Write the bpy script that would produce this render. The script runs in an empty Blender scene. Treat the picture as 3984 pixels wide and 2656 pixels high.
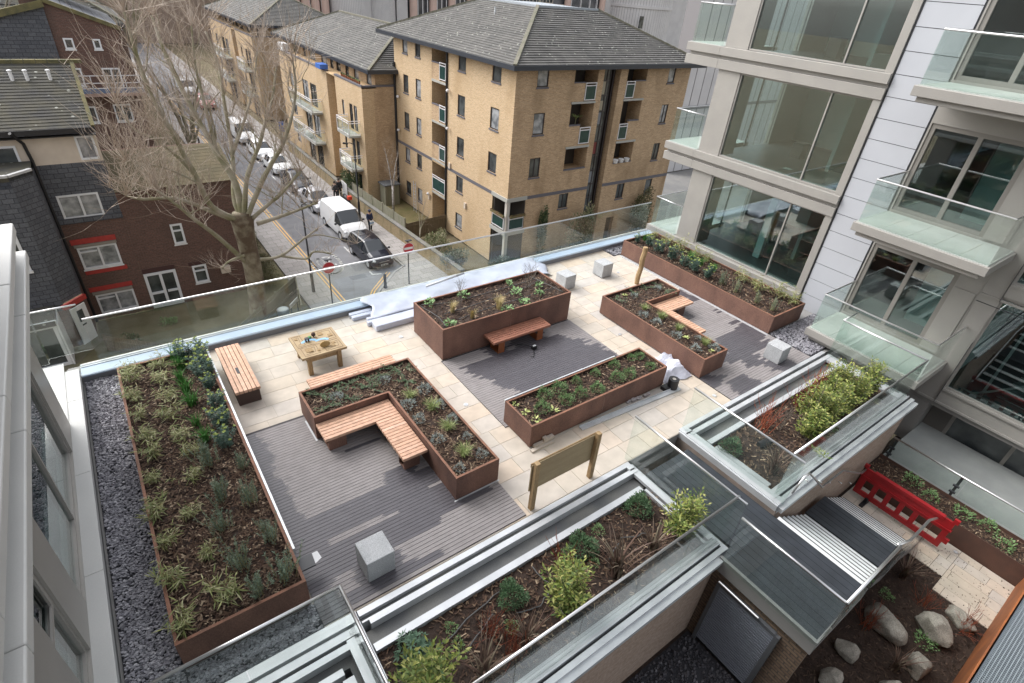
import bpy, math, random
from mathutils import Vector, Matrix
random.seed(7)
SC = bpy.context.scene
COL = SC.collection
PI = math.pi

# ---------------------------------------------------------------- camera
cd = bpy.data.cameras.new('camera'); cam = bpy.data.objects.new('camera', cd); COL.objects.link(cam)
cd.sensor_width = 36.0; cd.sensor_fit = 'HORIZONTAL'; cd.lens = 19.166
cd.clip_start = 0.05; cd.clip_end = 2000
RX = Vector((0.80989235, -0.58155035, 0.0766392)); RY = Vector((-0.27170602, -0.48772311, -0.82963968)); RZ = Vector((0.51985596, 0.6510955, -0.55301395))
cam.matrix_world = Matrix(((RX.x, -RY.x, -RZ.x, 0), (RX.y, -RY.y, -RZ.y, 0), (RX.z, -RY.z, -RZ.z, 8.2), (0, 0, 0, 1)))
SC.camera = cam

# ---------------------------------------------------------------- sky, sun, exposure (overcast day)
EL, AZ = math.radians(48), math.radians(325)
w = bpy.data.worlds.new('World'); SC.world = w; w.use_nodes = True
wn = w.node_tree; bg = wn.nodes['Background']
sky = wn.nodes.new('ShaderNodeTexSky'); sky.sky_type = 'NISHITA'; sky.sun_disc = False
sky.sun_elevation = EL; sky.sun_rotation = AZ; sky.dust_density = 4.0; sky.ozone_density = 1.0
hs = wn.nodes.new('ShaderNodeHueSaturation'); hs.inputs['Saturation'].default_value = 0.22
wn.links.new(sky.outputs[0], hs.inputs['Color']); wn.links.new(hs.outputs[0], bg.inputs['Color'])
bg.inputs['Strength'].default_value = 0.15
sl = bpy.data.lights.new('sun', 'SUN'); sun = bpy.data.objects.new('sun', sl); COL.objects.link(sun)
sl.energy = 0.5; sl.angle = math.radians(75); sl.color = (1.0, 0.97, 0.94)
sd = Vector((math.sin(AZ) * math.cos(EL), math.cos(AZ) * math.cos(EL), math.sin(EL)))
sun.rotation_euler = sd.to_track_quat('Z', 'Y').to_euler()
VS = SC.view_settings
SC.display_settings.display_device = 'sRGB'
VS.view_transform = 'Standard'; VS.look = 'None'; VS.exposure = 1.36; VS.gamma = 1.0; VS.use_curve_mapping = False
SC.cycles.transparent_max_bounces = 32
SC.cycles.max_bounces = 8; SC.cycles.diffuse_bounces = 3; SC.cycles.glossy_bounces = 3
SC.cycles.caustics_reflective = False; SC.cycles.caustics_refractive = False
SC.cycles.use_denoising = True

# ---------------------------------------------------------------- materials
MATS = {}
def mat(name, col, rough=.6, col2=None, ns=3.0, metal=0.0, bump=None, isl=0.0, spec=.5, fine=0.0, lo=.35, hi=.65, stretch=None):
    if name in MATS: return MATS[name]
    m = bpy.data.materials.new(name); m.use_nodes = True; MATS[name] = m
    nt = m.node_tree; b = nt.nodes['Principled BSDF']; N = nt.nodes.new; Lk = nt.links.new
    b.inputs['Roughness'].default_value = rough; b.inputs['Metallic'].default_value = metal
    b.inputs['Specular IOR Level'].default_value = spec
    tc = N('ShaderNodeTexCoord'); vec = tc.outputs['Object']
    if stretch:
        mp = N('ShaderNodeMapping'); mp.inputs['Scale'].default_value = stretch; Lk(vec, mp.inputs[0]); vec = mp.outputs[0]
    out = None
    rgb = N('ShaderNodeRGB'); rgb.outputs[0].default_value = (*col, 1); out = rgb.outputs[0]
    if col2:
        n = N('ShaderNodeTexNoise'); n.inputs['Scale'].default_value = ns; n.inputs['Detail'].default_value = 6; Lk(vec, n.inputs['Vector'])
        mr = N('ShaderNodeMapRange'); mr.inputs[1].default_value = lo; mr.inputs[2].default_value = hi; Lk(n.outputs[0], mr.inputs[0])
        mx = N('ShaderNodeMix'); mx.data_type = 'RGBA'; Lk(mr.outputs[0], mx.inputs[0]); Lk(out, mx.inputs[6]); mx.inputs[7].default_value = (*col2, 1); out = mx.outputs[2]
    if isl:
        g = N('ShaderNodeNewGeometry'); mr = N('ShaderNodeMapRange'); mr.inputs[3].default_value = 1 - isl; mr.inputs[4].default_value = 1 + isl
        Lk(g.outputs['Random Per Island'], mr.inputs[0]); out = mulv(nt, out, mr.outputs[0])
    if fine:
        n = N('ShaderNodeTexNoise'); n.inputs['Scale'].default_value = 60; n.inputs['Detail'].default_value = 4; Lk(vec, n.inputs['Vector'])
        mr = N('ShaderNodeMapRange'); mr.inputs[1].default_value = .3; mr.inputs[2].default_value = .7; mr.inputs[3].default_value = 1 - fine; mr.inputs[4].default_value = 1 + fine
        Lk(n.outputs[0], mr.inputs[0]); out = mulv(nt, out, mr.outputs[0])
    Lk(out, b.inputs['Base Color'])
    if bump:
        n = N('ShaderNodeTexNoise'); n.inputs['Scale'].default_value = bump[0]; n.inputs['Detail'].default_value = 5; Lk(vec, n.inputs['Vector'])
        bp = N('ShaderNodeBump'); bp.inputs['Strength'].default_value = bump[1]; bp.inputs['Distance'].default_value = .02; Lk(n.outputs[0], bp.inputs['Height']); Lk(bp.outputs[0], b.inputs['Normal'])
    return m
def mulv(nt, c, f):
    v = nt.nodes.new('ShaderNodeVectorMath'); v.operation = 'SCALE'; nt.links.new(c, v.inputs[0]); nt.links.new(f, v.inputs['Scale']); return v.outputs[0]
def rampmat(name, cols, rough=.7, spec=.4, src='island', ns=4.0, fine=.1, bump=None):
    """colour picked per separate piece (slab, board, leaf, stone) from a list"""
    if name in MATS: return MATS[name]
    m = bpy.data.materials.new(name); m.use_nodes = True; MATS[name] = m
    nt = m.node_tree; b = nt.nodes['Principled BSDF']; N = nt.nodes.new; Lk = nt.links.new
    b.inputs['Roughness'].default_value = rough; b.inputs['Specular IOR Level'].default_value = spec
    g = N('ShaderNodeNewGeometry'); r = N('ShaderNodeValToRGB'); e = r.color_ramp.elements; r.color_ramp.interpolation = 'LINEAR'
    k = len(cols)
    e[0].position = 0; e[0].color = (*cols[0], 1); e[1].position = 1; e[1].color = (*cols[-1], 1)
    for i in range(1, k - 1):
        q = e.new(i / (k - 1)); q.color = (*cols[i], 1)
    Lk(g.outputs['Random Per Island'], r.inputs[0]); out = r.outputs[0]
    tc = N('ShaderNodeTexCoord')
    if fine:
        n = N('ShaderNodeTexNoise'); n.inputs['Scale'].default_value = ns; n.inputs['Detail'].default_value = 6; Lk(tc.outputs['Object'], n.inputs['Vector'])
        mr = N('ShaderNodeMapRange'); mr.inputs[1].default_value = .3; mr.inputs[2].default_value = .7; mr.inputs[3].default_value = 1 - fine; mr.inputs[4].default_value = 1 + fine
        Lk(n.outputs[0], mr.inputs[0]); out = mulv(nt, out, mr.outputs[0])
    Lk(out, b.inputs['Base Color'])
    if bump:
        n = N('ShaderNodeTexNoise'); n.inputs['Scale'].default_value = bump[0]; Lk(tc.outputs['Object'], n.inputs['Vector'])
        bp = N('ShaderNodeBump'); bp.inputs['Strength'].default_value = bump[1]; bp.inputs['Distance'].default_value = .01; Lk(n.outputs[0], bp.inputs['Height']); Lk(bp.outputs[0], b.inputs['Normal'])
    return m
def brick(name, c1, c2, mortar, flat=False, bw=.225, bh=.075, rough=.85, ms=.012, dirt=None, dscale=.5, bias=0.0):
    if name in MATS: return MATS[name]
    m = bpy.data.materials.new(name); m.use_nodes = True; MATS[name] = m
    nt = m.node_tree; b = nt.nodes['Principled BSDF']; N = nt.nodes.new; Lk = nt.links.new
    b.inputs['Roughness'].default_value = rough; b.inputs['Specular IOR Level'].default_value = .3
    tc = N('ShaderNodeTexCoord'); sp = N('ShaderNodeSeparateXYZ'); Lk(tc.outputs['Object'], sp.inputs[0])
    ad = N('ShaderNodeMath'); Lk(sp.outputs[0], ad.inputs[0]); Lk(sp.outputs[1], ad.inputs[1])
    cb = N('ShaderNodeCombineXYZ'); Lk(sp.outputs[0] if flat else ad.outputs[0], cb.inputs[0]); Lk(sp.outputs[1 if flat else 2], cb.inputs[1])
    t = N('ShaderNodeTexBrick'); Lk(cb.outputs[0], t.inputs['Vector']); t.inputs['Scale'].default_value = 1.0
    t.inputs['Color1'].default_value = (*c1, 1); t.inputs['Color2'].default_value = (*c2, 1); t.inputs['Mortar'].default_value = (*mortar, 1)
    t.inputs['Mortar Size'].default_value = ms; t.inputs['Brick Width'].default_value = bw; t.inputs['Row Height'].default_value = bh; t.inputs['Bias'].default_value = bias
    n = N('ShaderNodeTexNoise'); n.inputs['Scale'].default_value = 14; n.inputs['Detail'].default_value = 5; Lk(cb.outputs[0], n.inputs['Vector'])
    mr = N('ShaderNodeMapRange'); mr.inputs[1].default_value = .3; mr.inputs[2].default_value = .7; mr.inputs[3].default_value = .78; mr.inputs[4].default_value = 1.2
    Lk(n.outputs[0], mr.inputs[0]); out = mulv(nt, t.outputs[0], mr.outputs[0])
    if dirt:
        mp = N('ShaderNodeMapping'); mp.inputs['Scale'].default_value = (1, .35, 1); Lk(cb.outputs[0], mp.inputs[0])
        n = N('ShaderNodeTexNoise'); n.inputs['Scale'].default_value = dscale; n.inputs['Detail'].default_value = 8; Lk(mp.outputs[0], n.inputs['Vector'])
        mr = N('ShaderNodeMapRange'); mr.inputs[1].default_value = .5; mr.inputs[2].default_value = .72; mr.inputs[4].default_value = .7; Lk(n.outputs[0], mr.inputs[0])
        mx = N('ShaderNodeMix'); mx.data_type = 'RGBA'; Lk(mr.outputs[0], mx.inputs[0]); Lk(out, mx.inputs[6]); mx.inputs[7].default_value = (*dirt, 1); out = mx.outputs[2]
    Lk(out, b.inputs['Base Color'])
    return m
def glassmat(name, tint=(.90, .955, .935), refl=1.0, ior=1.5, haze=0.0):
    m = bpy.data.materials.new(name); m.use_nodes = True; MATS[name] = m
    nt = m.node_tree; nt.nodes.clear(); N = nt.nodes.new; Lk = nt.links.new
    o = N('ShaderNodeOutputMaterial'); t = N('ShaderNodeBsdfTransparent'); t.inputs[0].default_value = (*tint, 1)
    g = N('ShaderNodeBsdfGlossy'); g.inputs['Roughness'].default_value = 0.0; g.inputs[0].default_value = (refl, refl, refl, 1)
    f = N('ShaderNodeFresnel'); ge = N('ShaderNodeNewGeometry'); mi = N('ShaderNodeMapRange'); mi.inputs[3].default_value = ior; mi.inputs[4].default_value = 1 / ior   # same gloss on both faces of a pane
    Lk(ge.outputs['Backfacing'], mi.inputs[0]); Lk(mi.outputs[0], f.inputs[0])
    mx = N('ShaderNodeMixShader'); Lk(f.outputs[0], mx.inputs[0]); Lk(t.outputs[0], mx.inputs[1]); Lk(g.outputs[0], mx.inputs[2])
    last = mx.outputs[0]
    if haze:
        d = N('ShaderNodeBsdfDiffuse'); d.inputs[0].default_value = (.55, .68, .64, 1)
        n = N('ShaderNodeTexNoise'); n.inputs['Scale'].default_value = 1.3; n.inputs['Detail'].default_value = 5
        tc = N('ShaderNodeTexCoord'); Lk(tc.outputs['Object'], n.inputs['Vector'])
        mr = N('ShaderNodeMapRange'); mr.inputs[1].default_value = .35; mr.inputs[2].default_value = .7; mr.inputs[3].default_value = haze * .4; mr.inputs[4].default_value = haze * 1.6; Lk(n.outputs[0], mr.inputs[0])
        m2 = N('ShaderNodeMixShader'); Lk(mr.outputs[0], m2.inputs[0]); Lk(last, m2.inputs[1]); Lk(d.outputs[0], m2.inputs[2]); last = m2.outputs[0]
    Lk(last, o.inputs[0]); return m

M_glass = glassmat('clear_balustrade_glass', (.94, .972, .958), haze=.017)
M_winglass = glassmat('window_glass', (.70, .815, .805), 1.0, 2.25)
M_carglass = mat('car_glass', (.03, .035, .04), .04, spec=.9)
M_pane = mat('dark_pane', (.03, .035, .038), .05, (.10, .11, .11), 1.2, spec=.8)
M_curt = mat('curtained_pane', (.40, .41, .42), .12, (.14, .15, .16), 2.5, spec=.8)
M_corten = mat('corten_steel', (.205, .108, .078), .75, (.10, .052, .04), 1.6, fine=.26, bump=(40, .12), stretch=(1.1, 1.1, .6), lo=.3, hi=.7)
M_corten2 = mat('corten_edge', (.25, .115, .07), .75, (.17, .085, .055), 6, fine=.15)
M_orange = mat('bright_corten', (.33, .11, .035), .7, (.22, .075, .03), 3, fine=.2)
M_granite = mat('pale_granite', (.41, .42, .43), .75, (.34, .35, .36), 3, fine=.28, bump=(90, .1))
M_cedar = rampmat('hardwood_slat', [(.48, .285, .19), (.58, .36, .25), (.53, .32, .215), (.64, .41, .30)], .55, ns=9, fine=.16)
M_cedar_d = rampmat('reddish_slat', [(.27, .115, .075), (.33, .15, .10), (.30, .13, .085)], .45, ns=9, fine=.16)
M_pine = mat('weathered_pine', (.36, .25, .13), .7, (.27, .175, .085), 5, fine=.2, stretch=(1, 1, .25))
M_alu = mat('anodised_aluminium', (.62, .64, .66), .35, (.52, .54, .56), 2, metal=.35)
M_sheet = mat('protective_blue_white_film', (.36, .45, .57), .3, (.42, .51, .62), 1.5)
M_white = mat('white_paint', (.75, .75, .75), .45, (.68, .68, .68), 3)
M_whiteframe = mat('white_window_frame', (.72, .73, .75), .4)
M_steel = mat('brushed_steel', (.68, .68, .68), .28, metal=.9)
M_dark = mat('dark_grey_metal', (.035, .037, .042), .5, (.05, .052, .058), 3)
M_black = mat('black_plastic', (.012, .012, .014), .45)
M_rubber = mat('tyre_rubber', (.016, .016, .017), .8)
M_panel = mat('champagne_grey_panel', (.355, .338, .312), .42, (.325, .31, .288), 1.5, metal=.15, fine=.05)
M_panel_l = mat('pale_panel', (.53, .53, .51), .45, (.50, .50, .485), 1.5, fine=.03)
M_whitepanel = mat('white_cladding', (.47, .485, .52), .35, (.44, .455, .49), .8)
M_soil = mat('dark_soil', (.024, .014, .010), .95, (.045, .028, .02), 9, fine=.35, bump=(30, .6))
M_chip = rampmat('bark_chips', [(.035, .018, .012), (.075, .042, .027), (.045, .025, .018), (.14, .085, .055), (.05, .028, .02), (.19, .13, .085), (.06, .033, .022), (.42, .32, .22)], .9, fine=.1)
M_chipdark = rampmat('shaded_bark_chips', [(.025, .013, .01), (.05, .028, .02), (.03, .017, .012), (.075, .045, .03), (.035, .02, .014), (.12, .08, .055)], .8, fine=.1)  # bark chips with the courtyard shade put into their colour
M_slate = rampmat('slate_chips', [(.19, .185, .21), (.31, .305, .33), (.25, .245, .27), (.42, .415, .44), (.20, .19, .22)], .6, fine=.15)
M_slateshade = rampmat('shaded_slate_chips', [(.04, .038, .045), (.075, .072, .082), (.055, .052, .06), (.11, .105, .115)], .5, fine=.15)  # same slate stone, darkened in colour for the courtyard shade
M_slatebase = mat('slate_bed', (.03, .03, .036), .9)
M_sand = rampmat('sandstone_slabs', [(.50, .43, .345), (.515, .46, .39), (.475, .435, .385), (.54, .46, .37), (.465, .435, .40), (.525, .465, .40), (.545, .45, .355)], .72, ns=3.5, fine=.10)
M_joint = mat('pointing', (.46, .42, .36), .9)
M_deckdry = rampmat('dry_composite_board', [(.245, .226, .224), (.27, .25, .248), (.255, .236, .232)], .75, ns=5, fine=.09)
M_deckwet = rampmat('wet_or_shaded_composite_board', [(.078, .073, .083), (.094, .088, .098), (.085, .08, .091)], .35, ns=5, fine=.1)
M_deckgap = mat('deck_gap', (.06, .055, .058), .9)
M_paleboard = rampmat('pale_tread', [(.62, .64, .64), (.68, .70, .70), (.58, .60, .61)], .35, ns=6, fine=.08)
M_darkboard = rampmat('dark_landing_board', [(.028, .032, .04), (.04, .045, .053), (.033, .037, .045)], .35, ns=3, fine=.25)
M_membrane = mat('dark_waterproof_membrane', (.10, .105, .11), .6, (.17, .17, .16), 1.6, fine=.15)
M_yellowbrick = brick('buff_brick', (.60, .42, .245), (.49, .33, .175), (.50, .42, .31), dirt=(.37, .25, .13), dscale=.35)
M_yellowbrick_d = brick('shaded_weathered_buff_brick', (.52, .355, .21), (.37, .24, .13), (.44, .35, .25), dirt=(.24, .165, .095), dscale=.8)  # weathered buff brick, weaker light of the south faces put into its colour
M_redbrick = brick('dark_red_brick', (.165, .088, .068), (.115, .062, .05), (.14, .105, .09), dirt=(.085, .06, .05), dscale=.5)
M_palebrick = brick('pale_brown_brick', (.36, .275, .22), (.30, .22, .17), (.36, .29, .24), bw=.215, bh=.075, ms=.008)
M_palebrick_d = brick('brown_brick', (.21, .15, .105), (.16, .11, .08), (.10, .08, .065), bw=.215, bh=.075, ms=.012)
M_slatehang = brick('slate_hanging', (.085, .09, .104), (.12, .125, .14), (.04, .042, .05), bw=.40, bh=.22, rough=.6, ms=.014)
M_redpaint = mat('red_painted_brick', (.42, .045, .035), .6, (.34, .035, .03), 6)
M_cream = mat('cream_render', (.60, .52, .43), .7, (.54, .46, .38), 2)
M_roadm = mat('road_paint', (.62, .62, .60), .7, (.40, .40, .39), 7)
M_yellow = mat('yellow_road_paint', (.72, .42, .10), .7, (.55, .36, .15), 6)
M_asphalt = mat('asphalt', (.155, .155, .165), .85, (.22, .22, .23), .45, fine=.12)
M_ground = mat('bare_winter_lawn', (.115, .095, .05), .95, (.17, .14, .085), .8, fine=.35)
M_paveL = brick('concrete_flags', (.34, .32, .31), (.28, .265, .255), (.19, .18, .17), flat=True, bw=.9, bh=.6, ms=.02)
M_kerb = mat('granite_kerb', (.34, .33, .32), .8, (.28, .27, .26), 3)
M_bark = mat('plane_bark', (.10, .07, .045), .9, (.24, .21, .15), 1.7, fine=.25, lo=.42, hi=.62, bump=(8, .3))
M_limb = mat('mossy_limb', (.36, .325, .265), .9, (.19, .18, .10), 1.3, fine=.2)
M_twig = rampmat('bare_twig', [(.42, .35, .285), (.55, .47, .40), (.28, .22, .17), (.48, .40, .335)], .85, fine=0)
M_silverbirch = mat('birch_bark', (.5, .48, .45), .8, (.2, .18, .17), 5)
M_fence = mat('fence_boards', (.115, .085, .055), .9, (.17, .14, .09), 3, fine=.2, stretch=(6, 6, .5))
M_fencegrey = mat('grey_fence_boards', (.27, .25, .20), .9, (.2, .2, .13), 2, fine=.2, stretch=(6, 6, .5))
M_stone = mat('boulder_stone', (.36, .335, .29), .9, (.17, .155, .13), 3.4, fine=.35, bump=(14, .8))
M_redplastic = mat('red_barrier_plastic', (.36, .016, .02), .4, (.29, .012, .016), 3)
M_film = mat('white_polythene', (.53, .56, .65), .25, (.45, .48, .58), 3)
M_bag = mat('white_woven_bag', (.60, .61, .69), .6, (.52, .53, .61), 6)
M_teal = mat('green_tinted_panel', (.018, .05, .045), .15, (.03, .065, .06), 2, spec=.5)
M_pink = mat('pale_pink_column', (.60, .43, .37), .6, (.55, .40, .345), 1)
M_greyrib = mat('ribbed_grey_cladding', (.58, .565, .565), .55, (.52, .505, .51), .6)
M_tower_w = mat('white_rail', (.66, .65, .66), .5)
M_skin = mat('skin', (.45, .27, .2), .6)
M_navy = mat('navy_cloth', (.02, .03, .075), .85, (.03, .04, .09), 8)
M_blackcloth = mat('black_cloth', (.016, .016, .018), .85)
M_hair = mat('dark_hair', (.02, .015, .012), .7)
M_carwhite = mat('white_car_paint', (.74, .75, .76), .2, spec=.6)
M_carblack = mat('blue_black_car_paint', (.010, .012, .022), .12, spec=.8)
M_carsilver = mat('silver_car_paint', (.52, .52, .55), .25, metal=.3)
M_carred = mat('pinkish_red_car_paint', (.40, .16, .15), .3)
M_carblue = mat('bright_blue_paint', (.05, .22, .60), .3)
M_lampglass = mat('headlight_lens', (.55, .57, .6), .08, spec=.9)
M_plate = mat('white_number_plate', (.7, .7, .68), .4)
M_signred = mat('sign_red', (.50, .035, .045), .35)
M_signwhite = mat('sign_white', (.74, .74, .74), .35)
M_signblue = mat('sign_blue', (.06, .16, .5), .35)

def rooftile(name, c, c2):
    m = mat(name, c, .85, c2, 1.3, fine=.25); nt = m.node_tree; b = nt.nodes['Principled BSDF']; N = nt.nodes.new; Lk = nt.links.new
    src = b.inputs['Base Color'].links[0].from_socket
    tc = N('ShaderNodeTexCoord'); v = N('ShaderNodeTexVoronoi'); v.inputs['Scale'].default_value = 2.6; Lk(tc.outputs['Object'], v.inputs['Vector'])
    mr = N('ShaderNodeMapRange'); mr.inputs[1].default_value = .20; mr.inputs[2].default_value = .13; mr.inputs[3].default_value = 0; mr.inputs[4].default_value = .85; Lk(v.outputs['Distance'], mr.inputs[0])
    n = N('ShaderNodeTexNoise'); n.inputs['Scale'].default_value = 1.1; Lk(tc.outputs['Object'], n.inputs['Vector'])
    m2 = N('ShaderNodeMapRange'); m2.inputs[1].default_value = .40; m2.inputs[2].default_value = .52; Lk(n.outputs[0], m2.inputs[0])
    mu = N('ShaderNodeMath'); mu.operation = 'MULTIPLY'; Lk(mr.outputs[0], mu.inputs[0]); Lk(m2.outputs[0], mu.inputs[1])
    mx = N('ShaderNodeMix'); mx.data_type = 'RGBA'; Lk(mu.outputs[0], mx.inputs[0]); Lk(src, mx.inputs[6]); mx.inputs[7].default_value = (.38, .385, .34, 1); Lk(mx.outputs[2], b.inputs['Base Color'])
    return m
M_roof = rooftile('grey_concrete_tiles', (.085, .083, .078), (.125, .12, .112))
M_roof2 = rooftile('mossy_dark_tiles', (.05, .049, .046), (.078, .072, .05))
M_hip = mat('mortared_hip_tiles', (.19, .175, .14), .9, (.13, .13, .09), 2.5, fine=.25)
M_moss = mat('mossy_verge', (.18, .155, .07), .95, (.10, .095, .05), 2, fine=.3)

# ---------------------------------------------------------------- geometry helpers
def wloc(o):
    v = Vector((0, 0, 0))
    while o is not None:
        v += o.location; o = o.parent
    return v
class G:
    def __init__(s): s.v = []; s.f = []; s.m = []
    def quad(s, pts, mi=0):
        b = len(s.v); s.v += [tuple(p) for p in pts]; s.f.append(tuple(range(b, b + len(pts)))); s.m.append(mi)
    def box(s, x0, x1, y0, y1, z0, z1, mi=0):
        if x0 > x1: x0, x1 = x1, x0
        if y0 > y1: y0, y1 = y1, y0
        if z0 > z1: z0, z1 = z1, z0
        b = len(s.v)
        s.v += [(x0, y0, z0), (x1, y0, z0), (x1, y1, z0), (x0, y1, z0), (x0, y0, z1), (x1, y0, z1), (x1, y1, z1), (x0, y1, z1)]
        for q in ((0, 3, 2, 1), (4, 5, 6, 7), (0, 1, 5, 4), (1, 2, 6, 5), (2, 3, 7, 6), (3, 0, 4, 7)):
            s.f.append(tuple(b + i for i in q)); s.m.append(mi)
    def prism(s, poly, z0, z1, mi=0, top=None):
        n = len(poly); b = len(s.v)
        s.v += [(p[0], p[1], z0) for p in poly] + [(p[0], p[1], z1) for p in poly]
        s.f.append(tuple(b + i for i in reversed(range(n)))); s.m.append(mi)
        s.f.append(tuple(b + n + i for i in range(n))); s.m.append(mi if top is None else top)
        for i in range(n):
            j = (i + 1) % n; s.f.append((b + i, b + j, b + n + j, b + n + i)); s.m.append(mi)
    def beam(s, p0, p1, w, h, mi=0, up=(0, 0, 1)):
        p0 = Vector(p0); p1 = Vector(p1); d = (p1 - p0).normalized(); u = Vector(up)
        if abs(d.dot(u)) > .98: u = Vector((0, 1, 0))
        r = d.cross(u).normalized() * w / 2; u = r.cross(d).normalized() * h / 2
        b = len(s.v)
        for p in (p0, p1): s.v += [tuple(p - r - u), tuple(p + r - u), tuple(p + r + u), tuple(p - r + u)]
        for q in ((3, 2, 1, 0), (4, 5, 6, 7), (0, 1, 5, 4), (1, 2, 6, 5), (2, 3, 7, 6), (3, 0, 4, 7)):
            s.f.append(tuple(b + i for i in q)); s.m.append(mi)
    def tube(s, pts, rads, n=6, mi=0, cap=True):
        pts = [Vector(p) for p in pts]
        if not hasattr(rads, '__len__'): rads = [rads] * len(pts)
        b = len(s.v); prev = None
        for i, p in enumerate(pts):
            d = (pts[min(i + 1, len(pts) - 1)] - pts[max(i - 1, 0)])
            d = d.normalized() if d.length > 1e-9 else Vector((0, 0, 1))
            if prev is None:
                a = d.cross(Vector((0, 0, 1)) if abs(d.z) < .9 else Vector((1, 0, 0))).normalized()
            else:
                a = (prev - d * prev.dot(d)); a = a.normalized() if a.length > 1e-6 else d.orthogonal().normalized()
            prev = a; c = d.cross(a)
            for k in range(n):
                t = 2 * PI * k / n; s.v.append(tuple(p + (a * math.cos(t) + c * math.sin(t)) * rads[i]))
        for i in range(len(pts) - 1):
            for k in range(n):
                q = (k + 1) % n; s.f.append((b + i * n + k, b + i * n + q, b + (i + 1) * n + q, b + (i + 1) * n + k)); s.m.append(mi)
        if cap and n > 2:
            s.f.append(tuple(b + k for k in reversed(range(n)))); s.m.append(mi)
            e = b + (len(pts) - 1) * n; s.f.append(tuple(e + k for k in range(n))); s.m.append(mi)
    def leaf(s, p, d, L, W, nrm=None, mi=0):
        p = Vector(p); d = Vector(d).normalized(); n = Vector(nrm) if nrm else Vector((random.gauss(0, .5), random.gauss(0, .5), 1))
        r = d.cross(n); r = r.normalized() if r.length > 1e-6 else d.orthogonal().normalized()
        m = p + d * L * .45
        s.quad([p, m + r * W / 2, p + d * L, m - r * W / 2], mi)
    def blade(s, p, az, L, W, lean0, lean1, seg=4, mi=0, tipmi=None):
        p = Vector(p); b = len(s.v); h = Vector((math.cos(az), math.sin(az), 0)); side = Vector((-math.sin(az), math.cos(az), 0))
        for i in range(seg + 1):
            t = i / seg; wd = W * (1 - t ** 1.5) * .5 + .0008
            s.v += [tuple(p - side * wd), tuple(p + side * wd)]
            a = lean0 + (lean1 - lean0) * t
            p = p + (h * math.sin(a) + Vector((0, 0, math.cos(a)))) * (L / seg)
        for i in range(seg):
            k = b + 2 * i; s.f.append((k, k + 1, k + 3, k + 2)); s.m.append(tipmi if (tipmi is not None and i >= seg * .5) else mi)
    def mesh(s, name, mats, off=Vector((0, 0, 0)), smooth=False):
        me = bpy.data.meshes.new(name); o = tuple(off)
        me.from_pydata([(a - o[0], b - o[1], c - o[2]) for a, b, c in s.v], [], s.f)
        for m in (mats if isinstance(mats, (list, tuple)) else [mats]): me.materials.append(m)
        me.polygons.foreach_set('material_index', s.m)
        if smooth: me.polygons.foreach_set('use_smooth', [True] * len(s.f))
        me.update(); return me
    def obj(s, name, mats, parent=None, smooth=False, bevel=0, kind=None, label=None, org=None):
        off = wloc(parent) if parent is not None else (Vector(org) if org else Vector((0, 0, 0)))
        o = bpy.data.objects.new(name, s.mesh(name, mats, off, smooth)); COL.objects.link(o)
        if parent is not None: o.parent = parent
        elif org: o.location = org
        if bevel:
            b = o.modifiers.new('bevel', 'BEVEL'); b.width = bevel; b.segments = 2; b.limit_method = 'ANGLE'
        if kind: o['kind'] = kind
        if label: o['label'] = label
        return o
def thing(name, label, cat, loc=(0, 0, 0), rz=0, group=None):
    o = bpy.data.objects.new(name, None); o.empty_display_size = .2; COL.objects.link(o); o.location = loc; o.rotation_euler = (0, 0, rz)
    o['label'] = label; o['category'] = cat
    if group: o['group'] = group
    return o
def tag(o, label, cat, group=None):
    o['label'] = label; o['category'] = cat
    if group: o['group'] = group
    return o
def dup(o, parent=None):
    c = o.copy(); COL.objects.link(c)
    if parent is not None: c.parent = parent
    for ch in [q for q in bpy.data.objects if q.parent == o]: dup(ch, c)
    return c
ORD = ['first', 'second', 'third', 'fourth', 'fifth', 'sixth', 'seventh', 'eighth', 'ninth', 'tenth', 'eleventh', 'twelfth', 'thirteenth', 'fourteenth', 'fifteenth', 'sixteenth', 'seventeenth', 'eighteenth', 'nineteenth', 'twentieth', 'twenty-first', 'twenty-second']
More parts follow.
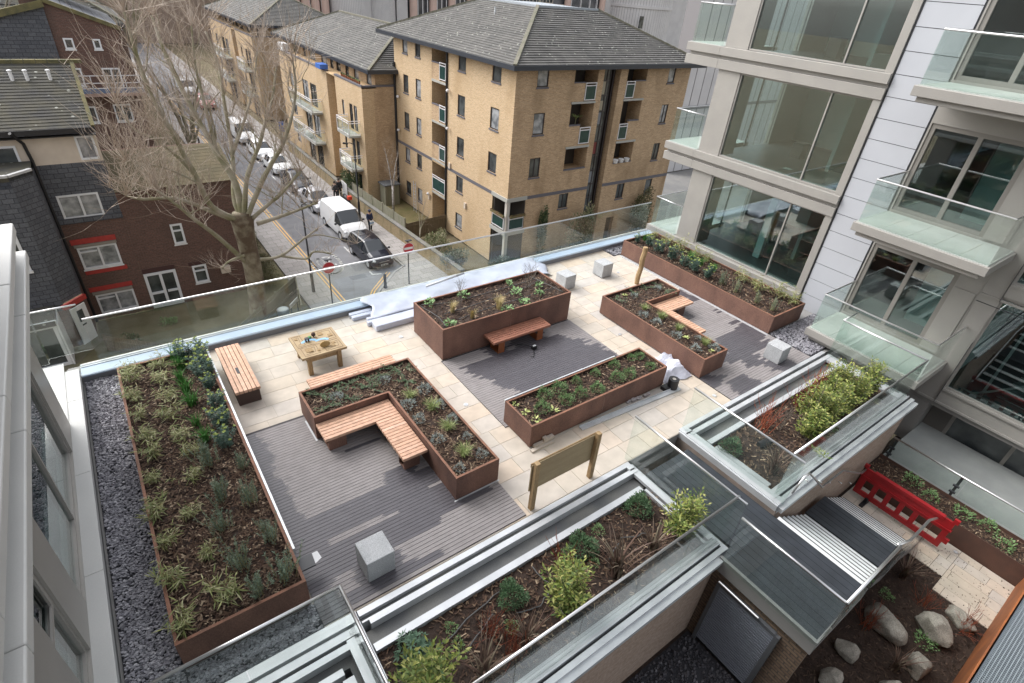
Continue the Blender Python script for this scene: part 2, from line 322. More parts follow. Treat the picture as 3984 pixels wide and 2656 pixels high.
class Fac:
    """a facade plane: u runs along it, d is the depth into the building"""
    def __init__(s, axis, c, sgn): s.a = axis; s.c = c; s.s = sgn
    def p(s, u, d, z): return (s.c + s.s * d, u, z) if s.a == 'x' else (u, s.c + s.s * d, z)
    def box(s, g, u0, u1, d0, d1, z0, z1, mi=0):
        a = s.p(u0, d0, z0); b = s.p(u1, d1, z1); g.box(a[0], b[0], a[1], b[1], a[2], b[2], mi)
    def wall(s, g, u0, u1, z0, z1, ops, depth=.12, mi=0, rmi=None):
        us = sorted({u0, u1, *[o[0] for o in ops], *[o[1] for o in ops]}); zs = sorted({z0, z1, *[o[2] for o in ops], *[o[3] for o in ops]})
        us = [u for u in us if u0 - 1e-6 <= u <= u1 + 1e-6]; zs = [z for z in zs if z0 - 1e-6 <= z <= z1 + 1e-6]
        for i in range(len(us) - 1):
            for j in range(len(zs) - 1):
                cu = (us[i] + us[i + 1]) / 2; cz = (zs[j] + zs[j + 1]) / 2
                if any(o[0] < cu < o[1] and o[2] < cz < o[3] for o in ops): continue
                g.quad([s.p(us[i], 0, zs[j]), s.p(us[i + 1], 0, zs[j]), s.p(us[i + 1], 0, zs[j + 1]), s.p(us[i], 0, zs[j + 1])], mi)
        r = mi if rmi is None else rmi
        for o in ops:
            dd = o[4] if len(o) > 4 else depth
            a, b, c, e = o[:4]
            g.quad([s.p(a, 0, c), s.p(a, dd, c), s.p(a, dd, e), s.p(a, 0, e)], r); g.quad([s.p(b, 0, c), s.p(b, dd, c), s.p(b, dd, e), s.p(b, 0, e)], r)
            g.quad([s.p(a, 0, c), s.p(b, 0, c), s.p(b, dd, c), s.p(a, dd, c)], r); g.quad([s.p(a, 0, e), s.p(b, 0, e), s.p(b, dd, e), s.p(a, dd, e)], r)
    def window(s, parent, o, depth=.12, fm=None, pm=None, mull=(), trans=(), fw=.05, sill=None, name='window', ft=.06):
        a, b, c, e = o[:4]; g = G()
        s.box(g, a, b, depth - ft, depth, c, c + fw); s.box(g, a, b, depth - ft, depth, e - fw, e)
        s.box(g, a, a + fw, depth - ft, depth, c + fw, e - fw); s.box(g, b - fw, b, depth - ft, depth, c + fw, e - fw)
        for m in mull: u = a + (b - a) * m; s.box(g, u - fw * .5, u + fw * .5, depth - ft + .003, depth, c + fw, e - fw)
        for (u0, u1, t) in trans: s.box(g, a + (b - a) * u0 + fw, a + (b - a) * u1 - fw * .5, depth - ft + .006, depth, c + (e - c) * t - fw * .4, c + (e - c) * t + fw * .4)
        wo = g.obj(name, fm or M_dark, parent)
        g = G(); s.box(g, a + fw * .5, b - fw * .5, depth - .02, depth + .004, c + fw * .5, e - fw * .5); g.obj('pane', pm or M_pane, wo)
        if sill:
            g = G(); s.box(g, a - .04, b + .04, -sill[1], depth - ft - .004, c - sill[0], c - .002); g.obj('sill', sill[2], wo)
        return wo
def gmul(pts, k): return [tuple(q * k for q in p) for p in pts]
# ================================================================ TERRACE STRUCTURE
g = G()
g.box(-1.9, 17.3, 4.80, 13.55, -.6, -.02)                 # roof slab
g.box(-1.9, 17.3, 13.0, 13.40, -.02, .17)                 # parapet upstand, north
g.box(-1.9, 17.3, 13.40, 13.62, -.02, .06)
g.obj('terrace_floor', mat('concrete', (.30, .29, .28), .85, (.25, .245, .24), 2), kind='structure')
g = G(); g.box(-1.9, 17.3, 4.9, 13.45, -8.9, -.605); g.obj('podium', M_palebrick, kind='structure')
# sandstone paving, one island per slab
g = G()
def slabs(x0, x1, y0, y1, rowh=.45, gap=.008, z=0.0):
    y = y0
    while y < y1 - .02:
        yb = min(y + rowh, y1); x = x0 - random.random() * .6
        while x < x1:
            L = random.choice((.45, .6, .75, .9)); a = max(x, x0); b = min(x + L, x1)
            if b - a > .03: g.box(a + gap / 2, b - gap / 2, y + gap / 2, yb - gap / 2, z - .018, z + random.uniform(0, .0015))
            x += L
        y += rowh
slabs(.80, 14.64, 4.80, 13.0)
g.obj('sandstone_paving', M_sand, kind='structure')
g = G(); g.box(.77, 14.66, 4.79, 13.0, -.0195, -.008); g.obj('paving_joints', M_joint, kind='structure')

# decking: every board is a run of dry and wet or bench-shaded lengths with ragged ends
PITCH = .0735
def deck(name, x0, x1, y0, y1, wetfn):
    gd = G(); base = G(); base.box(x0, x1, y0, y1, .002, .012); n = int((y1 - y0) / PITCH)
    bo = base.obj(name, M_deckgap, kind='structure')
    for i in range(n):
        ya = y0 + i * PITCH + .004; yb = y0 + (i + 1) * PITCH - .004; yc = (ya + yb) / 2
        cuts = [c for c in sorted(wetfn(yc)) ]
        segs = []; x = x0; wet = False
        spans = sorted([(max(a, x0), min(b, x1)) for a, b in cuts if b > x0 and a < x1])
        mg = []
        for a, b in spans:
            if mg and a < mg[-1][1] + .3: mg[-1] = (mg[-1][0], max(b, mg[-1][1]))
            elif b - a > .3 or a < x0 + .05: mg.append((a, b))
        for a, b in mg:
            if a > x + .02: segs.append((x, a, 0))
            if b > max(a, x) + .01: segs.append((max(a, x), b, 1))
            x = max(x, b)
        if x < x1 - .01: segs.append((x, x1, 0))
        z = .026; tips = [random.uniform(.02, .13) for _ in segs]
        for k, (a, b, wt) in enumerate(segs):                       # damp tongues run to a point along the middle of each board
            ta = tips[k - 1] * (1 if wt == 0 else -1) if k else 0; tb = tips[k] * (-1 if wt == 0 else 1) if k < len(segs) - 1 else 0
            ta = abs(ta) * (1 if wt == 0 else -1) if k else 0; tb = abs(tb) * (1 if wt else -1) if k < len(segs) - 1 else 0
            gd.quad([(a, ya, z), (b, ya, z), (b + tb, yc, z), (a + ta, yc, z)], wt); gd.quad([(a + ta, yc, z), (b + tb, yc, z), (b, yb, z), (a, yb, z)], wt)
        gd.quad([(x0, ya, z), (x1, ya, z), (x1, ya, .012), (x0, ya, .012)], 0)
    gd.obj('deck_boards', [M_deckdry, M_deckwet], bo)
R = random.random
def w1(y):
    s = [(.7, 1.00 + R() * .12 + (.05 if y < 8 else 0) + .05 * math.sin(y * 3))]
    if 6.22 < y < 6.80: s.append((.9, 3.7 if y > 6.4 else 3.3 + R() * .2)); 
    if 6.05 < y <= 6.22: s.append((.9, 1.2 + R() * .15)); s.append((2.3 + R() * .1 + (6.22 - y) * 3, 3.3))
    if 5.52 < y <= 6.05: s.append((.9, 3.4 + R() * .12 - abs(y - 5.85) * .9))
    if 4.9 < y < 5.16: s.append((.9, 2.2 + R() * .5 + (5.16 - y) * 2))
    if 5.16 < y < 5.5 : s.append((.9, 1.0 + R() * .2)); s.append((1.45 + R() * .1, 2.2 + R() * .08))
    if 6.85 < y < 7.1: s.append((2.75 + R() * .15, 3.3 + R() * .1))
    if 8.0 < y < 8.1: s.append((2.4, 3.1))
    if 5.65 < y < 6.3: s.append((3.5, 4.3 + R() * .2))
    return s
def w2(y):
    if y > 9.3: return [(6.75 + R() * .15, 7.15 + R() * .2), (7.6 + R() * .1, 8.55 + R() * .2)]  # under the bench: its shadow and damp both drawn as wet board
    a = 5.72 + (9.3 - y) * .55 + R() * .28; a = min(a, 6.35 + R() * .3)
    b = min(9.75, 8.95 + (9.2 - y) * .55 + R() * .35)
    if y < 7.6: a = 6.3 + R() * .25
    return [(a, b)]
def w3(y):
    s = []
    if y > 8.9: s.append((13.3 + R() * .3, 14.4))
    elif y > 8.6: s.append((14.0 + R() * .3, 14.7))
    elif y > 8.0: s.append((12.9 + R() * .2, 13.35 + R() * .1)); s.append((14.45 + R() * .15, 14.7))
    elif y > 7.25: s.append((14.2 + R() * .4, 14.7))
    elif y > 6.85: s.append((13.6 + R() * .8, 14.7))
    elif y > 6.2: s.append((12.5 + R() * .5 - (6.85 - y) * .4, 14.7))
    elif y > 5.85: s.append((12.0 + R() * .6, 14.0 + R() * .4)); s.append((10.9, 11.3 + R() * .1))
    elif y > 5.4: s.append((10.9, 11.2 + R() * .5)); s.append((12.3 + R() * .5, 13.0 + R() * .5))
    else: s.append((11.2 + R() * .3, 12.0 + R() * .3)); s.append((13.0 + R() * .3, 13.9))
    return s
deck('decking', .80, 4.565, 4.83, 9.53, w1)
deck('decking', 5.585, 9.83, 6.95, 9.80, w2)
deck('decking', 10.935, 14.62, 4.88, 9.45, w3)
# slate chippings
def stones(name, areas, n, lo, hi, mats, base_z=0.0, label=None):
    g = G(); tot = sum((a[1] - a[0]) * (a[3] - a[2]) for a in areas)
    for a in areas:
        x0, x1, y0, y1 = a[:4]; k = int(n * (x1 - x0) * (y1 - y0) / tot)
        g.box(x0, x1, y0, y1, base_z - .02, base_z + .004, 1)
        for _ in range(k):
            r = random.uniform(lo, hi); cx = random.uniform(x0 + r * .7, x1 - r * .7); cy = random.uniform(y0 + r * .7, y1 - r * .7); cz = base_z + .008 + random.random() * .03
            t = random.random() * PI; tx = random.gauss(0, .35); ty = random.gauss(0, .35); m = random.choice((5, 6)); b = len(g.v); hh = r * random.uniform(.14, .3)
            ring = []
            for i in range(m):
                an = t + 2 * PI * i / m + random.uniform(-.3, .3); q = r * random.uniform(.6, 1.0) * (1 if i % 2 else .8)
                dx = q * math.cos(an); dy = q * math.sin(an) * .75; ring.append((dx, dy))
            for s_ in (-hh, hh):
                for dx, dy in ring: g.v.append((cx + dx * (.85 if s_ > 0 else 1), cy + dy * (.85 if s_ > 0 else 1), cz + s_ + dx * tx + dy * ty))
            g.f.append(tuple(b + m + i for i in range(m))); g.m.append(0)
            for i in range(m): j = (i + 1) % m; g.f.append((b + i, b + j, b + m + j, b + m + i)); g.m.append(0)
    o = g.obj(name, mats, kind='stuff'); o['label'] = label; o['category'] = 'gravel'; return o
stones('slate_chippings', [(-1.64, -.96, 4.6, 12.99), (-.96, .80, 4.80, 5.25)], 10500, .018, .044, [M_slate, M_slatebase], 0, 'purple grey slate chippings along the left wall and long planter')
stones('slate_chippings', [(14.66, 17.2, 4.9, 6.21), (14.3, 14.6, 12.4, 13.0), (14.6, 16.4, 12.38, 13.0)], 4200, .022, .055, [M_slate, M_slatebase], 0, 'purple grey slate chippings beside the white cladding on the right')
# north parapet coping and its balustrade
t = thing('parapet_coping', 'long blue-filmed aluminium parapet coping below the back glass balustrade', 'coping', (7, 13.15, 0))
g = G(); g.prism([(-1.64, 12.98), (17.1, 12.98), (17.1, 13.0), (-1.64, 13.0)], 0, .19); g.obj('grey_upstand', mat('grey_upstand', (.17, .18, .20), .5, (.21, .215, .23), 1), t)
g = G(); g.quad([(-1.64, 12.965, .185), (17.1, 12.965, .185), (17.1, 13.27, .215), (-1.64, 13.27, .215)]); g.quad([(-1.64, 12.965, .185), (17.1, 12.965, .185), (17.1, 12.965, .15), (-1.64, 12.965, .15)])
g.obj('filmed_cap', M_sheet, t)
g = G(); g.box(-1.64, 17.1, 13.275, 13.30, .17, .232); g.box(-1.64, 17.1, 13.325, 13.335, .17, .236); g.box(-1.64, 17.1, 13.375, 13.40, .17, .225); g.obj('clamp_channel', M_alu, t)
g = G()
x = -1.64
while x < 17: g.box(x + .004, min(x + .9, 17.1) - .004, 13.43, 13.66, .0, .085); x += .9
tag(g.obj('coping_stones', M_joint), 'row of pale coping stones outside the back glass balustrade', 'coping')
def balustrade(label, runs, zb, zt, panel=1.5, group='glass balustrades round the terrace', gap=.012, rail=.024, th=.016, col=None):
    """runs: list of ((x,y),(x,y)) plan segments"""
    p0 = runs[0][0]; t = thing('glass_balustrade', label, 'balustrade', (p0[0], p0[1], zb), 0, group)
    for a, b in runs:
        a = Vector((a[0], a[1], 0)); b = Vector((b[0], b[1], 0)); L = (b - a).length; n = max(1, round(L / panel)); d = (b - a) / L
        for i in range(n):
            q0 = a + d * (L * i / n + gap / 2); q1 = a + d * (L * (i + 1) / n - gap / 2); g = G()
            zm = (zb + zt) / 2; g.beam((q0.x, q0.y, zm), (q1.x, q1.y, zm), th, zt - zb); g.obj('glass_panel', M_glass, t)
        g = G(); g.tube([(a.x, a.y, zt + rail * .6), (b.x, b.y, zt + rail * .6)], rail, 8); g.obj('handrail', col or M_steel, t, smooth=True)
    return t
balustrade('long glass balustrade with steel handrail along the back of the terrace', [((-1.28, 13.35), (16.95, 13.35))], .20, 1.33, 1.55)
balustrade('short raised glass balustrade corner behind the left wall ledge', [((-2.9, 13.55), (-2.15, 13.55)), ((-2.15, 13.55), (-2.15, 13.78)), ((-2.15, 13.78), (-1.32, 13.78))], .33, 1.50, .8, rail=.02)
balustrade('glass balustrade on the left end of the front planting bed, turning a corner', [((-1.6, 4.55), (1.05, 4.55)), ((1.05, 4.55), (1.05, 1.6))], .03, 1.18, 1.1)
balustrade('long front glass balustrade above the pale brick courtyard wall', [((.2, 2.5), (7.23, 2.5))], .03, 1.18, 1.25)
balustrade('glass balustrade between the front planting bed and dark stair landing', [((7.19, 4.88), (7.19, 2.32))], .03, 1.18, 1.3)
balustrade('glass balustrade between the stair landing and right planting bed', [((9.0, 4.85), (9.0, 2.3))], .03, 1.18, 1.25)
balustrade('glass balustrade along the courtyard side of the right planting bed', [((9.05, 2.55), (15.1, 2.55))], .03, 1.18, 1.55)
balustrade('glass balustrade closing the right planting bed beside the lowest balcony', [((15.1, 2.56), (15.12, 4.66)), ((15.12, 4.66), (15.9, 4.68))], .03, 1.18, 2.0)
balustrade('glass balustrade along the open edge of the dark stair landing', [((6.87, 2.2), (6.87, .47))], .03, 1.18, .9)
balustrade('glass balustrade on the outer side of the landing and upper flight', [((6.87, .46), (8.62, .46))], .03, 1.18, .9)

# ---------------------------------------------------------------- the two sunken planting beds at the terrace edge
def bed(label, x0, x1, y0, y1, xs0, wallfoot):
    t = thing('planting_bed', label, 'planting bed', ((x0 + x1) / 2, (y0 + y1) / 2, 0), 0, 'planting beds at the courtyard edge')
    g = G()
    g.box(x0, x1, y1 - .10, y1, -.3, .045); g.box(x0, x1, y1 - .22, y1 - .19, -.3, .05); g.box(x0 + .1, x1, y1 - .30, y1 - .225, -.3, .06)
    g.box(xs0, x1 - .3, y1 - .72, y1 - .60, -.3, .07)                                     # curb between trough and soil
    g.obj('metal_edging', M_alu, t)
    g = G(); g.box(x0, x1, y1 - .60, y1 - .30, -.3, -.10); g.box(x0, x1, y1 - .19, y1 - .10, -.3, -.03); g.box(x0, xs0, y0 + .3, y1 - .6, -.3, -.09); g.obj('drainage_trough', M_membrane, t)
    g = G(); n = 60; m = 12; b = 0
    for i in range(n + 1):
        for j in range(m + 1):
            g.v.append((xs0 + (x1 - .12 - xs0) * i / n, y0 + .34 + (y1 - .72 - y0 - .34) * j / m, -.015 + random.uniform(-.02, .025)))
    for i in range(n):
        for j in range(m): k = i * (m + 1) + j; g.f.append((k, k + m + 1, k + m + 2, k + 1)); g.m.append(0)
    s = g.obj('soil', M_soil, t)
    g = G()
    for _ in range(int((x1 - xs0) * 420)): chip(g, random.uniform(xs0, x1 - .15), random.uniform(y0 + .36, y1 - .74), .0)
    g.obj('bark_mulch', M_chip, s, kind='stuff')
    g = G(); g.box(x0, x1, y0 + .20, y0 + .34, -.3, .03); g.box(x0, x1, y0 + .165, y0 + .19, -.3, .055); g.box(x0, x1, y0 + .03, y0 + .12, -.3, .035); g.box(x0, x1, y0 - .08, y0 + .03, -.12, -.02)
    g.obj('ledge_trim', M_alu, t)
    g = G(); g.box(x0, x1, y0 + .19, y0 + .20, -.3, -.02); g.box(x0, x1, y0 + .12, y0 + .165, -.3, -.05); g.obj('shadow_gap', M_dark, t)
    g = G(); g.box(x0, x1, y0 + .03, y0 + .33, -2.4, -.305); g.obj('brick_wall', wallfoot, t)
    return t
def chip(g, x, y, z, s=1.0):
    a = random.random() * PI; L = random.uniform(.018, .05) * s; W = random.uniform(.006, .013) * s; tl = random.gauss(0, .3); tw = random.gauss(0, .4)
    dx = math.cos(a); dy = math.sin(a); z += .008 + random.random() * .012
    g.quad([(x - dx * L + dy * W, y - dy * L - dx * W, z - tl * L - tw * W), (x + dx * L + dy * W, y + dy * L - dx * W, z + tl * L - tw * W), (x + dx * L - dy * W, y + dy * L + dx * W, z + tl * L + tw * W), (x - dx * L - dy * W, y - dy * L + dx * W, z - tl * L + tw * W)])
bed1 = bed('front planting bed with pale metal edging and dark drainage trough', 1.28, 7.16, 2.27, 4.76, 1.28, M_palebrick)
g = G(); g.box(7.02, 7.16, 2.6, 4.66, -.02, .05); g.box(6.88, 6.94, 2.6, 4.04, -.02, .06); g.box(7.19 - .03, 7.25, 2.3, 4.7, -.3, -.02); g.obj('end_edging', M_alu, bed1)
bed2 = bed('right planting bed with pale metal edging beside the stair', 8.92, 15.2, 2.33, 4.86, 9.14, M_palebrick)
g = G(); g.box(8.90, 9.13, 2.35, 4.84, -.02, .05); g.box(8.86, 8.90, 2.35, 4.82, -.12, .03); g.box(9.15, 9.28, 2.75, 4.05, -.02, .04); g.box(14.85, 15.2, 2.6, 4.62, -.02, .05); g.obj('end_edging', M_alu, bed2)
g = G(); g.box(8.86, 8.9, 2.33, 4.84, -.9, -.125); g.obj('concrete_side', mat('rough_concrete', (.27, .22, .19), .9, (.2, .165, .14), 3, fine=.2), bed2)
# open light well at the left front, framed in pale metal
t = thing('light_well', 'open light well framed in pale metal rails at the front left', 'light well', (.2, 3.9, 0))
g = G(); g.box(-1.6, 1.26, 4.62, 4.78, -.2, .045); g.box(-1.6, 1.06, 4.44, 4.56, -.2, .05); g.box(-1.6, .98, 4.28, 4.38, -.2, .055); g.box(.98, 1.10, 1.5, 4.42, -.2, .055); g.box(1.16, 1.26, 1.5, 4.6, -.2, .05); g.box(-1.6, .80, 4.02, 4.12, -.25, .0); g.box(.74, .9, 1.5, 3.95, -.25, .0); g.obj('frame_rails', M_alu, t)
g = G(); g.box(-1.6, .74, 1.5, 4.02, -.6, -.25); g.box(-1.6, .98, 4.12, 4.44, -.6, -.1); g.box(.90, .98, 1.5, 4.12, -.6, -.1); g.box(1.10, 1.16, 1.5, 4.44, -.6, -.1); g.obj('dark_lining', M_membrane, t)
g = G(); g.box(-1.9, 1.28, .4, 4.8, -2.4, -.605); g.obj('lower_wall', M_palebrick, t)

# ---------------------------------------------------------------- stair down to the courtyard
t = thing('timber_stair', 'dark boarded stair landing with two flights of pale treads to the courtyard', 'stair', (8, 1.5, 0))
g = G()
y = .5; i = 0
x = 7.0
while x < 8.62: g.box(x + .003, min(x + .143, 8.62), .5, 4.35 if x > 7.24 else 2.3, -.06, 0); x += .1465
g.obj('landing', M_darkboard, t)
g = G(); g.box(6.95, 8.63, .46, .5, -.32, .01); g.box(6.94, 7.0, .46, 2.28, -.32, .012); g.box(8.63, 8.66, .5, 2.25, -.2, -.07); g.obj('fascia', mat('grey_fascia', (.26, .255, .25), .5), t)

def flight(x0, z0, n, run=.278, rise=.172):
    for i in range(n):
        z = z0 - rise * (i + 1); xa = x0 + run * i
        f = G(); ns_ = G()
        f.box(xa + .03, xa + run - .05, .56, 2.24, z - .035, z); ns_.box(xa + run - .049, xa + run - .02, .56, 2.24, z - .036, z - .004); to = f.obj('tread', M_paleboard, t); ns_.obj('tread_gap_shade', M_black, to); rs = G()  # black strip draws the shadowed gap between treads as colour
        rs.box(xa - .02, xa + .0, .57, 2.23, z - .2, z + rise - .06); rs.obj('riser', M_dark, t)
    return x0 + run * n, z0 - rise * n
xa, za = flight(8.66, 0, 7)
g = G(); x = xa
while x < xa + .80: g.box(x + .003, x + .143, .52, 2.26, za - .06, za - .002); x += .1465
g.obj('half_landing', M_darkboard, t)
xb, zb = flight(xa + .88, za, 7)

g = G(); g.beam((8.64, .52, -.12), (xa, .52, za - .12), .04, .26); g.beam((xa, .52, za - .1), (xa + .88, .52, za - .1), .04, .26); g.beam((xa + .88, .52, za - .12), (xb, .52, zb - .1), .04, .26); g.obj('stringer', mat('painted_stringer', (.14, .145, .15), .4), t)
g = G(); P = [(8.62, .50, 1.18), (xa - .1, .50, za + 1.1), (xa + .85, .50, za + 1.05), (xb, .50, zb + .98)]
g.tube(P, .026, 8); 
g.obj('outer_handrail', M_steel, t, smooth=True)
for a, b, z0, z1, zz0, zz1 in ((8.68, xa - .1, .03, za + .05, 1.14, za + 1.06), (xa - .06, xa + .8, za + .04, za + .04, za + 1.04, za + 1.02), (xa + .9, xb - .05, za, zb + .1, za + .98, zb + .95)):
    g = G(); g.quad([(a, .497, z0), (b, .497, z1), (b, .497, zz1), (a, .497, zz0)]); g.quad([(a, .509, z0), (b, .509, z1), (b, .509, zz1), (a, .509, zz0)]); g.obj('glass_panel', M_glass, t)
g = G(); W_ = 2.20
g.tube([(8.75, W_, .62), (8.95, W_, .95), (9.15, W_, .93), (xa - .1, W_, za + .95), (xa + .8, W_, za + .93), (xb - .1, W_, zb + .95), (xb + .3, W_, zb + .93)], .022, 8)
for k in (9.4, 10.3, 11.0, 12.0, 13.0): g.tube([(k, W_, (1.0 - (k - 8.66) * .61)), (k, 2.29, (1.0 - (k - 8.66) * .61))], .012, 6)
g.obj('wall_handrail', M_steel, t, smooth=True)
g = G(); g.box(7.0, 7.12, .5, 4.4, -2.4, -.33); g.obj('brick_support_wall', M_palebrick_d, t)
g = G()
for i in range(26):
    z = -2.25 + i * .064
    g.box(6.935, 6.955, .98, 2.06, z, z + .036)
d = thing('louvred_door', 'dark grey louvred metal door in the brick wall under the landing', 'door', (6.95, 1.5, -2.4))
g.obj('louvre_blades', mat('louvre_metal', (.20, .215, .255), .4), d)
g = G(); g.box(6.992, 6.998, .98, 2.06, -2.4, -.6); g.obj('blade_gap_shade', M_black, d)  # black sheet gives the shade between the blades as colour
g = G(); g.box(6.93, 6.998, .9, .98, -2.4, -.55); g.box(6.93, 6.998, 2.06, 2.13, -2.4, -.55); g.box(6.93, 6.998, .98, 2.06, -.6, -.53); g.obj('door_frame', mat('louvre_frame', (.10, .105, .115), .5), d)
g = G(); g.tube([(6.9, 1.3, -.47), (6.9, 2.1, -.47)], .02, 8); g.obj('door_bar', M_steel, d)

# ---------------------------------------------------------------- courtyard
g = G(); g.box(-1.9, 19, -9, 2.6, -2.62, -2.42); g.obj('courtyard_ground', M_soil, kind='structure')
g = G()
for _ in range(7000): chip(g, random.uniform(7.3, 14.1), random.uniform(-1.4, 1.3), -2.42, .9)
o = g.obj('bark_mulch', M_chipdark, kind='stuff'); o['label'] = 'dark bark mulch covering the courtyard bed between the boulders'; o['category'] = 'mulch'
stones('slate_chippings', [(3.5, 6.98, -.5, 2.25)], 3600, .025, .055, [M_slateshade, M_slatebase], -2.42, 'slate chippings in the shaded courtyard below the pale brick wall')
g = G()
def slabs2(x0, x1, y0, y1):
    x = x0
    while x < x1 - .02:
        xx = min(x + .3, x1); y = y0 - random.random() * .5
        while y < y1:
            L = random.choice((.45, .6, .75)); a = max(y, y0); b = min(y + L, y1)
            if b - a > .02: g.box(x + .004, xx - .004, a + .004, b - .004, -2.42, -2.395 + random.uniform(0, .002))
            y += L
        x += .3
slabs2(12.99, 14.18, -.22, 2.3); slabs2(12.43, 14.18, -1.35, -.22)
g.obj('courtyard_paving', M_sand, kind='structure')
t = thing('corten_planter', 'long low rusty steel planter along the far side of the courtyard', 'planter', (14.6, .5, -2.4))
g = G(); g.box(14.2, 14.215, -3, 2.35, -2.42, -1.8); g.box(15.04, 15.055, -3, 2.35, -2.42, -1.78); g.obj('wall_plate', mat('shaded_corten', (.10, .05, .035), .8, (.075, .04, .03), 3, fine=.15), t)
g = G(); g.box(14.215, 15.04, -3, 2.35, -2.42, -1.87); s = g.obj('soil', M_soil, t)
g = G()
for _ in range(2600): chip(g, random.uniform(14.24, 15.02), random.uniform(-2.9, 2.3), -1.87)
g.obj('bark_mulch', M_chip, s, kind='stuff')
g = G(); g.box(15.06, 17.9, -4, 2.33, -2.4, -1.95); g.obj('patio', mat('pale_patio', (.30, .31, .30), .7, (.26, .27, .265), 2), kind='structure')
t = balustrade('glass balustrade with dark posts behind the low courtyard planter', [((15.1, 2.3), (15.1, -3))], -1.75, -1.18, 1.75)
for y in (.65, -1.1, 2.2): g = G(); g.box(15.115, 15.15, y - .03, y + .03, -1.95, -1.16); g.box(15.06, 15.12, y - .07, y + .07, -1.5, -1.46); g.box(15.06, 15.12, y - .07, y + .07, -1.7, -1.66); g.obj('post', M_dark, t)
t = thing('refuse_store', 'bright rusty steel store with grey mesh roof at the lower right', 'store', (12, -2.5, -2.4))
g = G(); g.box(9.0, 14.3, -1.33, -1.3, -2.42, -1.32); g.box(9.0, 9.03, -5, -1.33, -2.42, -1.32); g.obj('steel_wall', M_orange, t)
g = G()
g.box(8.9, 14.0, -5, -1.36, -1.36, -1.33); 
g.obj('roof_sheet', mat('grey_roof_sheet', (.10, .12, .14), .5, (.13, .15, .17), 3), t)
g = G(); x = 9.0
while x < 14.0: g.box(x, x + .012, -5, -1.38, -1.328, -1.305); x += .05
y = -1.42
while y > -3.2: g.box(8.9, 14.0, y - .006, y + .006, -1.326, -1.309); y -= .05
g.obj('roof_mesh', mat('galvanised_mesh', (.30, .34, .37), .45, metal=.3), t)
# ================================================================ PLANTERS, BENCHES AND SMALL THINGS ON THE TERRACE
def inset(poly, d):
    n = len(poly); out = []
    for i in range(n):
        p0 = Vector(poly[i - 1]); p1 = Vector(poly[i]); p2 = Vector(poly[(i + 1) % n])
        e1 = (p1 - p0).normalized(); e2 = (p2 - p1).normalized(); n1 = Vector((-e1.y, e1.x)); n2 = Vector((-e2.y, e2.x))
        out.append(tuple(p1 + (n1 + n2) * d))       # right angles only
    return out
def inpoly(p, poly):
    c = False; n = len(poly)
    for i in range(n):
        a = poly[i]; b = poly[i - 1]
        if (a[1] > p[1]) != (b[1] > p[1]) and p[0] < (b[0] - a[0]) * (p[1] - a[1]) / (b[1] - a[1]) + a[0]: c = not c
    return c
def planter(label, poly, h, dens=700, z0=.028):
    cx = sum(p[0] for p in poly) / len(poly); cy = sum(p[1] for p in poly) / len(poly)
    t = thing('corten_planter', label, 'planter', (cx, cy, z0), 0, 'rusty steel planters on the terrace')
    n = len(poly); inn = inset(poly, .012); lip = inset(poly, .045); g = G(); zs = h - .10
    for i in range(n):
        j = (i + 1) % n
        L = (Vector(poly[j]) - Vector(poly[i])).length; k = max(1, round(L / 2.0))
        for q in range(k):
            a = Vector(poly[i]).lerp(Vector(poly[j]), q / k); b = Vector(poly[i]).lerp(Vector(poly[j]), (q + 1) / k); d = (b - a).normalized() * .0015
            a2 = a + (d if q else d * 0); b2 = b - (d if q < k - 1 else d * 0)
            g.quad([(a2.x, a2.y, z0), (b2.x, b2.y, z0), (b2.x, b2.y, h), (a2.x, a2.y, h)])
        g.quad([(*inn[j], zs), (*inn[i], zs), (*inn[i], h - .012), (*inn[j], h - .012)])
    g.obj('steel_sides', M_corten, t)
    g = G()
    for i in range(n):
        j = (i + 1) % n
        g.quad([(*poly[i], h + .001), (*poly[j], h + .001), (*lip[j], h + .001), (*lip[i], h + .001)]); g.quad([(*lip[i], h + .001), (*lip[j], h + .001), (*lip[j], h - .013), (*lip[i], h - .013)])
        g.quad([(*inn[i], h - .013), (*inn[j], h - .013), (*lip[j], h - .013), (*lip[i], h - .013)])
    g.obj('rim', M_corten2, t)
    g = G(); xs = [p[0] for p in poly]; ys = [p[1] for p in poly]; st = .11; idx = {}
    def vid(i, j):
        if (i, j) not in idx:
            x = min(xs) + i * st; y = min(ys) + j * st
            idx[(i, j)] = len(g.v); g.v.append((min(max(x, min(xs) + .013), max(xs) - .013), min(max(y, min(ys) + .013), max(ys) - .013), zs + random.uniform(-.022, .03)))
        return idx[(i, j)]
    for i in range(int((max(xs) - min(xs)) / st) + 1):
        for j in range(int((max(ys) - min(ys)) / st) + 1):
            c = (min(max(xs) - .02, min(xs) + (i + .5) * st), min(max(ys) - .02, min(ys) + (j + .5) * st))
            if inpoly(c, poly): g.f.append((vid(i, j), vid(i + 1, j), vid(i + 1, j + 1), vid(i, j + 1))); g.m.append(0)
    s = g.obj('soil', M_soil, t)
    g = G(); A = (max(xs) - min(xs)) * (max(ys) - min(ys)); sm = inset(poly, .04)
    for _ in range(int(A * dens)):
        p = (random.uniform(min(xs), max(xs)), random.uniform(min(ys), max(ys)))
        if inpoly(p, sm): chip(g, p[0], p[1], zs + .012)
    g.obj('bark_mulch', M_chip, s, kind='stuff')
    return t
rect = lambda x0, x1, y0, y1: [(x0, y0), (x1, y0), (x1, y1), (x0, y1)]
P1 = planter('long rusty planter on the left beside the slate chippings, densely planted', rect(-.95, .76, 5.27, 12.28), .60, 900, .005)
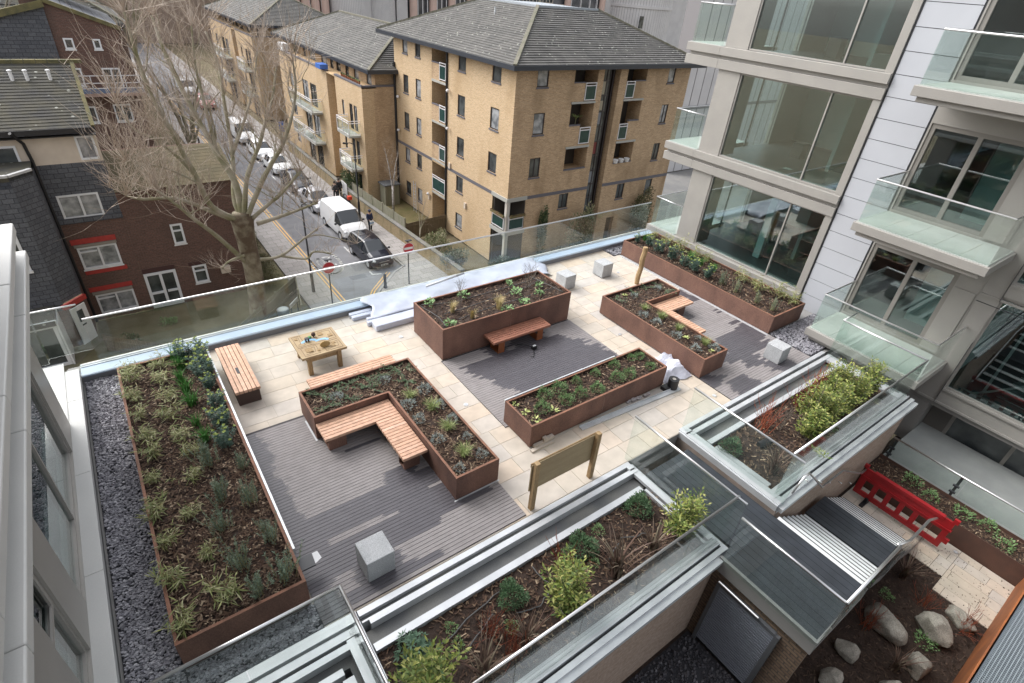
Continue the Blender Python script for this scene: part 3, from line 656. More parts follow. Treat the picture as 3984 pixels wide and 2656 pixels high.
PL = planter('L-shaped rusty planter holding an L-shaped bench, nearest the camera', [(3.64, 5.80), (4.59, 5.80), (4.59, 9.60), (2.04, 9.60), (2.04, 8.65), (3.64, 8.65)], .60, 800)
P2 = planter('tallest rusty planter with bare soil, grasses and black irrigation pipes', rect(5.63, 9.80, 9.79, 11.34), .93, 250)
P3 = planter('rectangular rusty planter in the centre, filled with small green shrubs', rect(5.66, 9.86, 6.18, 7.13), .60, 450)
P4 = planter('L-shaped rusty planter farther off, in front of the long right planter', [(10.94, 5.88), (11.90, 5.88), (11.90, 8.70), (13.38, 8.70), (13.38, 9.62), (10.94, 9.62)], .60, 450)
P5 = planter('long rusty planter on the right along the new building windows', rect(14.62, 16.33, 6.23, 12.36), .60, 450)
g = G(); g.box(.765, .80, 5.9, 12.2, .45, .605); g.obj('pale_edging', M_alu, P1)
g = G(); g.box(14.5, 14.60, 6.2, 12.3, .0, .03); g.obj('ground_edging', M_alu, P5)
g = G(); g.box(5.66, 9.0, 7.135, 7.165, .56, .62); g.obj('pale_edging', M_alu, P3)
g = G(); g.box(2.0, 2.035, 8.6, 9.3, .027, .035); g.obj('ground_edging', M_alu, PL); g = G(); g.box(3.6, 4.6, 5.76, 5.79, .027, .035); g.obj('ground_edging', M_alu, PL)
# irrigation pipes
def pipe(label, parts, mat_=None, r=.008):
    t = thing('irrigation_pipe', label, 'pipe', parts[0][0])
    for pts in parts:
        q = []
        for i in range(len(pts) - 1):
            for k in range(5): 
                v = Vector(pts[i]).lerp(Vector(pts[i + 1]), k / 5); q.append((v.x + random.gauss(0, .008), v.y + random.gauss(0, .012), v.z + random.random() * .012))
        q.append(pts[-1]); g = G(); g.tube(q, r, 6); g.obj('hose', mat_ or mat('grey_hose', (.09, .09, .09), .5), t, smooth=True)
    return t
pipe('grey irrigation pipes laid along the soil of the tallest planter', [[(5.8, 11.2, .87), (6.6, 10.95, .86), (9.4, 11.0, .86)], [(6.1, 10.55, .86), (7.5, 10.6, .86), (9.0, 10.72, .87), (9.55, 10.9, .88)], [(5.75, 11.2, .86), (5.9, 10.5, .86), (5.85, 9.95, .86)], [(6.3, 10.15, .86), (7.6, 10.25, .86), (9.6, 10.3, .86)], [(9.4, 11.2, .87), (9.5, 10.5, .9), (9.65, 9.95, .88)]])
pipe('grey irrigation hoses curling over the front planting bed', [[(1.7, 3.8, .03), (2.2, 3.62, .03), (2.6, 3.75, .03), (3.3, 3.85, .03)], [(3.3, 3.4, .03), (3.7, 3.3, .03), (4.0, 3.42, .04)], [(4.0, 3.9, .03), (4.0, 3.6, .05), (4.15, 3.35, .03)], [(2.35, 3.35, .03), (3.0, 3.6, .03)], [(5.2, 3.3, .03), (5.7, 3.5, .04), (6.2, 3.3, .03)], [(1.45, 3.7, .03), (1.4, 3.3, .05), (1.6, 2.9, .03)]], r=.010)
# granite cubes
def cube(label, x, y, s, rz):
    g = G(); h = s / 2; g.box(-h, h, -h, h, 0, s)
    o = g.obj('granite_cube', M_granite, bevel=.012); o.location = (x, y, .027); o.rotation_euler = (0, 0, rz)
    tag(o, label, 'cube seat', 'pale granite cube seats')
cube('speckled granite cube on the decking nearest the camera', 1.855, 5.34, .47, .01)
cube('granite cube half hidden behind the tallest planter', 11.1, 11.43, .46, .06)
cube('granite cube standing alone on the paving near the back balustrade', 12.83, 11.50, .46, .02)
cube('granite cube on the right decking beside the slate chippings', 13.60, 5.38, .46, .03)

# benches
def slatted(t, x0, x1, y0, y1, along, n, z0=.385, z1=.452, mi=M_cedar, gap=.012, name='seat'):
    g = G()
    for i in range(n):
        if along == 'x': a = y0 + (y1 - y0) * i / n; b = y0 + (y1 - y0) * (i + 1) / n; g.box(x0, x1, a + gap / 2, b - gap / 2, z0, z1 + random.uniform(-.001, .001))
        else: a = x0 + (x1 - x0) * i / n; b = x0 + (x1 - x0) * (i + 1) / n; g.box(a + gap / 2, b - gap / 2, y0, y1, z0, z1 + random.uniform(-.001, .001))
    return g.obj(name, mi, t, bevel=.003)
def leg(t, x0, x1, y0, y1, z1=.384, m=None):
    g = G(); g.box(x0, x1, y0, y0 + .012, .028, z1); g.box(x0, x1, y1 - .012, y1, .028, z1); g.box(x0, x1, y0 + .012, y1 - .012, z1 - .012, z1); g.box(x0, x1, y0 + .012, y1 - .012, .028, .036)
    g.obj('leg', m or M_corten, t)
GB = 'slatted hardwood benches'
t = thing('slatted_bench', 'straight pale slatted bench standing free beside the long left planter', 'bench', (1.22, 11.35, 0), 0, GB)
slatted(t, .95, 1.47, 10.39, 12.30, 'y', 6)
g = G(); g.box(1.16, 1.22, 11.06, 11.3, .37, .458); g.obj('dark_slot', M_black, t); g = G(); g.box(.99, 1.45, 10.5, 10.52, .0, .384); g.box(.99, 1.45, 12.15, 12.17, .0, .384); g.box(.99, 1.01, 10.52, 12.15, .0, .384); g.box(1.43, 1.45, 10.52, 12.15, 0, .384); g.obj('leg', mat('dark_corten', (.06, .035, .028), .7), t)
t = thing('slatted_bench', 'pale slatted bench fixed behind the near L-shaped planter facing the play table', 'bench', (3.4, 9.87, 0), 0, GB)
slatted(t, 2.36, 4.36, 9.64, 10.13, 'x', 6); leg(t, 2.6, 2.9, 9.66, 10.0); leg(t, 3.8, 4.1, 9.66, 10.0)
t = thing('slatted_bench', 'L-shaped slatted bench wrapped inside the near L-shaped planter', 'bench', (3.1, 8.3, 0), 0, GB)
slatted(t, 2.05, 3.62, 8.09, 8.63, 'x', 6); slatted(t, 3.10, 3.62, 6.84, 8.085, 'x', 14)
leg(t, 2.14, 2.5, 8.2, 8.5); leg(t, 3.17, 3.5, 6.96, 7.2)
t = thing('slatted_bench', 'red brown slatted bench in front of the tallest planter', 'bench', (7.75, 9.5, 0), 0, GB)
slatted(t, 6.83, 8.70, 9.27, 9.765, 'x', 6, mi=M_cedar_d); leg(t, 7.02, 7.22, 9.33, 9.7, m=M_orange); leg(t, 8.3, 8.5, 9.33, 9.7, m=M_orange)
t = thing('slatted_bench', 'L-shaped slatted bench inside the farther L-shaped planter', 'bench', (12.5, 8.3, 0), 0, GB)
slatted(t, 11.93, 13.42, 8.16, 8.68, 'x', 6); slatted(t, 11.93, 12.40, 6.91, 8.155, 'x', 14); leg(t, 12.9, 13.2, 8.25, 8.55); leg(t, 12.0, 12.3, 7.0, 7.25)

# play table
t = thing('play_table', 'wooden play table with blue river pieces and small wooden models on top', 'table', (3.03, 11.28, 0))
g = G(); g.box(2.5, 3.56, 10.76, 11.8, .505, .55); g.box(2.5, 3.56, 10.76, 10.79, .55, .565); g.obj('table_top', mat('pale_ply', (.38, .285, .165), .65, (.31, .22, .12), 4, fine=.15), t)
g = G(); g.box(2.62, 3.42, 10.84, 10.88, .36, .50); g.box(2.62, 3.42, 11.66, 11.70, .36, .50); g.box(2.62, 2.66, 10.88, 11.66, .36, .50); g.box(3.38, 3.42, 10.88, 11.66, .36, .50); g.obj('apron', M_pine, t)
for a, b in ((2.62, 10.80), (3.33, 10.80), (2.62, 11.62), (3.33, 11.62)): g = G(); g.box(a, a + .10, b, b + .10, 0, .505); g.obj('leg', M_pine, t, bevel=.006)
g = G()
for i in range(12):
    a = i / 11; 
    for o_, x0, y0 in ((0, 2.68, 11.38), (1, 2.95, 11.28)):
        an = (2.6 - a * 2.2) if o_ == 0 else (2.2 - a * 1.9)
        g.box(x0 + .18 + .16 * math.cos(an) - .03, x0 + .18 + .16 * math.cos(an) + .03, y0 + .0 + .10 * math.sin(an) - .03, y0 + .10 * math.sin(an) + .03, .55, .5535 + i * .0002)
g.obj('blue_river', mat('light_blue_paint', (.22, .45, .70), .4), t)
g = G()
for r_ in range(18): an = 2 * PI * r_ / 18; g.tube([(3.13, 11.03 + .0, .62), (3.13 + .12 * math.cos(an), 11.03 + .02 * math.sin(an), .62 + .07 * math.sin(an))], .02, 5)
g.obj('wooden_wheel', mat('play_wood', (.42, .28, .11), .6), t)
g = G(); 
for a, b, s_, hh in ((2.78, 11.0, .09, .02), (2.95, 10.95, .06, .015), (3.35, 11.1, .08, .012), (3.4, 11.45, .10, .012), (3.2, 11.6, .12, .012), (2.62, 11.62, .07, .012), (2.75, 11.05, .16, .008), (3.3, 11.0, .11, .008)): g = G(); g.box(a - s_ / 2, a + s_ / 2, b - s_ / 2, b + s_ / 2, .551, .551 + hh); g.obj('relief_block', mat('relief_wood', (.27, .18, .08), .65), t)
g = G()
def loop(pts, w=.008):
    for i in range(len(pts) - 1): g.beam((pts[i][0], pts[i][1], .5515), (pts[i + 1][0], pts[i + 1][1], .5515), w, .003)
for (a, b, c, d) in ((2.6, 2.95, 10.84, 11.2), (3.08, 3.5, 11.3, 11.75), (2.56, 2.75, 11.3, 11.75), (3.1, 3.5, 10.84, 11.15)): loop([(a, c), (b, c), (b, d), (a, d), (a, c)]); loop([(a + .05, c + .06), (b - .08, c + .1), (b - .05, d - .07), (a + .09, d - .05)])
loop([(2.56, 11.24), (2.9, 11.26), (3.05, 11.2), (3.5, 11.24)], .012); g.obj('engraved_lines', mat('burnt_line', (.10, .06, .03), .8), t)
def ball(g, c, r, n=8, m=5, mi=0, sq=1):
    b = len(g.v)
    for i in range(m + 1):
        ph = -PI / 2 + PI * i / m
        for k in range(n): g.v.append((c[0] + r * math.cos(ph) * math.cos(2 * PI * k / n), c[1] + r * math.cos(ph) * math.sin(2 * PI * k / n), c[2] + r * sq * math.sin(ph)))
    for i in range(m):
        for k in range(n): q = (k + 1) % n; g.f.append((b + i * n + k, b + i * n + q, b + (i + 1) * n + q, b + (i + 1) * n + k)); g.m.append(mi)
g = G(); g.tube([(3.03, 11.55, .55), (3.03, 11.55, .60)], .015, 6); ball(g, (3.03, 11.55, .63), .055); g.obj('toy_tree', mat('dark_brown_wood', (.06, .03, .02), .7), t)
g = G(); ball(g, (2.93, 11.55, .575), .05, sq=.6); g.obj('toy_hill', mat('green_paint', (.08, .25, .08), .6), t)
g = G(); g.box(2.79, 2.82, 11.4, 11.47, .55, .63); g.box(2.85, 2.88, 11.4, 11.47, .55, .63); g.box(2.79, 2.88, 11.4, 11.47, .63, .65); g.obj('toy_bridge', M_dark, t)

# display board on two posts
t = thing('timber_board', 'blank timber board held between two square posts at the paving edge', 'board', (5.47, 4.92, 0))
for x in (4.69, 6.17): g = G(); g.box(x, x + .095, 4.86, 4.955, 0, 1.20); g.obj('post', M_pine, t, bevel=.008)
g = G(); g.box(4.67, 6.29, 4.958, 4.982, .46, 1.12); g.obj('board', mat('board_wood', (.37, .29, .175), .7, (.30, .225, .13), 2.5, fine=.12, stretch=(.3, 1, 3)), t)
g = G(); g.box(4.67, 6.29, 4.984, 5.0, 1.05, 1.14); g.obj('top_rail', M_pine, t)
# rough post
g = G(); pts = [(13.44, 10.44, 0), (13.43, 10.44, .3), (13.47, 10.43, .6), (13.45, 10.44, .9), (13.48, 10.43, 1.15), (13.47, 10.43, 1.32)]; g.tube(pts, [.075, .085, .08, .09, .085, .08], 8)
tag(g.obj('timber_post', M_pine), 'single rough knobbly timber post standing between planter and paving', 'post')
# recessed floor lights
for i, (x, y, l) in enumerate(((5.21, 11.29, 'small round floor light in the paving beside the tallest planter end'), (5.25, 8.05, 'small round floor light in the paving right of the near L-shaped planter'), (10.63, 8.43, 'small round floor light in the paving left of the farther L-shaped planter'), (13.48, 11.35, 'small round floor light in the paving near the rough timber post'), (10.71, 5.22, 'small round floor light in the paving near the right planting bed'), (14.02, .06 - .2, 'small round floor light in the courtyard paving'))):
    z = 0 if i < 5 else -2.395
    t = thing('floor_light', l, 'floor light', (x, y, z), 0, 'recessed floor lights')
    g = G(); g.tube([(x, y, z + .002), (x, y, z + .012)], .055, 16); g.obj('rim', M_steel, t); g = G(); g.tube([(x, y, z + .012), (x, y, z + .015)], .035, 12); g.obj('lens', M_lampglass, t)
# bundles in white film along the back
def bundle(label, x0, x1, y0, y1, z0, z1, n):
    g = G()
    for i in range(n):
        a = y0 + (y1 - y0) * i / n; b = y0 + (y1 - y0) * (i + 1) / n; dx = random.uniform(-.12, .12)
        g.box(x0 + dx, x1 + dx, a + .006, b - .006, z0, z1 - random.random() * .02)
    tag(g.obj('wrapped_bundle', M_film, bevel=.025), label, 'bundle', 'white wrapped bundles on the paving')
bundle('low white wrapped bundle at the front of the stack beside the tallest planter', 4.85, 8.9, 11.80, 12.12, .0, .19, 1)
bundle('white wrapped bundle second from the front, beside the tallest planter', 4.62, 8.6, 12.14, 12.42, .0, .16, 2)
bundle('white wrapped bundle lying against the back parapet', 4.3, 7.6, 12.60, 12.93, .0, .13, 2)
g = G(); nx, ny = 70, 12
for i in range(nx + 1):
    for j in range(ny + 1):
        x = 4.95 + 6.35 * i / nx; t_ = j / ny; y = 12.25 + 1.0 * t_; prof = .17 + .13 * t_
        if i == nx: prof *= .6
        wr = .016 * math.sin(x * 2.3 + y * 4) + .010 * math.sin(x * 5.7 - y * 6) + random.uniform(-.006, .006)
        g.v.append((x + .1 * math.sin(y * 9), y, max(.03, prof + wr - (.3 * (x - 10.9) if x > 10.9 else 0) * (1 - t_ * .3))))
for i in range(nx):
    for j in range(ny): k = i * (ny + 1) + j; g.f.append((k, k + ny + 1, k + ny + 2, k + 1)); g.m.append(0)
o = g.obj('plastic_sheet', M_film, smooth=True); tag(o, 'white plastic sheet draped over the stack along the back parapet', 'sheet')
sm = o.modifiers.new('thickness', 'SOLIDIFY'); sm.thickness = .004
g = G(); g.tube([(6.75, 12.72, .47), (8.15, 12.90, .50)], .035, 10); tag(g.obj('wrapped_tube', M_alu, smooth=True), 'silver wrapped tube lying on top of the plastic sheet', 'tube')
# white bag, roll, steel channel, offcuts
g = G(); nx, ny = 22, 18
for i in range(nx + 1):
    for j in range(ny + 1):
        u, v = i / nx, j / ny; x = 9.93 + .92 * u + .16 * v; y = 6.16 + .92 * v - .14 * u; e = min(u, 1 - u, v, 1 - v)
        fold = .035 * math.sin(u * 11 + v * 3) + .03 * math.sin(v * 13 - u * 5) + .02 * math.sin((u + v) * 21)
        g.v.append((x + .02 * math.sin(v * 17), y + .02 * math.sin(u * 15), .028 + min(1, e * 4.5) * (.22 + .10 * v + fold) + random.uniform(-.004, .004)))
for i in range(nx):
    for j in range(ny): k = i * (ny + 1) + j; g.f.append((k, k + ny + 1, k + ny + 2, k + 1)); g.m.append(0)
tag(g.obj('rubble_bag', M_bag), 'crumpled white woven bag slumped beside the central planter end', 'bag')
t = thing('membrane_roll', 'short black roll of membrane standing by the white bag', 'roll', (9.99, 5.98, 0))
g = G(); n = 20
for r0, r1, z1 in ((.13, .05, .30),):
    for k in range(n):
        a = 2 * PI * k / n; b = 2 * PI * (k + 1) / n; f = lambda r, q, z: (9.99 + r * math.cos(q), 5.98 + r * math.sin(q), z)
        g.quad([f(r0, a, 0), f(r0, b, 0), f(r0, b, z1), f(r0, a, z1)]); g.quad([f(r0, a, z1), f(r0, b, z1), f(r1, b, z1), f(r1, a, z1)]); g.quad([f(r1, a, z1), f(r1, b, z1), f(r1, b, 0), f(r1, a, 0)])
g.obj('roll', M_black, t); g = G(); g.tube([(9.99, 5.98, .1), (9.99, 5.98, .303)], .046, 12); g.obj('core', mat('card_core', (.35, .33, .3), .8), t)
g = G(); g.box(9.72, 9.95, 5.95, 6.12, .0, .10); tag(g.obj('dark_offcut', M_black), 'black plastic offcut lying next to the membrane roll', 'offcut')
t = thing('steel_channel', 'long grey steel channel lying on the paving along the central planter', 'channel', (8.5, 6.0, 0))
g = G(); g.beam((7.0, 6.045, .02), (10.15, 5.86, .02), .11, .03); g.obj('web', M_alu, t); g = G(); g.beam((7.0, 6.10, .045), (10.15, 5.915, .045), .012, .06); g.obj('flange', M_alu, t)
g = G()
for _ in range(26): x = 8.55 + random.random() * .75; y = 6.11 + random.random() * .05 - (x - 8.5) * .03; r_ = random.uniform(.02, .045); g.box(x - r_, x + r_, y - r_ * .7, y + r_ * .7, 0, random.uniform(.03, .07))
tag(g.obj('rubble', mat('pale_rubble', (.36, .31, .30), .9, (.46, .44, .45), 9)), 'small heap of pale rubble against the steel channel', 'rubble')
GS = 'sawn sandstone offcuts by the central planter'
for (a, b, c, d, z0, z1, rz, l) in ((5.62, 6.22, 6.02, 6.10, 0, .05, 0, 'longest sandstone offcut lying against the central planter'), (5.74, 6.2, 6.09, 6.165, 0, .085, 0, 'sandstone offcut lying behind the longest one at the central planter'), (5.98, 6.25, 6.08, 6.165, .086, .15, 0, 'sandstone offcut on top of the little stack by the central planter'), (5.97, 6.07, 6.09, 6.16, .151, .19, 0, 'smallest sandstone offcut topping the stack by the central planter')):
    g = G(); g.box(a, b, c, d, z0, z1); tag(g.obj('stone_offcut', M_sand), l, 'stone offcut', GS)
t = thing('cable_box', 'black electrical box with a loose cable lying under the red brown bench', 'electrical box', (7.98, 9.05, .03))
g = G(); g.box(7.93, 8.06, 9.0, 9.09, .03, .13); g.obj('box', M_black, t, bevel=.008); g = G(); g.box(7.95, 8.04, 9.02, 9.08, .131, .135); g.obj('grey_lid', M_alu, t)
g = G(); g.tube([(7.62, 9.32, .12), (7.75, 9.24, .13), (7.88, 9.15, .12), (7.93, 9.06, .08)], .012, 6); g.tube([(7.95, 9.0, .05), (7.82, 8.82, .05), (7.72, 8.72, .06), (7.66, 8.80, .06)], .009, 6); g.obj('cable', M_black, t, smooth=True)
t = thing('dark_tray', 'flat dark tray with a crumpled paper label beside the long left planter', 'tray', (.86, 5.8, .03))
g = G(); g.box(.785, 1.0, 5.62, 5.86, .35, .38); g.obj('tray', M_dark, t); g = G(); g.quad([(1.0, 5.64, .38), (1.12, 5.72, .34), (1.10, 5.86, .36), (1.01, 5.83, .40)]); g.obj('paper', M_white, t)

# ---------------------------------------------------------------- planting
LF = lambda n, *c: rampmat(n, list(c), .6, .35, fine=0)
L_bamboo = LF('bamboo_leaf', (.15, .175, .055), (.28, .285, .115), (.10, .14, .038), (.44, .41, .24), (.13, .175, .042), (.23, .18, .085))
L_bstem = LF('bamboo_stem', (.28, .25, .10), (.35, .30, .14))
L_grass = LF('deep_green_blade', (.035, .13, .02), (.06, .20, .03), (.045, .16, .025), (.09, .25, .05))
L_euph = LF('blue_green_leaf', (.055, .105, .08), (.085, .145, .11), (.045, .085, .06), (.11, .17, .13))
L_eutip = LF('lime_flower', (.42, .48, .15), (.34, .42, .12))
L_rose = LF('rosemary_leaf', (.12, .18, .12), (.19, .25, .18), (.09, .14, .09), (.25, .30, .23))
L_silver = LF('silver_leaf', (.21, .25, .23), (.30, .34, .32), (.25, .29, .28), (.16, .20, .18))
L_tuft = LF('light_green_blade', (.22, .28, .09), (.30, .36, .14), (.16, .22, .06), (.38, .38, .19))
L_feather = LF('straw_blade', (.50, .37, .18), (.58, .46, .25), (.36, .33, .13), (.44, .33, .15))
L_creep = LF('creeping_leaf', (.055, .10, .045), (.09, .145, .065), (.04, .075, .035), (.13, .19, .10))
L_clump = LF('fresh_green_leaf', (.13, .24, .08), (.20, .33, .13), (.10, .19, .07), (.26, .38, .18))
L_hebe = LF('mid_green_leaf', (.075, .145, .05), (.12, .21, .075), (.06, .115, .04), (.17, .27, .10))
L_prim = LF('yellow_green_leaf', (.36, .42, .13), (.46, .48, .20), (.28, .36, .10))
L_box = LF('glossy_green_leaf', (.055, .11, .05), (.085, .155, .07), (.04, .085, .04), (.12, .20, .09))
L_laur = LF('dark_whorled_leaf', (.05, .10, .06), (.08, .14, .09), (.10, .18, .11))
L_euon = LF('variegated_leaf', (.09, .15, .03), (.33, .34, .08), (.06, .11, .022), (.48, .46, .16), (.08, .14, .03), (.20, .25, .05), (.05, .10, .028))
L_phor = LF('bronze_blade', (.13, .07, .055), (.22, .16, .12), (.10, .055, .045), (.28, .24, .17), (.17, .10, .08))
L_dog = LF('red_stem', (.22, .05, .03), (.32, .09, .04), (.16, .04, .03))
L_bare = LF('grey_twig', (.17, .145, .115), (.24, .21, .175))
def pm(name, fn, mats, n=3):
    out = []
    for i in range(n):
        g = G(); fn(g); out.append(g.mesh(name, mats))
    return out
U = random.uniform
def f_bamboo(g):
    for _ in range(15):
        az = U(0, 2 * PI); ln = abs(random.gauss(0, .36)); h = U(.20, .50); x = random.gauss(0, .06); y = random.gauss(0, .06)
        d = Vector((math.sin(ln) * math.cos(az), math.sin(ln) * math.sin(az), math.cos(ln))); p = Vector((x, y, 0)); q = p + d * h; g.tube([p, q], [.0035, .002], 3, 1, False)
        for k in range(9):
            a = U(.35, 1.05); b = p.lerp(q, a); z = U(0, 2 * PI); L = U(.09, .24); g.leaf(b, (math.cos(z) + d.x, math.sin(z) + d.y, U(-.6, .5)), L, .022)
def f_grass(g):
    for _ in range(85): g.blade((random.gauss(0, .04), random.gauss(0, .04), 0), U(0, 2 * PI), U(.22, .40), .012, U(0, .35), U(.6, 1.7))
def f_euph(g):
    for _ in range(16):
        az = U(0, 2 * PI); ln = abs(random.gauss(0, .35)); d = Vector((math.sin(ln) * math.cos(az), math.sin(ln) * math.sin(az), math.cos(ln))); p = Vector((random.gauss(0, .06), random.gauss(0, .06), 0)); h = U(.22, .40)
        for k in range(46):
            a = U(.15, 1); z = U(0, 2 * PI); g.leaf(p + d * h * a, (math.cos(z) + d.x * .6, math.sin(z) + d.y * .6, U(-.1, .7)), U(.05, .085), .016)
        for k in range(9): z = U(0, 2 * PI); g.leaf(p + d * (h + .01), (math.cos(z) * .8, math.sin(z) * .8, U(.2, 1)), .035, .025, mi=1)
def f_rose(g):
    for _ in range(22):
        az = U(0, 2 * PI); ln = abs(random.gauss(0, .22)); d = Vector((math.sin(ln) * math.cos(az), math.sin(ln) * math.sin(az), math.cos(ln))); p = Vector((random.gauss(0, .05), random.gauss(0, .05), 0)); h = U(.22, .48)
        g.tube([p, p + d * h], [.003, .0015], 3, 1, False)
        for k in range(46): a = U(.05, 1) ** .9; z = U(0, 2 * PI); g.leaf(p + d * h * a, (math.cos(z) * .7 + d.x, math.sin(z) * .7 + d.y, U(.3, 1)), U(.025, .045), .008)
def dome(r, h, n, L, W, up=.5):
    def f(g):
        for _ in range(n):
            z = U(0, 2 * PI); c = U(0, 1); s = math.sqrt(1 - c * c); rr = U(.55, 1) * (1 + .18 * math.sin(3 * z + 1)); p = (r * rr * s * math.cos(z), r * rr * s * math.sin(z), h * rr * c + .01)
            g.leaf(p, (math.cos(z) * s + random.gauss(0, .5), math.sin(z) * s + random.gauss(0, .5), c * up + U(0, .8)), U(.7, 1.25) * L, W)
    return f
def f_tuft(g):
    for _ in range(130): g.blade((random.gauss(0, .03), random.gauss(0, .03), 0), U(0, 2 * PI), U(.16, .30), .006, U(.1, .6), U(.9, 2.0))
def f_feather(g):
    az0 = U(0, 2 * PI)
    for _ in range(170): g.blade((random.gauss(0, .025), random.gauss(0, .025), 0), random.gauss(az0, .9), U(.25, .46), .004, U(.0, .35), U(.4, 1.5))
def f_creep(g):
    for _ in range(9):
        az = U(0, 2 * PI); L = U(.12, .34); p = Vector((0, 0, .03)); q = Vector((math.cos(az) * L, math.sin(az) * L, U(.02, .10))); g.tube([p, q], [.003, .002], 3, 1, False)
        for k in range(22): b = p.lerp(q, U(.1, 1)); z = U(0, 2 * PI); g.leaf(b, (math.cos(z), math.sin(z), U(0, .7)), U(.02, .045), .016)
def f_clump(g):
    for _ in range(38): z = U(0, 2 * PI); r = U(0, .12); L = U(.05, .09); g.leaf((r * math.cos(z), r * math.sin(z), U(.03, .13)), (math.cos(z), math.sin(z), U(-.1, .7)), L, L * .75)
def f_prim(g):
    for _ in range(11): z = U(0, 2 * PI); r = U(0, .05); L = U(.06, .12); g.leaf((r * math.cos(z), r * math.sin(z), U(.02, .05)), (math.cos(z), math.sin(z), U(.0, .5)), L, L * .45)
def f_twigs(g):
    def br(p, d, L, r, n):
        q = p + d * L; g.tube([p, p.lerp(q, .5) + Vector((U(-.01, .01), U(-.01, .01), 0)), q], [r, r * .85, r * .6], 4, 0, False)
        if n:
            for _ in range(random.choice((2, 3))): br(p.lerp(q, U(.5, 1)), (d + Vector((random.gauss(0, .35), random.gauss(0, .35), U(-.1, .3)))).normalized(), L * U(.55, .8), r * .6, n - 1)
    for _ in range(3): br(Vector((U(-.03, .03), U(-.03, .03), 0)), Vector((random.gauss(0, .18), random.gauss(0, .18), 1)).normalized(), U(.22, .32), .006, 3)
def f_laurel(g):
    for _ in range(46):
        z = U(0, 2 * PI); c = U(0, 1); s = math.sqrt(1 - c * c); rr = U(.6, 1); p = Vector((.27 * rr * s * math.cos(z), .27 * rr * s * math.sin(z), .36 * rr * c + .05)); ax = Vector((s * math.cos(z), s * math.sin(z), c + .4)).normalized(); o = ax.orthogonal().normalized(); o2 = ax.cross(o)
        for k in range(8): a = 2 * PI * k / 8 + U(-.2, .2); g.leaf(p, o * math.cos(a) + o2 * math.sin(a) + ax * .45, U(.07, .11), .028, ax)
def f_euon(g):
    for _ in range(30):
        az = U(0, 2 * PI); ln = abs(random.gauss(0, .33)); d = Vector((math.sin(ln) * math.cos(az), math.sin(ln) * math.sin(az), math.cos(ln))); p = Vector((random.gauss(0, .07), random.gauss(0, .07), 0)); h = U(.45, .95)
        g.tube([p, p + d * h], [.006, .003], 3, 1, False)
        for k in range(64):
            a = U(.22, 1); z = U(0, 2 * PI); off = U(0, .085); q = p + d * h * a + Vector((math.cos(z) * off, math.sin(z) * off, 0)); g.leaf(q, (math.cos(z), math.sin(z), U(-.1, .9)), U(.05, .095), .028)
def f_phor(g):
    for _ in range(34): g.blade((random.gauss(0, .035), random.gauss(0, .035), 0), U(0, 2 * PI), U(.5, 1.0), U(.026, .042), U(0, .35), U(.35, 1.35), 5)
def f_dog(g):
    for _ in range(26):
        az = U(0, 2 * PI); ln = abs(random.gauss(0, .45)); p = Vector((random.gauss(0, .06), random.gauss(0, .06), 0)); d = Vector((math.sin(ln) * math.cos(az), math.sin(ln) * math.sin(az), math.cos(ln))); h = U(.25, .62); q = p + d * h; g.tube([p, q], [.006, .0025], 3, 0, False)
        for _ in range(3): b = p.lerp(q, U(.4, .9)); g.tube([b, b + (d + Vector((random.gauss(0, .5), random.gauss(0, .5), .2))).normalized() * h * .35], [.003, .0015], 3, 0, False)
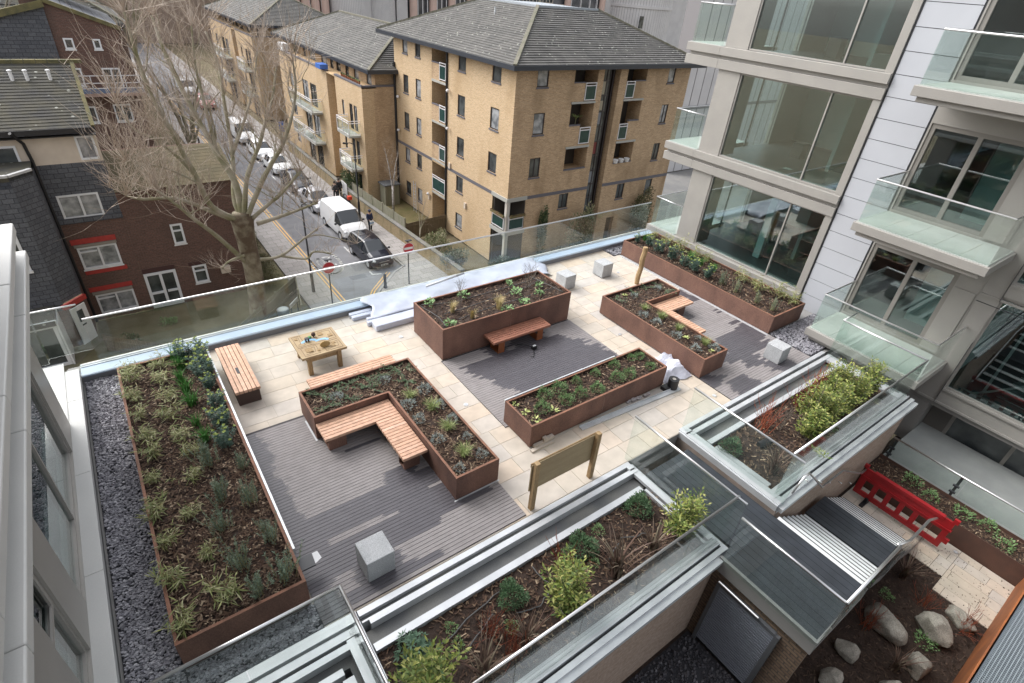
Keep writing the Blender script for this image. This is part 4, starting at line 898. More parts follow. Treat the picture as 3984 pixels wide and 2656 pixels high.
PK = {'bamboo': (pm('bamboo_leaves', f_bamboo, [L_bamboo, L_bstem], 4), 'dwarf_bamboo', 'bamboo', 'pale yellow green dwarf bamboo'),
      'grass': (pm('grass_blades', f_grass, [L_grass], 3), 'strappy_grass', 'grass', 'bright green strappy grass clump'),
      'euphorbia': (pm('spurge_leaves', f_euph, [L_euph, L_eutip], 3), 'spurge', 'spurge', 'blue green spurge with lime tips'),
      'rosemary': (pm('rosemary_leaves', f_rose, [L_rose, L_bstem], 3), 'rosemary_bush', 'rosemary', 'upright grey green rosemary'),
      'silver': (pm('silver_leaves', dome(.13, .13, 230, .05, .010), [L_silver], 3), 'silver_shrub', 'silver shrub', 'small silvery cushion shrub'),
      'tuft': (pm('tuft_blades', f_tuft, [L_tuft], 3), 'sedge_tuft', 'sedge', 'light green arching sedge tuft'),
      'feather': (pm('straw_blades', f_feather, [L_feather], 3), 'feather_grass', 'grass', 'straw blond feather grass'),
      'creeper': (pm('creeper_leaves', f_creep, [L_creep, L_bare], 4), 'creeping_plant', 'creeper', 'low dark green creeping plant'),
      'clump': (pm('clump_leaves', f_clump, [L_clump], 3), 'leafy_perennial', 'perennial', 'fresh green leafy clump'),
      'hebe': (pm('hebe_leaves', dome(.17, .21, 420, .038, .017), [L_hebe], 4), 'small_shrub', 'shrub', 'small rounded green shrub'),
      'primrose': (pm('primrose_leaves', f_prim, [L_prim], 3), 'yellow_leaved_plant', 'plant', 'flat yellow green leaf rosette'),
      'twigs': (pm('bare_twigs', f_twigs, [L_bare], 3), 'bare_shrub', 'shrub', 'bare twiggy shrub'),
      'box': (pm('rounded_leaves', dome(.24, .34, 1100, .042, .022), [L_box], 2), 'rounded_shrub', 'shrub', 'dense rounded glossy green shrub'),
      'laurel': (pm('whorled_leaves', f_laurel, [L_laur], 1), 'evergreen_shrub', 'shrub', 'dark shrub with whorled leaves'),
      'euonymus': (pm('variegated_leaves', f_euon, [L_euon, L_bare], 3), 'variegated_shrub', 'shrub', 'tall yellow variegated shrub'),
      'phormium': (pm('sword_blades', f_phor, [L_phor], 3), 'bronze_flax', 'flax', 'bronze sword-leaved flax'),
      'dogwood': (pm('red_stems', f_dog, [L_dog], 3), 'red_stemmed_shrub', 'shrub', 'leafless red-stemmed shrub'),
      'small': (pm('small_leaves', dome(.12, .12, 150, .03, .016), [L_clump], 2), 'low_green_plant', 'plant', 'low pale green seedling plant')}
PD = {'P1': (.515, 'the long left planter', {'bamboo': [(-0.71, 12.1), (-0.73, 11.75), (-0.79, 11.13), (-0.74, 10.42), (-0.16, 12.0), (-0.23, 11.41), (-0.21, 10.75), (-0.26, 10.09), (-0.73, 9.73), (-0.68, 9.19), (-0.19, 9.41), (-0.14, 8.94), (-0.77, 8.52), (-0.23, 8.26), (-0.79, 7.73), (-0.4, 7.45), (-0.77, 7.05), (-0.32, 6.5), (-0.82, 6.35), (-0.25, 5.66), (-0.82, 5.55)], 'grass': [(0.18, 12.15), (0.18, 11.76), (0.1, 11.27), (0.14, 10.83), (0.14, 10.35), (0.12, 9.68), (0.16, 9.15)], 'euphorbia': [(0.53, 12.1), (0.55, 11.71), (0.57, 11.26), (0.57, 10.72), (0.55, 10.06), (0.53, 9.48), (0.47, 8.8), (0.30, 12.1)], 'rosemary': [(0.09, 8.46), (0.55, 8.1), (0.08, 7.52), (0.48, 7.21), (-0.03, 6.92), (0.54, 6.34), (0.06, 6.05), (0.16, 5.5), (0.53, 5.53)]}),
      'L': (.515, 'the near L-shaped planter', {'silver': [(2.68, 9.1), (3.78, 9.14), (4.39, 8.41), (3.84, 8.12), (4.42, 7.8), (3.82, 7.6), (4.42, 7.28), (3.87, 6.91), (4.41, 6.67), (4.4, 6.13), (3.85, 6.03)], 'tuft': [(4.02, 8.36), (4.24, 7.78), (4.22, 7.09), (4.12, 6.3)], 'creeper': [(2.41, 9.35), (2.81, 9.4), (3.05, 9.42), (3.46, 9.42), (4.22, 9.4), (4.4, 9.35), (3.35, 9.12), (4.21, 8.88), (2.89, 8.93), (2.43, 8.9), (3.81, 9.40)]}),
      'P2': (.845, 'the tallest planter', {'clump': [(5.99, 11.14), (8.56, 11.1), (8.41, 10.53), (9.24, 10.59), (9, 10.26), (8.31, 10.04), (7.69, 9.95), (5.95, 9.99), (7.03, 11.11)], 'feather': [(6.34, 10.55), (6.65, 10.05), (7.52, 10.11)], 'twigs': [(6.77, 10.86), (8.97, 10.73), (9.5, 11.15)]}),
      'P3': (.515, 'the central planter', {'hebe': [(9.39, 6.93), (9.62, 6.88), (8.77, 6.93), (8.15, 6.93), (9.53, 6.44), (8.84, 6.47), (8.48, 6.53), (7.55, 6.93), (7.01, 6.92), (7.77, 6.46), (7.3, 6.52), (6.58, 6.92), (6.86, 6.49), (6.23, 6.56)], 'primrose': [(5.86, 6.68), (6.43, 6.39), (5.84, 7.0), (5.9, 6.35)]}),
      'P4': (.515, 'the farther L-shaped planter', {'creeper': [(11.24, 9.38), (12.02, 9.42), (12.65, 9.4), (13.12, 9.38), (13.1, 9.0)], 'silver': [(11.88, 9.22), (12.9, 9.2), (11.26, 8.27), (11.32, 7.82), (11.26, 7.06), (11.72, 6.69), (11.23, 6.39), (11.72, 6.15)], 'tuft': [(11.59, 8.53), (11.65, 7.92), (11.59, 7.27), (11.65, 6.4)], 'primrose': [(11.67, 9.4), (11.43, 6.84), (11.53, 6.13)]}),
      'P5': (.515, 'the long right planter', {'euphorbia': [(15.1, 12.1), (15.22, 11.67), (15.17, 11.1), (15.09, 10.46), (15.08, 9.96), (15.08, 9.48), (15.09, 9.01)], 'bamboo': [(15.99, 12.11), (15.99, 11.47), (16.02, 10.9), (16.05, 10.3), (16.08, 9.75), (15.96, 8.29), (15.8, 7.58), (16.05, 7.01), (16.1, 6.52)], 'grass': [(15.51, 12.1), (15.69, 10.16), (15.72, 9.74), (15.68, 9.18)], 'rosemary': [(15.13, 8.45), (15.1, 7.86), (15.07, 7.13), (15.11, 6.57)]}),
      'S1': (-.005, 'the front planting bed', {'box': [(4.95, 3.72), (3.4, 3.66), (6.45, 3.8)], 'laurel': [(1.72, 3.74)], 'euonymus': [(4.04, 3.12), (1.66, 3.20), (6.7, 3.0)], 'phormium': [(3.17, 2.97), (2.38, 2.94), (5.12, 3.05), (5.99, 3.02)], 'dogwood': [(4.41, 3.55), (2.78, 3.37), (3, 3.2), (2.87, 2.9)], 'small': [(2.32, 3.52), (2.35, 3.77), (3.13, 3.28), (5.47, 3.85), (4.96, 3.4), (4.69, 3.8)]}),
      'S2': (-.005, 'the right planting bed', {'box': [(9.42, 3.83)], 'euonymus': [(11.28, 3.1), (12.05, 3.2), (12.8, 3.24), (13.55, 3.26), (14.29, 3.24), (11.93, 3.43), (13.3, 3.64)], 'dogwood': [(10.71, 3.85), (12.17, 3.84), (13.15, 3.97), (12.65, 3.91)], 'phormium': [(9.65, 2.95)], 'twigs': [(11.07, 3.63), (14.5, 3.79), (14.7, 3.5)]}),
      'C': (-2.42, 'the courtyard bed', {'phormium': [(12.15, 0.3), (9.8, -0.51)], 'small': [(11.34, 0.3), (10.91, -0.65), (14.6, .9), (14.7, .2), (14.8, -.3), (14.5, -.7), (14.75, 1.4)], 'dogwood': [(10.25, 0.23), (11.82, -0.26), (11.93, -1.01)]})}
SIZE = {('S2', 'euonymus'): 1.05, ('P1', 'bamboo'): .84, ('P1', 'rosemary'): 1.2, ('P1', 'euphorbia'): 1.2, ('P5', 'euphorbia'): 1.15, ('P5', 'bamboo'): 1.0, ('P5', 'rosemary'): 1.25, ('S2', 'dogwood'): 1.15, ('C', 'small'): 1.7, ('P2', 'twigs'): 1.2, ('S2', 'twigs'): 1.2, ('L', 'creeper'): 1.2, ('P3', 'hebe'): .95, ('S1', 'euonymus'): 1.15}
for key, (z, where, d) in PD.items():
    for kind, pts in d.items():
        meshes, name, cat, desc = PK[kind]; n = len(pts)
        order = sorted(range(n), key=lambda i: (-pts[i][1] - .3 * pts[i][0])) if key in ('P1', 'L', 'P5', 'P4') else sorted(range(n), key=lambda i: pts[i][0])
        far = key in ('P1', 'L', 'P5', 'P4')
        for r, i in enumerate(order):
            x, y = pts[i]
            if key == 'C' and x > 14.2: zz = -1.87
            else: zz = z
            o = bpy.data.objects.new(name, random.choice(meshes)); COL.objects.link(o); o.location = (x, y, zz - .005); s = SIZE.get((key, kind), 1) * (U(.72, 1.2) if kind not in ('euonymus', 'box', 'laurel') else U(.95, 1.1))
            o.rotation_euler = (0, 0, U(0, 2 * PI)); o.scale = (s, s, s * U(.9, 1.1))
            if n == 1: lab = '%s in %s' % (desc, where)
            elif n == 2: lab = '%s in %s, %s' % (desc, where, (('farther', 'nearer') if far else ('left', 'right'))[r] + ' one')
            elif r == n - 1: lab = '%s in %s, %s' % (desc, where, 'nearest the camera' if far else 'farthest right')
            else: lab = '%s in %s, %s from the %s' % (desc, where, ORD[r], 'far end' if far else 'left')
            tag(o, lab, cat, '%s plants in %s' % (kind.replace('box', 'rounded shrub').replace('small', 'low green').replace('twigs', 'bare twig'), where))
# a few fallen weeds: yellow tags and the plant pot on its side
g = G(); g.tube([(10.05, 3.55, .06), (10.4, 3.5, .07)], [.07, .09], 12); tag(g.obj('plant_pot', M_black), 'empty black plant pot lying on its side in the right planting bed', 'plant pot')
# boulders
def boulder(label, x, y, rx, ry, rz, sd):
    rnd = random.Random(sd); g = G(); n, m = 26, 18; pl = [(Vector((rnd.gauss(0, 1), rnd.gauss(0, 1), rnd.gauss(0, .8))).normalized(), rnd.uniform(.68, .95)) for _ in range(26)]
    b = 0
    for i in range(m + 1):
        ph = -PI / 2 + PI * i / m
        for k in range(n):
            d = Vector((math.cos(ph) * math.cos(2 * PI * k / n), math.cos(ph) * math.sin(2 * PI * k / n), math.sin(ph))); r = 1.0
            for nn, dd in pl:
                c = d.dot(nn)
                if c > 1e-3: r = min(r, dd / c)
            r *= 1 + rnd.uniform(-.015, .015)
            g.v.append((d.x * r * rx, d.y * r * ry, d.z * r * rz))
    for i in range(m):
        for k in range(n): q = (k + 1) % n; g.f.append((i * n + k, i * n + q, (i + 1) * n + q, (i + 1) * n + k)); g.m.append(0)
    o = g.obj('boulder', M_stone, smooth=True); o.location = (x, y, -2.42 + rz * .5); o.rotation_euler = (0, 0, rnd.random() * 6)
    s = o.modifiers.new('facets', 'EDGE_SPLIT'); s.split_angle = math.radians(22)
    tag(o, label, 'boulder', 'boulders in the courtyard bed')
boulder('largest oval boulder in the courtyard, below the stair handrail', 10.5, .03, 0.47, 0.32, 0.31, 1)
boulder('pale angular boulder right of the largest one in the courtyard', 11.25, -.66, 0.40, 0.32, 0.34, 2)
boulder('flat grey boulder at the edge of the courtyard paving', 12.05, -.88, 0.34, 0.20, 0.20, 3)
boulder('small grey boulder left of the largest one in the courtyard', 9.3, .18, 0.25, 0.23, 0.23, 4)
boulder('grey boulder at the far left of the courtyard group', 8.5, .10, 0.27, 0.22, 0.23, 5)
boulder('half hidden boulder behind the flax leaves in the courtyard', 10.2, -.75, 0.31, 0.23, 0.27, 6)
boulder('boulder cut off by the bottom edge of the photo', 9.3, -.72, 0.32, 0.25, 0.23, 8)
# red barrier
t = thing('red_barrier', 'red plastic pedestrian barrier standing at the foot of the stair', 'barrier', (13.62, 1.2, -2.395))
g = G(); F = Fac('x', 13.60, 1); ops = []
y0, y1, z0, z1 = .18, 2.22, -2.25, -1.42
for i in range(6): a = y0 + .12 + i * .315; ops.append((a, a + .20, z0 + .14, z0 + .50))
F.wall(g, y0, y1, z0, z1, ops, .05); Fac('x', 13.65, 1).wall(g, y0, y1, z0, z1, ops, .0)
g.box(13.60, 13.65, y0 - .002, y0, z0, z1); g.box(13.60, 13.65, y1, y1 + .002, z0, z1); g.box(13.6, 13.65, y0, y1, z0 - .003, z0); g.box(13.6, 13.65, y0, y1, z1, z1 + .003)
g.box(13.57, 13.68, y0 + .22, y1 - .22, z1 - .06, z1 + .03); g.box(13.59, 13.66, y0 - .10, y0, z0 + .2, z0 + .34); g.box(13.59, 13.66, y0 - .05, y0 + .06, z1, z1 + .12); g.box(13.59, 13.66, y1 - .05, y1 + .05, z1, z1 + .10); g.box(13.585, 13.665, y0 - .03, y1 + .03, z0 + .56, z0 + .60)
g.obj('panel', M_redplastic, t, bevel=.012)
for y in (.55, 1.85): g = G(); g.box(13.38, 13.86, y - .05, y + .05, -2.395, -2.33); g.box(13.55, 13.70, y - .04, y + .04, -2.33, -2.20); g.obj('foot', M_black, t, bevel=.01)
# ================================================================ NEW BUILDING, RIGHT
NB = thing('new_apartment_block', 'new champagne grey apartment block with big windows and glass balconies', 'building', (17.2, 6, 0))
F = Fac('x', 17.2, 1)
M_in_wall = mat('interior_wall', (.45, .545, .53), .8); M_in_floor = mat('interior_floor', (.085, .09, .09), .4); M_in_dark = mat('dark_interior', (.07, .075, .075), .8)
PIT = 3.24
g = G(); dk = G()
# bands (lower lip, recess, upper lip) and piers
for k in range(0, 4):
    zb = .42 + PIT * k
    F.box(g, 6.83, 12.12, -.10, .5, zb - .25, zb); F.box(g, 6.83, 12.12, .03, .5, zb - .36, zb - .25)
    F.box(g, 6.83, 12.12, -.05, .5, zb - .64, zb - .36)
    F.box(g, 11.22, 12.06, .04, .9, zb, zb + PIT - .64)                          # wide pier
    F.box(g, 6.83, 7.03, -.02, .4, zb, zb + PIT - .64)                           # right jamb
g.obj('grey_cladding', M_panel, NB, bevel=.008)
g = G(); F.box(g, 6.79, 6.83, .02, .3, -.6, 13); g.obj('shadow_gap', M_dark, NB)
g = G(); z = -.05
while z < 12.5:
    h = .535; a = 5.56; F.box(g, a, 6.785, .03, .2, z + .008, z + h - .008); z += h
g.obj('white_cladding', M_whitepanel, NB)
g = G(); F.box(g, 5.5, 6.79, .05, .3, -.6, 12.5); g.obj('cladding_joint', M_dark, NB)
# big corner windows with the rooms behind them
for k in range(0, 4):
    z0 = .43 + PIT * k; z1 = z0 + 2.58
    F.window(NB, (7.035, 11.215, z0, z1), .14, M_panel, M_winglass, mull=(.28,), fw=.045, ft=.07)
    g = G()
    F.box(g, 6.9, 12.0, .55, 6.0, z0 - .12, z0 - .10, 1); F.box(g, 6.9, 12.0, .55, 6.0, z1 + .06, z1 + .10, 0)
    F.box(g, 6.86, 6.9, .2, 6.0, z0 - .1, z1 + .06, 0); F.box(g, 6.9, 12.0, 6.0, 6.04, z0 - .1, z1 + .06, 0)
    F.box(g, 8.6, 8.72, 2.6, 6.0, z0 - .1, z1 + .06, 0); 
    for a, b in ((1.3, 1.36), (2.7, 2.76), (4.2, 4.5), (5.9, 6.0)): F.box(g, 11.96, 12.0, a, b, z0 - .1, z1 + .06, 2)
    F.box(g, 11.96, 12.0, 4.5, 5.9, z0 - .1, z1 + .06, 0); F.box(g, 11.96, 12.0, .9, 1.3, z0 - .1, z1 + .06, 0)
    F.box(g, 9.3, 9.55, 1.4, 1.6, z0 - .1, z1 - .1 if k == 0 else z0 - .09, 0)
    for q in (0, .13, .26): F.box(g, 6.902, 6.91, 1.7 + q, 1.78 + q, z0 + .45, z0 + .53, 2)
    F.box(g, 10.0, 10.4, 3.2, 3.6, z0 - .1, z0 + .3 + .1 * k, 2); F.box(g, 7.3, 7.9, 1.0, 2.2, z0 - .09, z0 + .35, 1)
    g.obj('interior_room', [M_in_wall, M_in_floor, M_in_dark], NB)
# corner balconies at the far end
g = G()
for k in range(0, 4):
    zb = .42 + PIT * k
    F.box(g, 12.122, 13.45, -.10, 3.2, zb - .25, zb); F.box(g, 12.122, 13.35, .03, 3.1, zb - .36, zb - .25); F.box(g, 12.122, 13.45, -.05, 3.2, zb - .64, zb - .36)
    bo = g.obj('balcony', M_panel, NB, bevel=.008); g = G()
    q = G(); F.box(q, 12.125, 13.40, -.03, 3.0, zb + .002, zb + .012); q.obj('floor_tiles', mat('pale_balcony_tiles', (.46, .49, .46), .6, (.42, .45, .42), 2), bo)
    for a, b in ((12.13, 13.36),): q = G(); F.box(q, a, b, .02, .034, zb + .012, zb + 1.12); q.obj('glass_panel', M_glass, bo)
    q = G(); F.box(q, 13.346, 13.36, .04, 2.6, zb + .012, zb + 1.12); q.obj('glass_panel', M_glass, bo)
    q = G(); q.tube([(17.228, 12.1, zb + 1.13), (17.228, 13.353, zb + 1.13), (19.8, 13.353, zb + 1.13)], .022, 8); q.obj('handrail', M_steel, bo, smooth=True)
g = G()
# recessed wall with balcony doors
ops = []
for k in range(0, 4):
    z0 = .50 + PIT * k; ops.append((3.28, 5.46, z0, z0 + 2.25))
ops2 = [(-3.0, 2.25, -.30 + PIT * k, 2.55 + PIT * k) for k in range(0, 3)]
F.wall(g, -6, 5.5, -.80, 12.5, ops + ops2, .10)
for k in range(0, 4):
    zb = -.80 + PIT * k
    for u in (2.28, 2.72): F.box(g, u - .012, u + .012, -.012, .0, zb, zb + 2.8)
    F.box(g, -6, 2.70, -.03, .0, zb + .36 - .36, zb + .06 )
    F.box(g, -6, 2.25, -.05, -.0, zb + .44, zb + .5)
    F.box(g, 2.76, 3.25, -.035, .0, zb + .5 + .8, zb + 3.2)
    F.box(g, -6, 2.26, -.035, .0, zb + 3.36 + .04, zb + 3.66 + .06)
g.obj('grey_wall_panels', M_panel, NB)
g = G(); 
for k in range(4): zb = -.8 + PIT * k; F.box(g, 2.262, 2.268, -.06, -.001, zb, zb + 2); F.box(g, -6, 2.7, -.006, -.0, zb + 3.05, zb + 3.07)
g.obj('panel_joint', M_dark, NB)
for k in range(0, 4):
    z0 = .50 + PIT * k
    F.window(NB, (3.28, 5.46, z0, z0 + 2.25), .10, mat('door_frame_bronze', (.25, .235, .215), .45, metal=.2), M_winglass, mull=(.49,), fw=.11, ft=.07, name='balcony_door')
    q = G(); F.box(q, 2.8, 5.5, .3, 5.0, z0 - .12, z0 - .1, 0); F.box(q, 2.8, 5.5, .3, 5, z0 + 2.4, z0 + 2.5, 1); F.box(q, 2.78, 2.8, .3, 5, z0 - .1, z0 + 2.4, 1); F.box(q, 5.5, 5.52, .3, 5, z0 - .1, z0 + 2.4, 1); F.box(q, 2.8, 5.5, 5, 5.05, z0 - .1, z0 + 2.4, 1)
    F.box(q, 3.6, 4.3, 1.6, 1.9, z0 - .1, z0 + 1.9, 2); q.obj('interior_room', [M_in_floor, M_in_dark, M_in_wall], NB)
# projecting balconies
for k in range(0, 3):
    z = .42 + PIT * k; g = G()
    g.box(15.32, 17.18, 2.50, 5.56, z - .22, z); g.box(15.42, 17.18, 2.62, 5.44, z - .34, z - .22); bo = g.obj('balcony', M_panel, NB, bevel=.012)
    q = G()
    for a in range(5): q.box(15.38, 17.17, 2.56 + a * .59 + .004, 2.56 + a * .59 + .586, z + .001, z + .022)
    q.obj('floor_tiles', mat('pale_balcony_tiles', (.46, .49, .46), .6), bo)
    for a, b, c, d in ((15.40, 15.414, 2.58, 5.48), (15.43, 17.15, 5.466, 5.48), (15.43, 17.15, 2.56, 2.574)): q = G(); q.box(a, b, c, d, z + .023, z + 1.10); q.obj('glass_panel', M_glass, bo)
    q = G(); q.tube([(17.18, 5.473, z + 1.11), (15.407, 5.473, z + 1.11), (15.407, 2.567, z + 1.11), (17.18, 2.567, z + 1.11)], .022, 8); q.obj('handrail', M_steel, bo)
# staircase window
for k in range(0, 3):
    z0 = -.30 + PIT * k
    F.window(NB, (-3.0, 2.25, z0, z0 + 2.85), .10, M_panel, M_winglass, mull=(.45,), fw=.05)
    q = G(); F.box(q, -3.2, 2.4, .3, 4.0, z0 - .2, z0 - .1, 0); F.box(q, -3.2, 2.4, 4.0, 4.05, z0 - .1, z0 + 3, 0); F.box(q, 2.4, 2.45, .3, 4, z0 - .1, z0 + 3, 1); F.box(q, -3.2, 2.4, .3, 4, z0 + 2.95, z0 + 3.0, 0)
    for i in range(12):
        zz = z0 + .15 + i * .19; F.box(q, .9 - i * .27 - 1.2, 1.25 - i * .05, .6 + i * .15, .6 + i * .15 + .16, zz - .16, zz, 0); F.box(q, .9 - i * .27 - 1.2, 1.25 - i * .05, .585 + i * .15, .62 + i * .15, zz - .0, zz + .012, 2)
    F.box(q, 1.5, 1.56, .5, .56, z0, z0 + 2.7, 2); q.beam(F.p(1.7, .4, z0), F.p(-.9, .4, z0 + 2.6), .04, .05, 2)
    q.obj('interior_stair', [M_in_dark, M_in_wall, M_steel], NB)
g = G(); g.box(17.25, 18.0, -6, 5.5, -.95, -.805); g.box(17.25, 18.1, 2.34, 4.85, -2.4, -.96); g.obj('soffit', mat('soffit_grey', (.20, .19, .18), .6), NB)
F2 = Fac('x', 17.9, 1); g = G(); F2.wall(g, -6, 2.33, -2.4, -.96, [(-4.5, -1.5, -2.38, -1.0), (-1.2, 1.8, -2.38, -1.0)], .1); g.obj('ground_floor_wall', mat('dark_bronze_wall', (.11, .10, .09), .5), NB)
for o in ((-4.5, -1.5, -2.38, -1.0), (-1.2, 1.8, -2.38, -1.0)): F2.window(NB, o, .1, mat('door_frame_bronze', (.25, .235, .215), .45), M_pane, mull=(.5,), fw=.09, name='patio_door')
g = G(); g.box(17.55, 30, -8, 5.48, -2.4, -2.39); g.box(23.5, 30, -8, 13.2, -2.4, 20); g.box(17.6, 23.5, -8, 13.3, 13.2, 20); g.box(17.6, 30, 5.53, 6.84, -2.4, 13.2); g.box(17.55, 23.5, 5.6, 12.0, -.6, .30)
g.obj('building_core', mat('core_grey', (.25, .25, .25), .8), NB)
g = G(); z = .43
for k in range(4):
    for a, b in ((1.30, 1.36), (2.7, 2.76)): pass
g = G()
for k in range(4):
    zb = .42 + PIT * k; g.box(21.4, 23.5, 11.9, 12.1, zb - .6, zb + 2.6)
g.obj('end_wall', M_panel, NB)

# ================================================================ LEFT BUILDING (the near facade the picture is taken from)
LB = thing('near_apartment_block', 'pale grey apartment block filling the left edge, with projecting floor bands', 'building', (-1.87, 6, 0))
F = Fac('x', -1.87, -1)
g = G(); y = -2.0
while y < 12.9: F.box(g, y + .002, min(y + 2.3, 12.98) - .002, -.235, .35, .27, .395); y += 2.3
g.obj('window_ledge', M_panel_l, LB, bevel=.006)
g = G(); F.box(g, -2, 12.97, -.20, .0, .02, .27); g.obj('ledge_riser', mat('ledge_grey', (.16, .16, .155), .6), LB)
g = G(); g2 = G()
for z in (3.1, ):
    y = -2.0
    while y < 13.1:
        b = min(y + 3.1, 13.12); F.box(g, y + .003, b - .003, -.215, .5, z + .42, z + .60); F.box(g, y + .003, b - .003, -.225, .5, z - .13, z + .05); y += 3.1
    F.box(g2, -2, 13.05, -.02, .5, z + .05, z + .42)
for z in (6.35,):
    F.box(g, -2, 13.1, -.215, .5, z + .42, z + .60); F.box(g, -2, 13.1, -.225, .5, z - .13, z + .05); F.box(g2, -2, 13.05, -.02, .5, z + .05, z + .42)
g.obj('floor_band', M_panel_l, LB, bevel=.02); g2.obj('band_recess', M_panel, LB)
g = G(); F.wall(g, -2, 11.02, .4, 2.97, [(6.72, 10.16, .42, 2.95, .1), (5.18, 5.95, .42, 2.95, .1), (.5, 4.0, .42, 2.95, .1)], .1); F.box(g, 10.2, 11.02, .02, .95, .4, 2.97); g.obj('facade_panels', M_panel, LB)
F.window(LB, (6.72, 10.16, .42, 2.95), .10, M_panel, M_winglass, mull=(.49,), fw=.05)
F.window(LB, (5.18, 5.95, .42, 2.95), .10, M_panel, M_winglass, trans=((0, 1, .47),), fw=.06)
g = G(); F.box(g, 5.22, 5.86, .02, .045, 1.62, 1.68); F.box(g, 5.22, 5.86, .02, .045, 2.78, 2.84); F.box(g, 5.22, 5.28, .02, .045, 1.68, 2.78); F.box(g, 5.80, 5.86, .02, .045, 1.68, 2.78); g.obj('casement', M_panel, LB)
F.window(LB, (.5, 4.0, .42, 2.95), .10, M_panel, M_winglass, mull=(.5,), fw=.05)
for a, b in ((6.6, 10.3), (5.0, 6.5), (.3, 4.2)):
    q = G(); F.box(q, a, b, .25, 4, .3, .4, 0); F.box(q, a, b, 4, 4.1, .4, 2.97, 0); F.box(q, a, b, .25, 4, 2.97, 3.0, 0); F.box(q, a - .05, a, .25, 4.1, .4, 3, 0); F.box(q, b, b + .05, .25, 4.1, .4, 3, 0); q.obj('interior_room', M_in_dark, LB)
g = G(); F.box(g, -12, 10.9, .6, 14, -9, .38); F.box(g, -12, 10.9, 4.2, 14, .38, 2.9); F.box(g, -12, 12.6, .55, 14, 2.99, 6.2); F.box(g, -12, 12.6, .55, 14, 6.2, 16); F.box(g, 10.9, 13.0, .36, 14, .0, .38); F.box(g, -12, 13.0, .6, 14, -9, -.01); g.obj('building_core', M_panel, LB)
bl = G(); F.box(bl, 11.03, 13.3, .02, 4, .395, .41); bl.obj('balcony_floor', M_panel_l, LB)
# ================================================================ STREET
Z = -9.0
g = G(); g.box(-400, 500, -200, 700, Z - .6, Z - .16); g.obj('ground', M_ground, kind='structure')
road_poly = [(9.55, 20), (11.7, 20), (11.7, 28.9), (12.1, 29.35), (14.0, 31.2), (14.6, 31.55), (14.95, 31.8), (14.95, 320), (9.55, 320)]
g = G(); g.prism(road_poly, Z - .159, Z - .10); g.box(-60, 60, 14.2, 20, Z - .159, Z - .1); road = g.obj('road', M_asphalt, kind='structure')
g = G(); g.prism([(9.3, 20), (9.3, 320), (7.7, 320), (7.7, 20)], Z - .158, Z); g.obj('pavement', M_paveL, kind='structure')
g = G(); g.prism([(11.95, 20), (11.95, 28.8), (12.3, 29.2), (14.1, 31.0), (14.7, 31.35), (15.2, 31.6), (15.2, 320), (16.9, 320), (17.1, 20)][::-1], Z - .157, Z + .001); g.obj('pavement', M_paveL, kind='structure')
g = G(); g.box(9.3, 9.48, 20, 320, Z - .156, Z + .012)
kp = [(11.78, 20), (11.78, 28.85), (12.17, 29.28), (14.03, 31.12), (14.63, 31.48), (15.02, 31.72), (15.02, 320)]
for i in range(len(kp) - 1): g.beam((kp[i][0] + .06, kp[i][1], Z - .07), (kp[i + 1][0] + .06, kp[i + 1][1], Z - .07), .14, .165)
g.obj('kerb', M_kerb, kind='structure')
ZR = Z - .096
def ribbon(g, pts, w, z=ZR, zz=.004):
    for i in range(len(pts) - 1):
        a = Vector((*pts[i], 0)); b = Vector((*pts[i + 1], 0)); d = (b - a).normalized(); n = Vector((-d.y, d.x, 0)) * w / 2
        e = d * (w * .3 if len(pts) > 2 else 0)
        g.quad([(*(a - n - e).to_2d(), z), (*(b - n + e).to_2d(), z), (*(b + n + e).to_2d(), z), (*(a + n - e).to_2d(), z)])
def arc(cx, cy, rx, ry, a0, a1, n=14): return [(cx + rx * math.cos(a0 + (a1 - a0) * i / n), cy + ry * math.sin(a0 + (a1 - a0) * i / n)) for i in range(n + 1)]
g = G()
for x in (9.62, 9.84): ribbon(g, [(x, 20), (x, 110)], .085)
for off in (.12, .32): ribbon(g, [(11.72 - off, 24), (11.72 - off, 28.95 + off * .1), (12.05 - off * .7, 29.4 + off * .6), (13.9 - off * .5, 31.2 + off)], .075, ZR + .002 * off)
g.obj('yellow_line', M_yellow, road)
g = G()                                                                    # 20 limit roundel, to be read by traffic coming down the street
cx, cy = 10.66, 34.80
o = arc(cx, cy, .92, 1.98, 0, 2 * PI, 40); ribbon(g, o, .22)
m = lambda u, v: (cx - u, cy - v)                                          # u to the reader's right, v up, reader faces the camera side
two = [(-.50, .62), (-.44, .82), (-.28, .92), (-.10, .82), (-.06, .58), (-.14, .30), (-.50, -.72), (-.04, -.72)]
zero = [(.30 + .20 * math.cos(a), .08 + .80 * math.sin(a)) for a in [2 * PI * i / 24 for i in range(25)]]
ribbon(g, [m(*p) for p in two], .15, ZR + .001); ribbon(g, [m(*p) for p in zero], .15, ZR + .001)
for (a, b) in (((12.72, 31.6), (12.72, 32.1)), ((12.72, 31.6), (13.3, 31.45)), ((12.7, 35.3), (12.7, 36.6)), ((12.7, 36.0), (13.3, 36.1)), ((12.7, 48.4), (12.7, 49.6)), ((12.7, 53.4), (12.7, 54.6)), ((12.7, 59), (12.7, 60))): ribbon(g, [a, b], .11)
g.obj('white_marking', M_roadm, road)
g = G(); g.box(11.2, 12.3, 31.4, 32.0, ZR - .003, ZR - .002); g.box(10.0, 12.6, 37, 120, ZR - .003, ZR - .0025)
g.obj('tarmac_patch', mat('newer_asphalt', (.115, .115, .125), .85, (.15, .15, .158), 1.2, fine=.1), road)

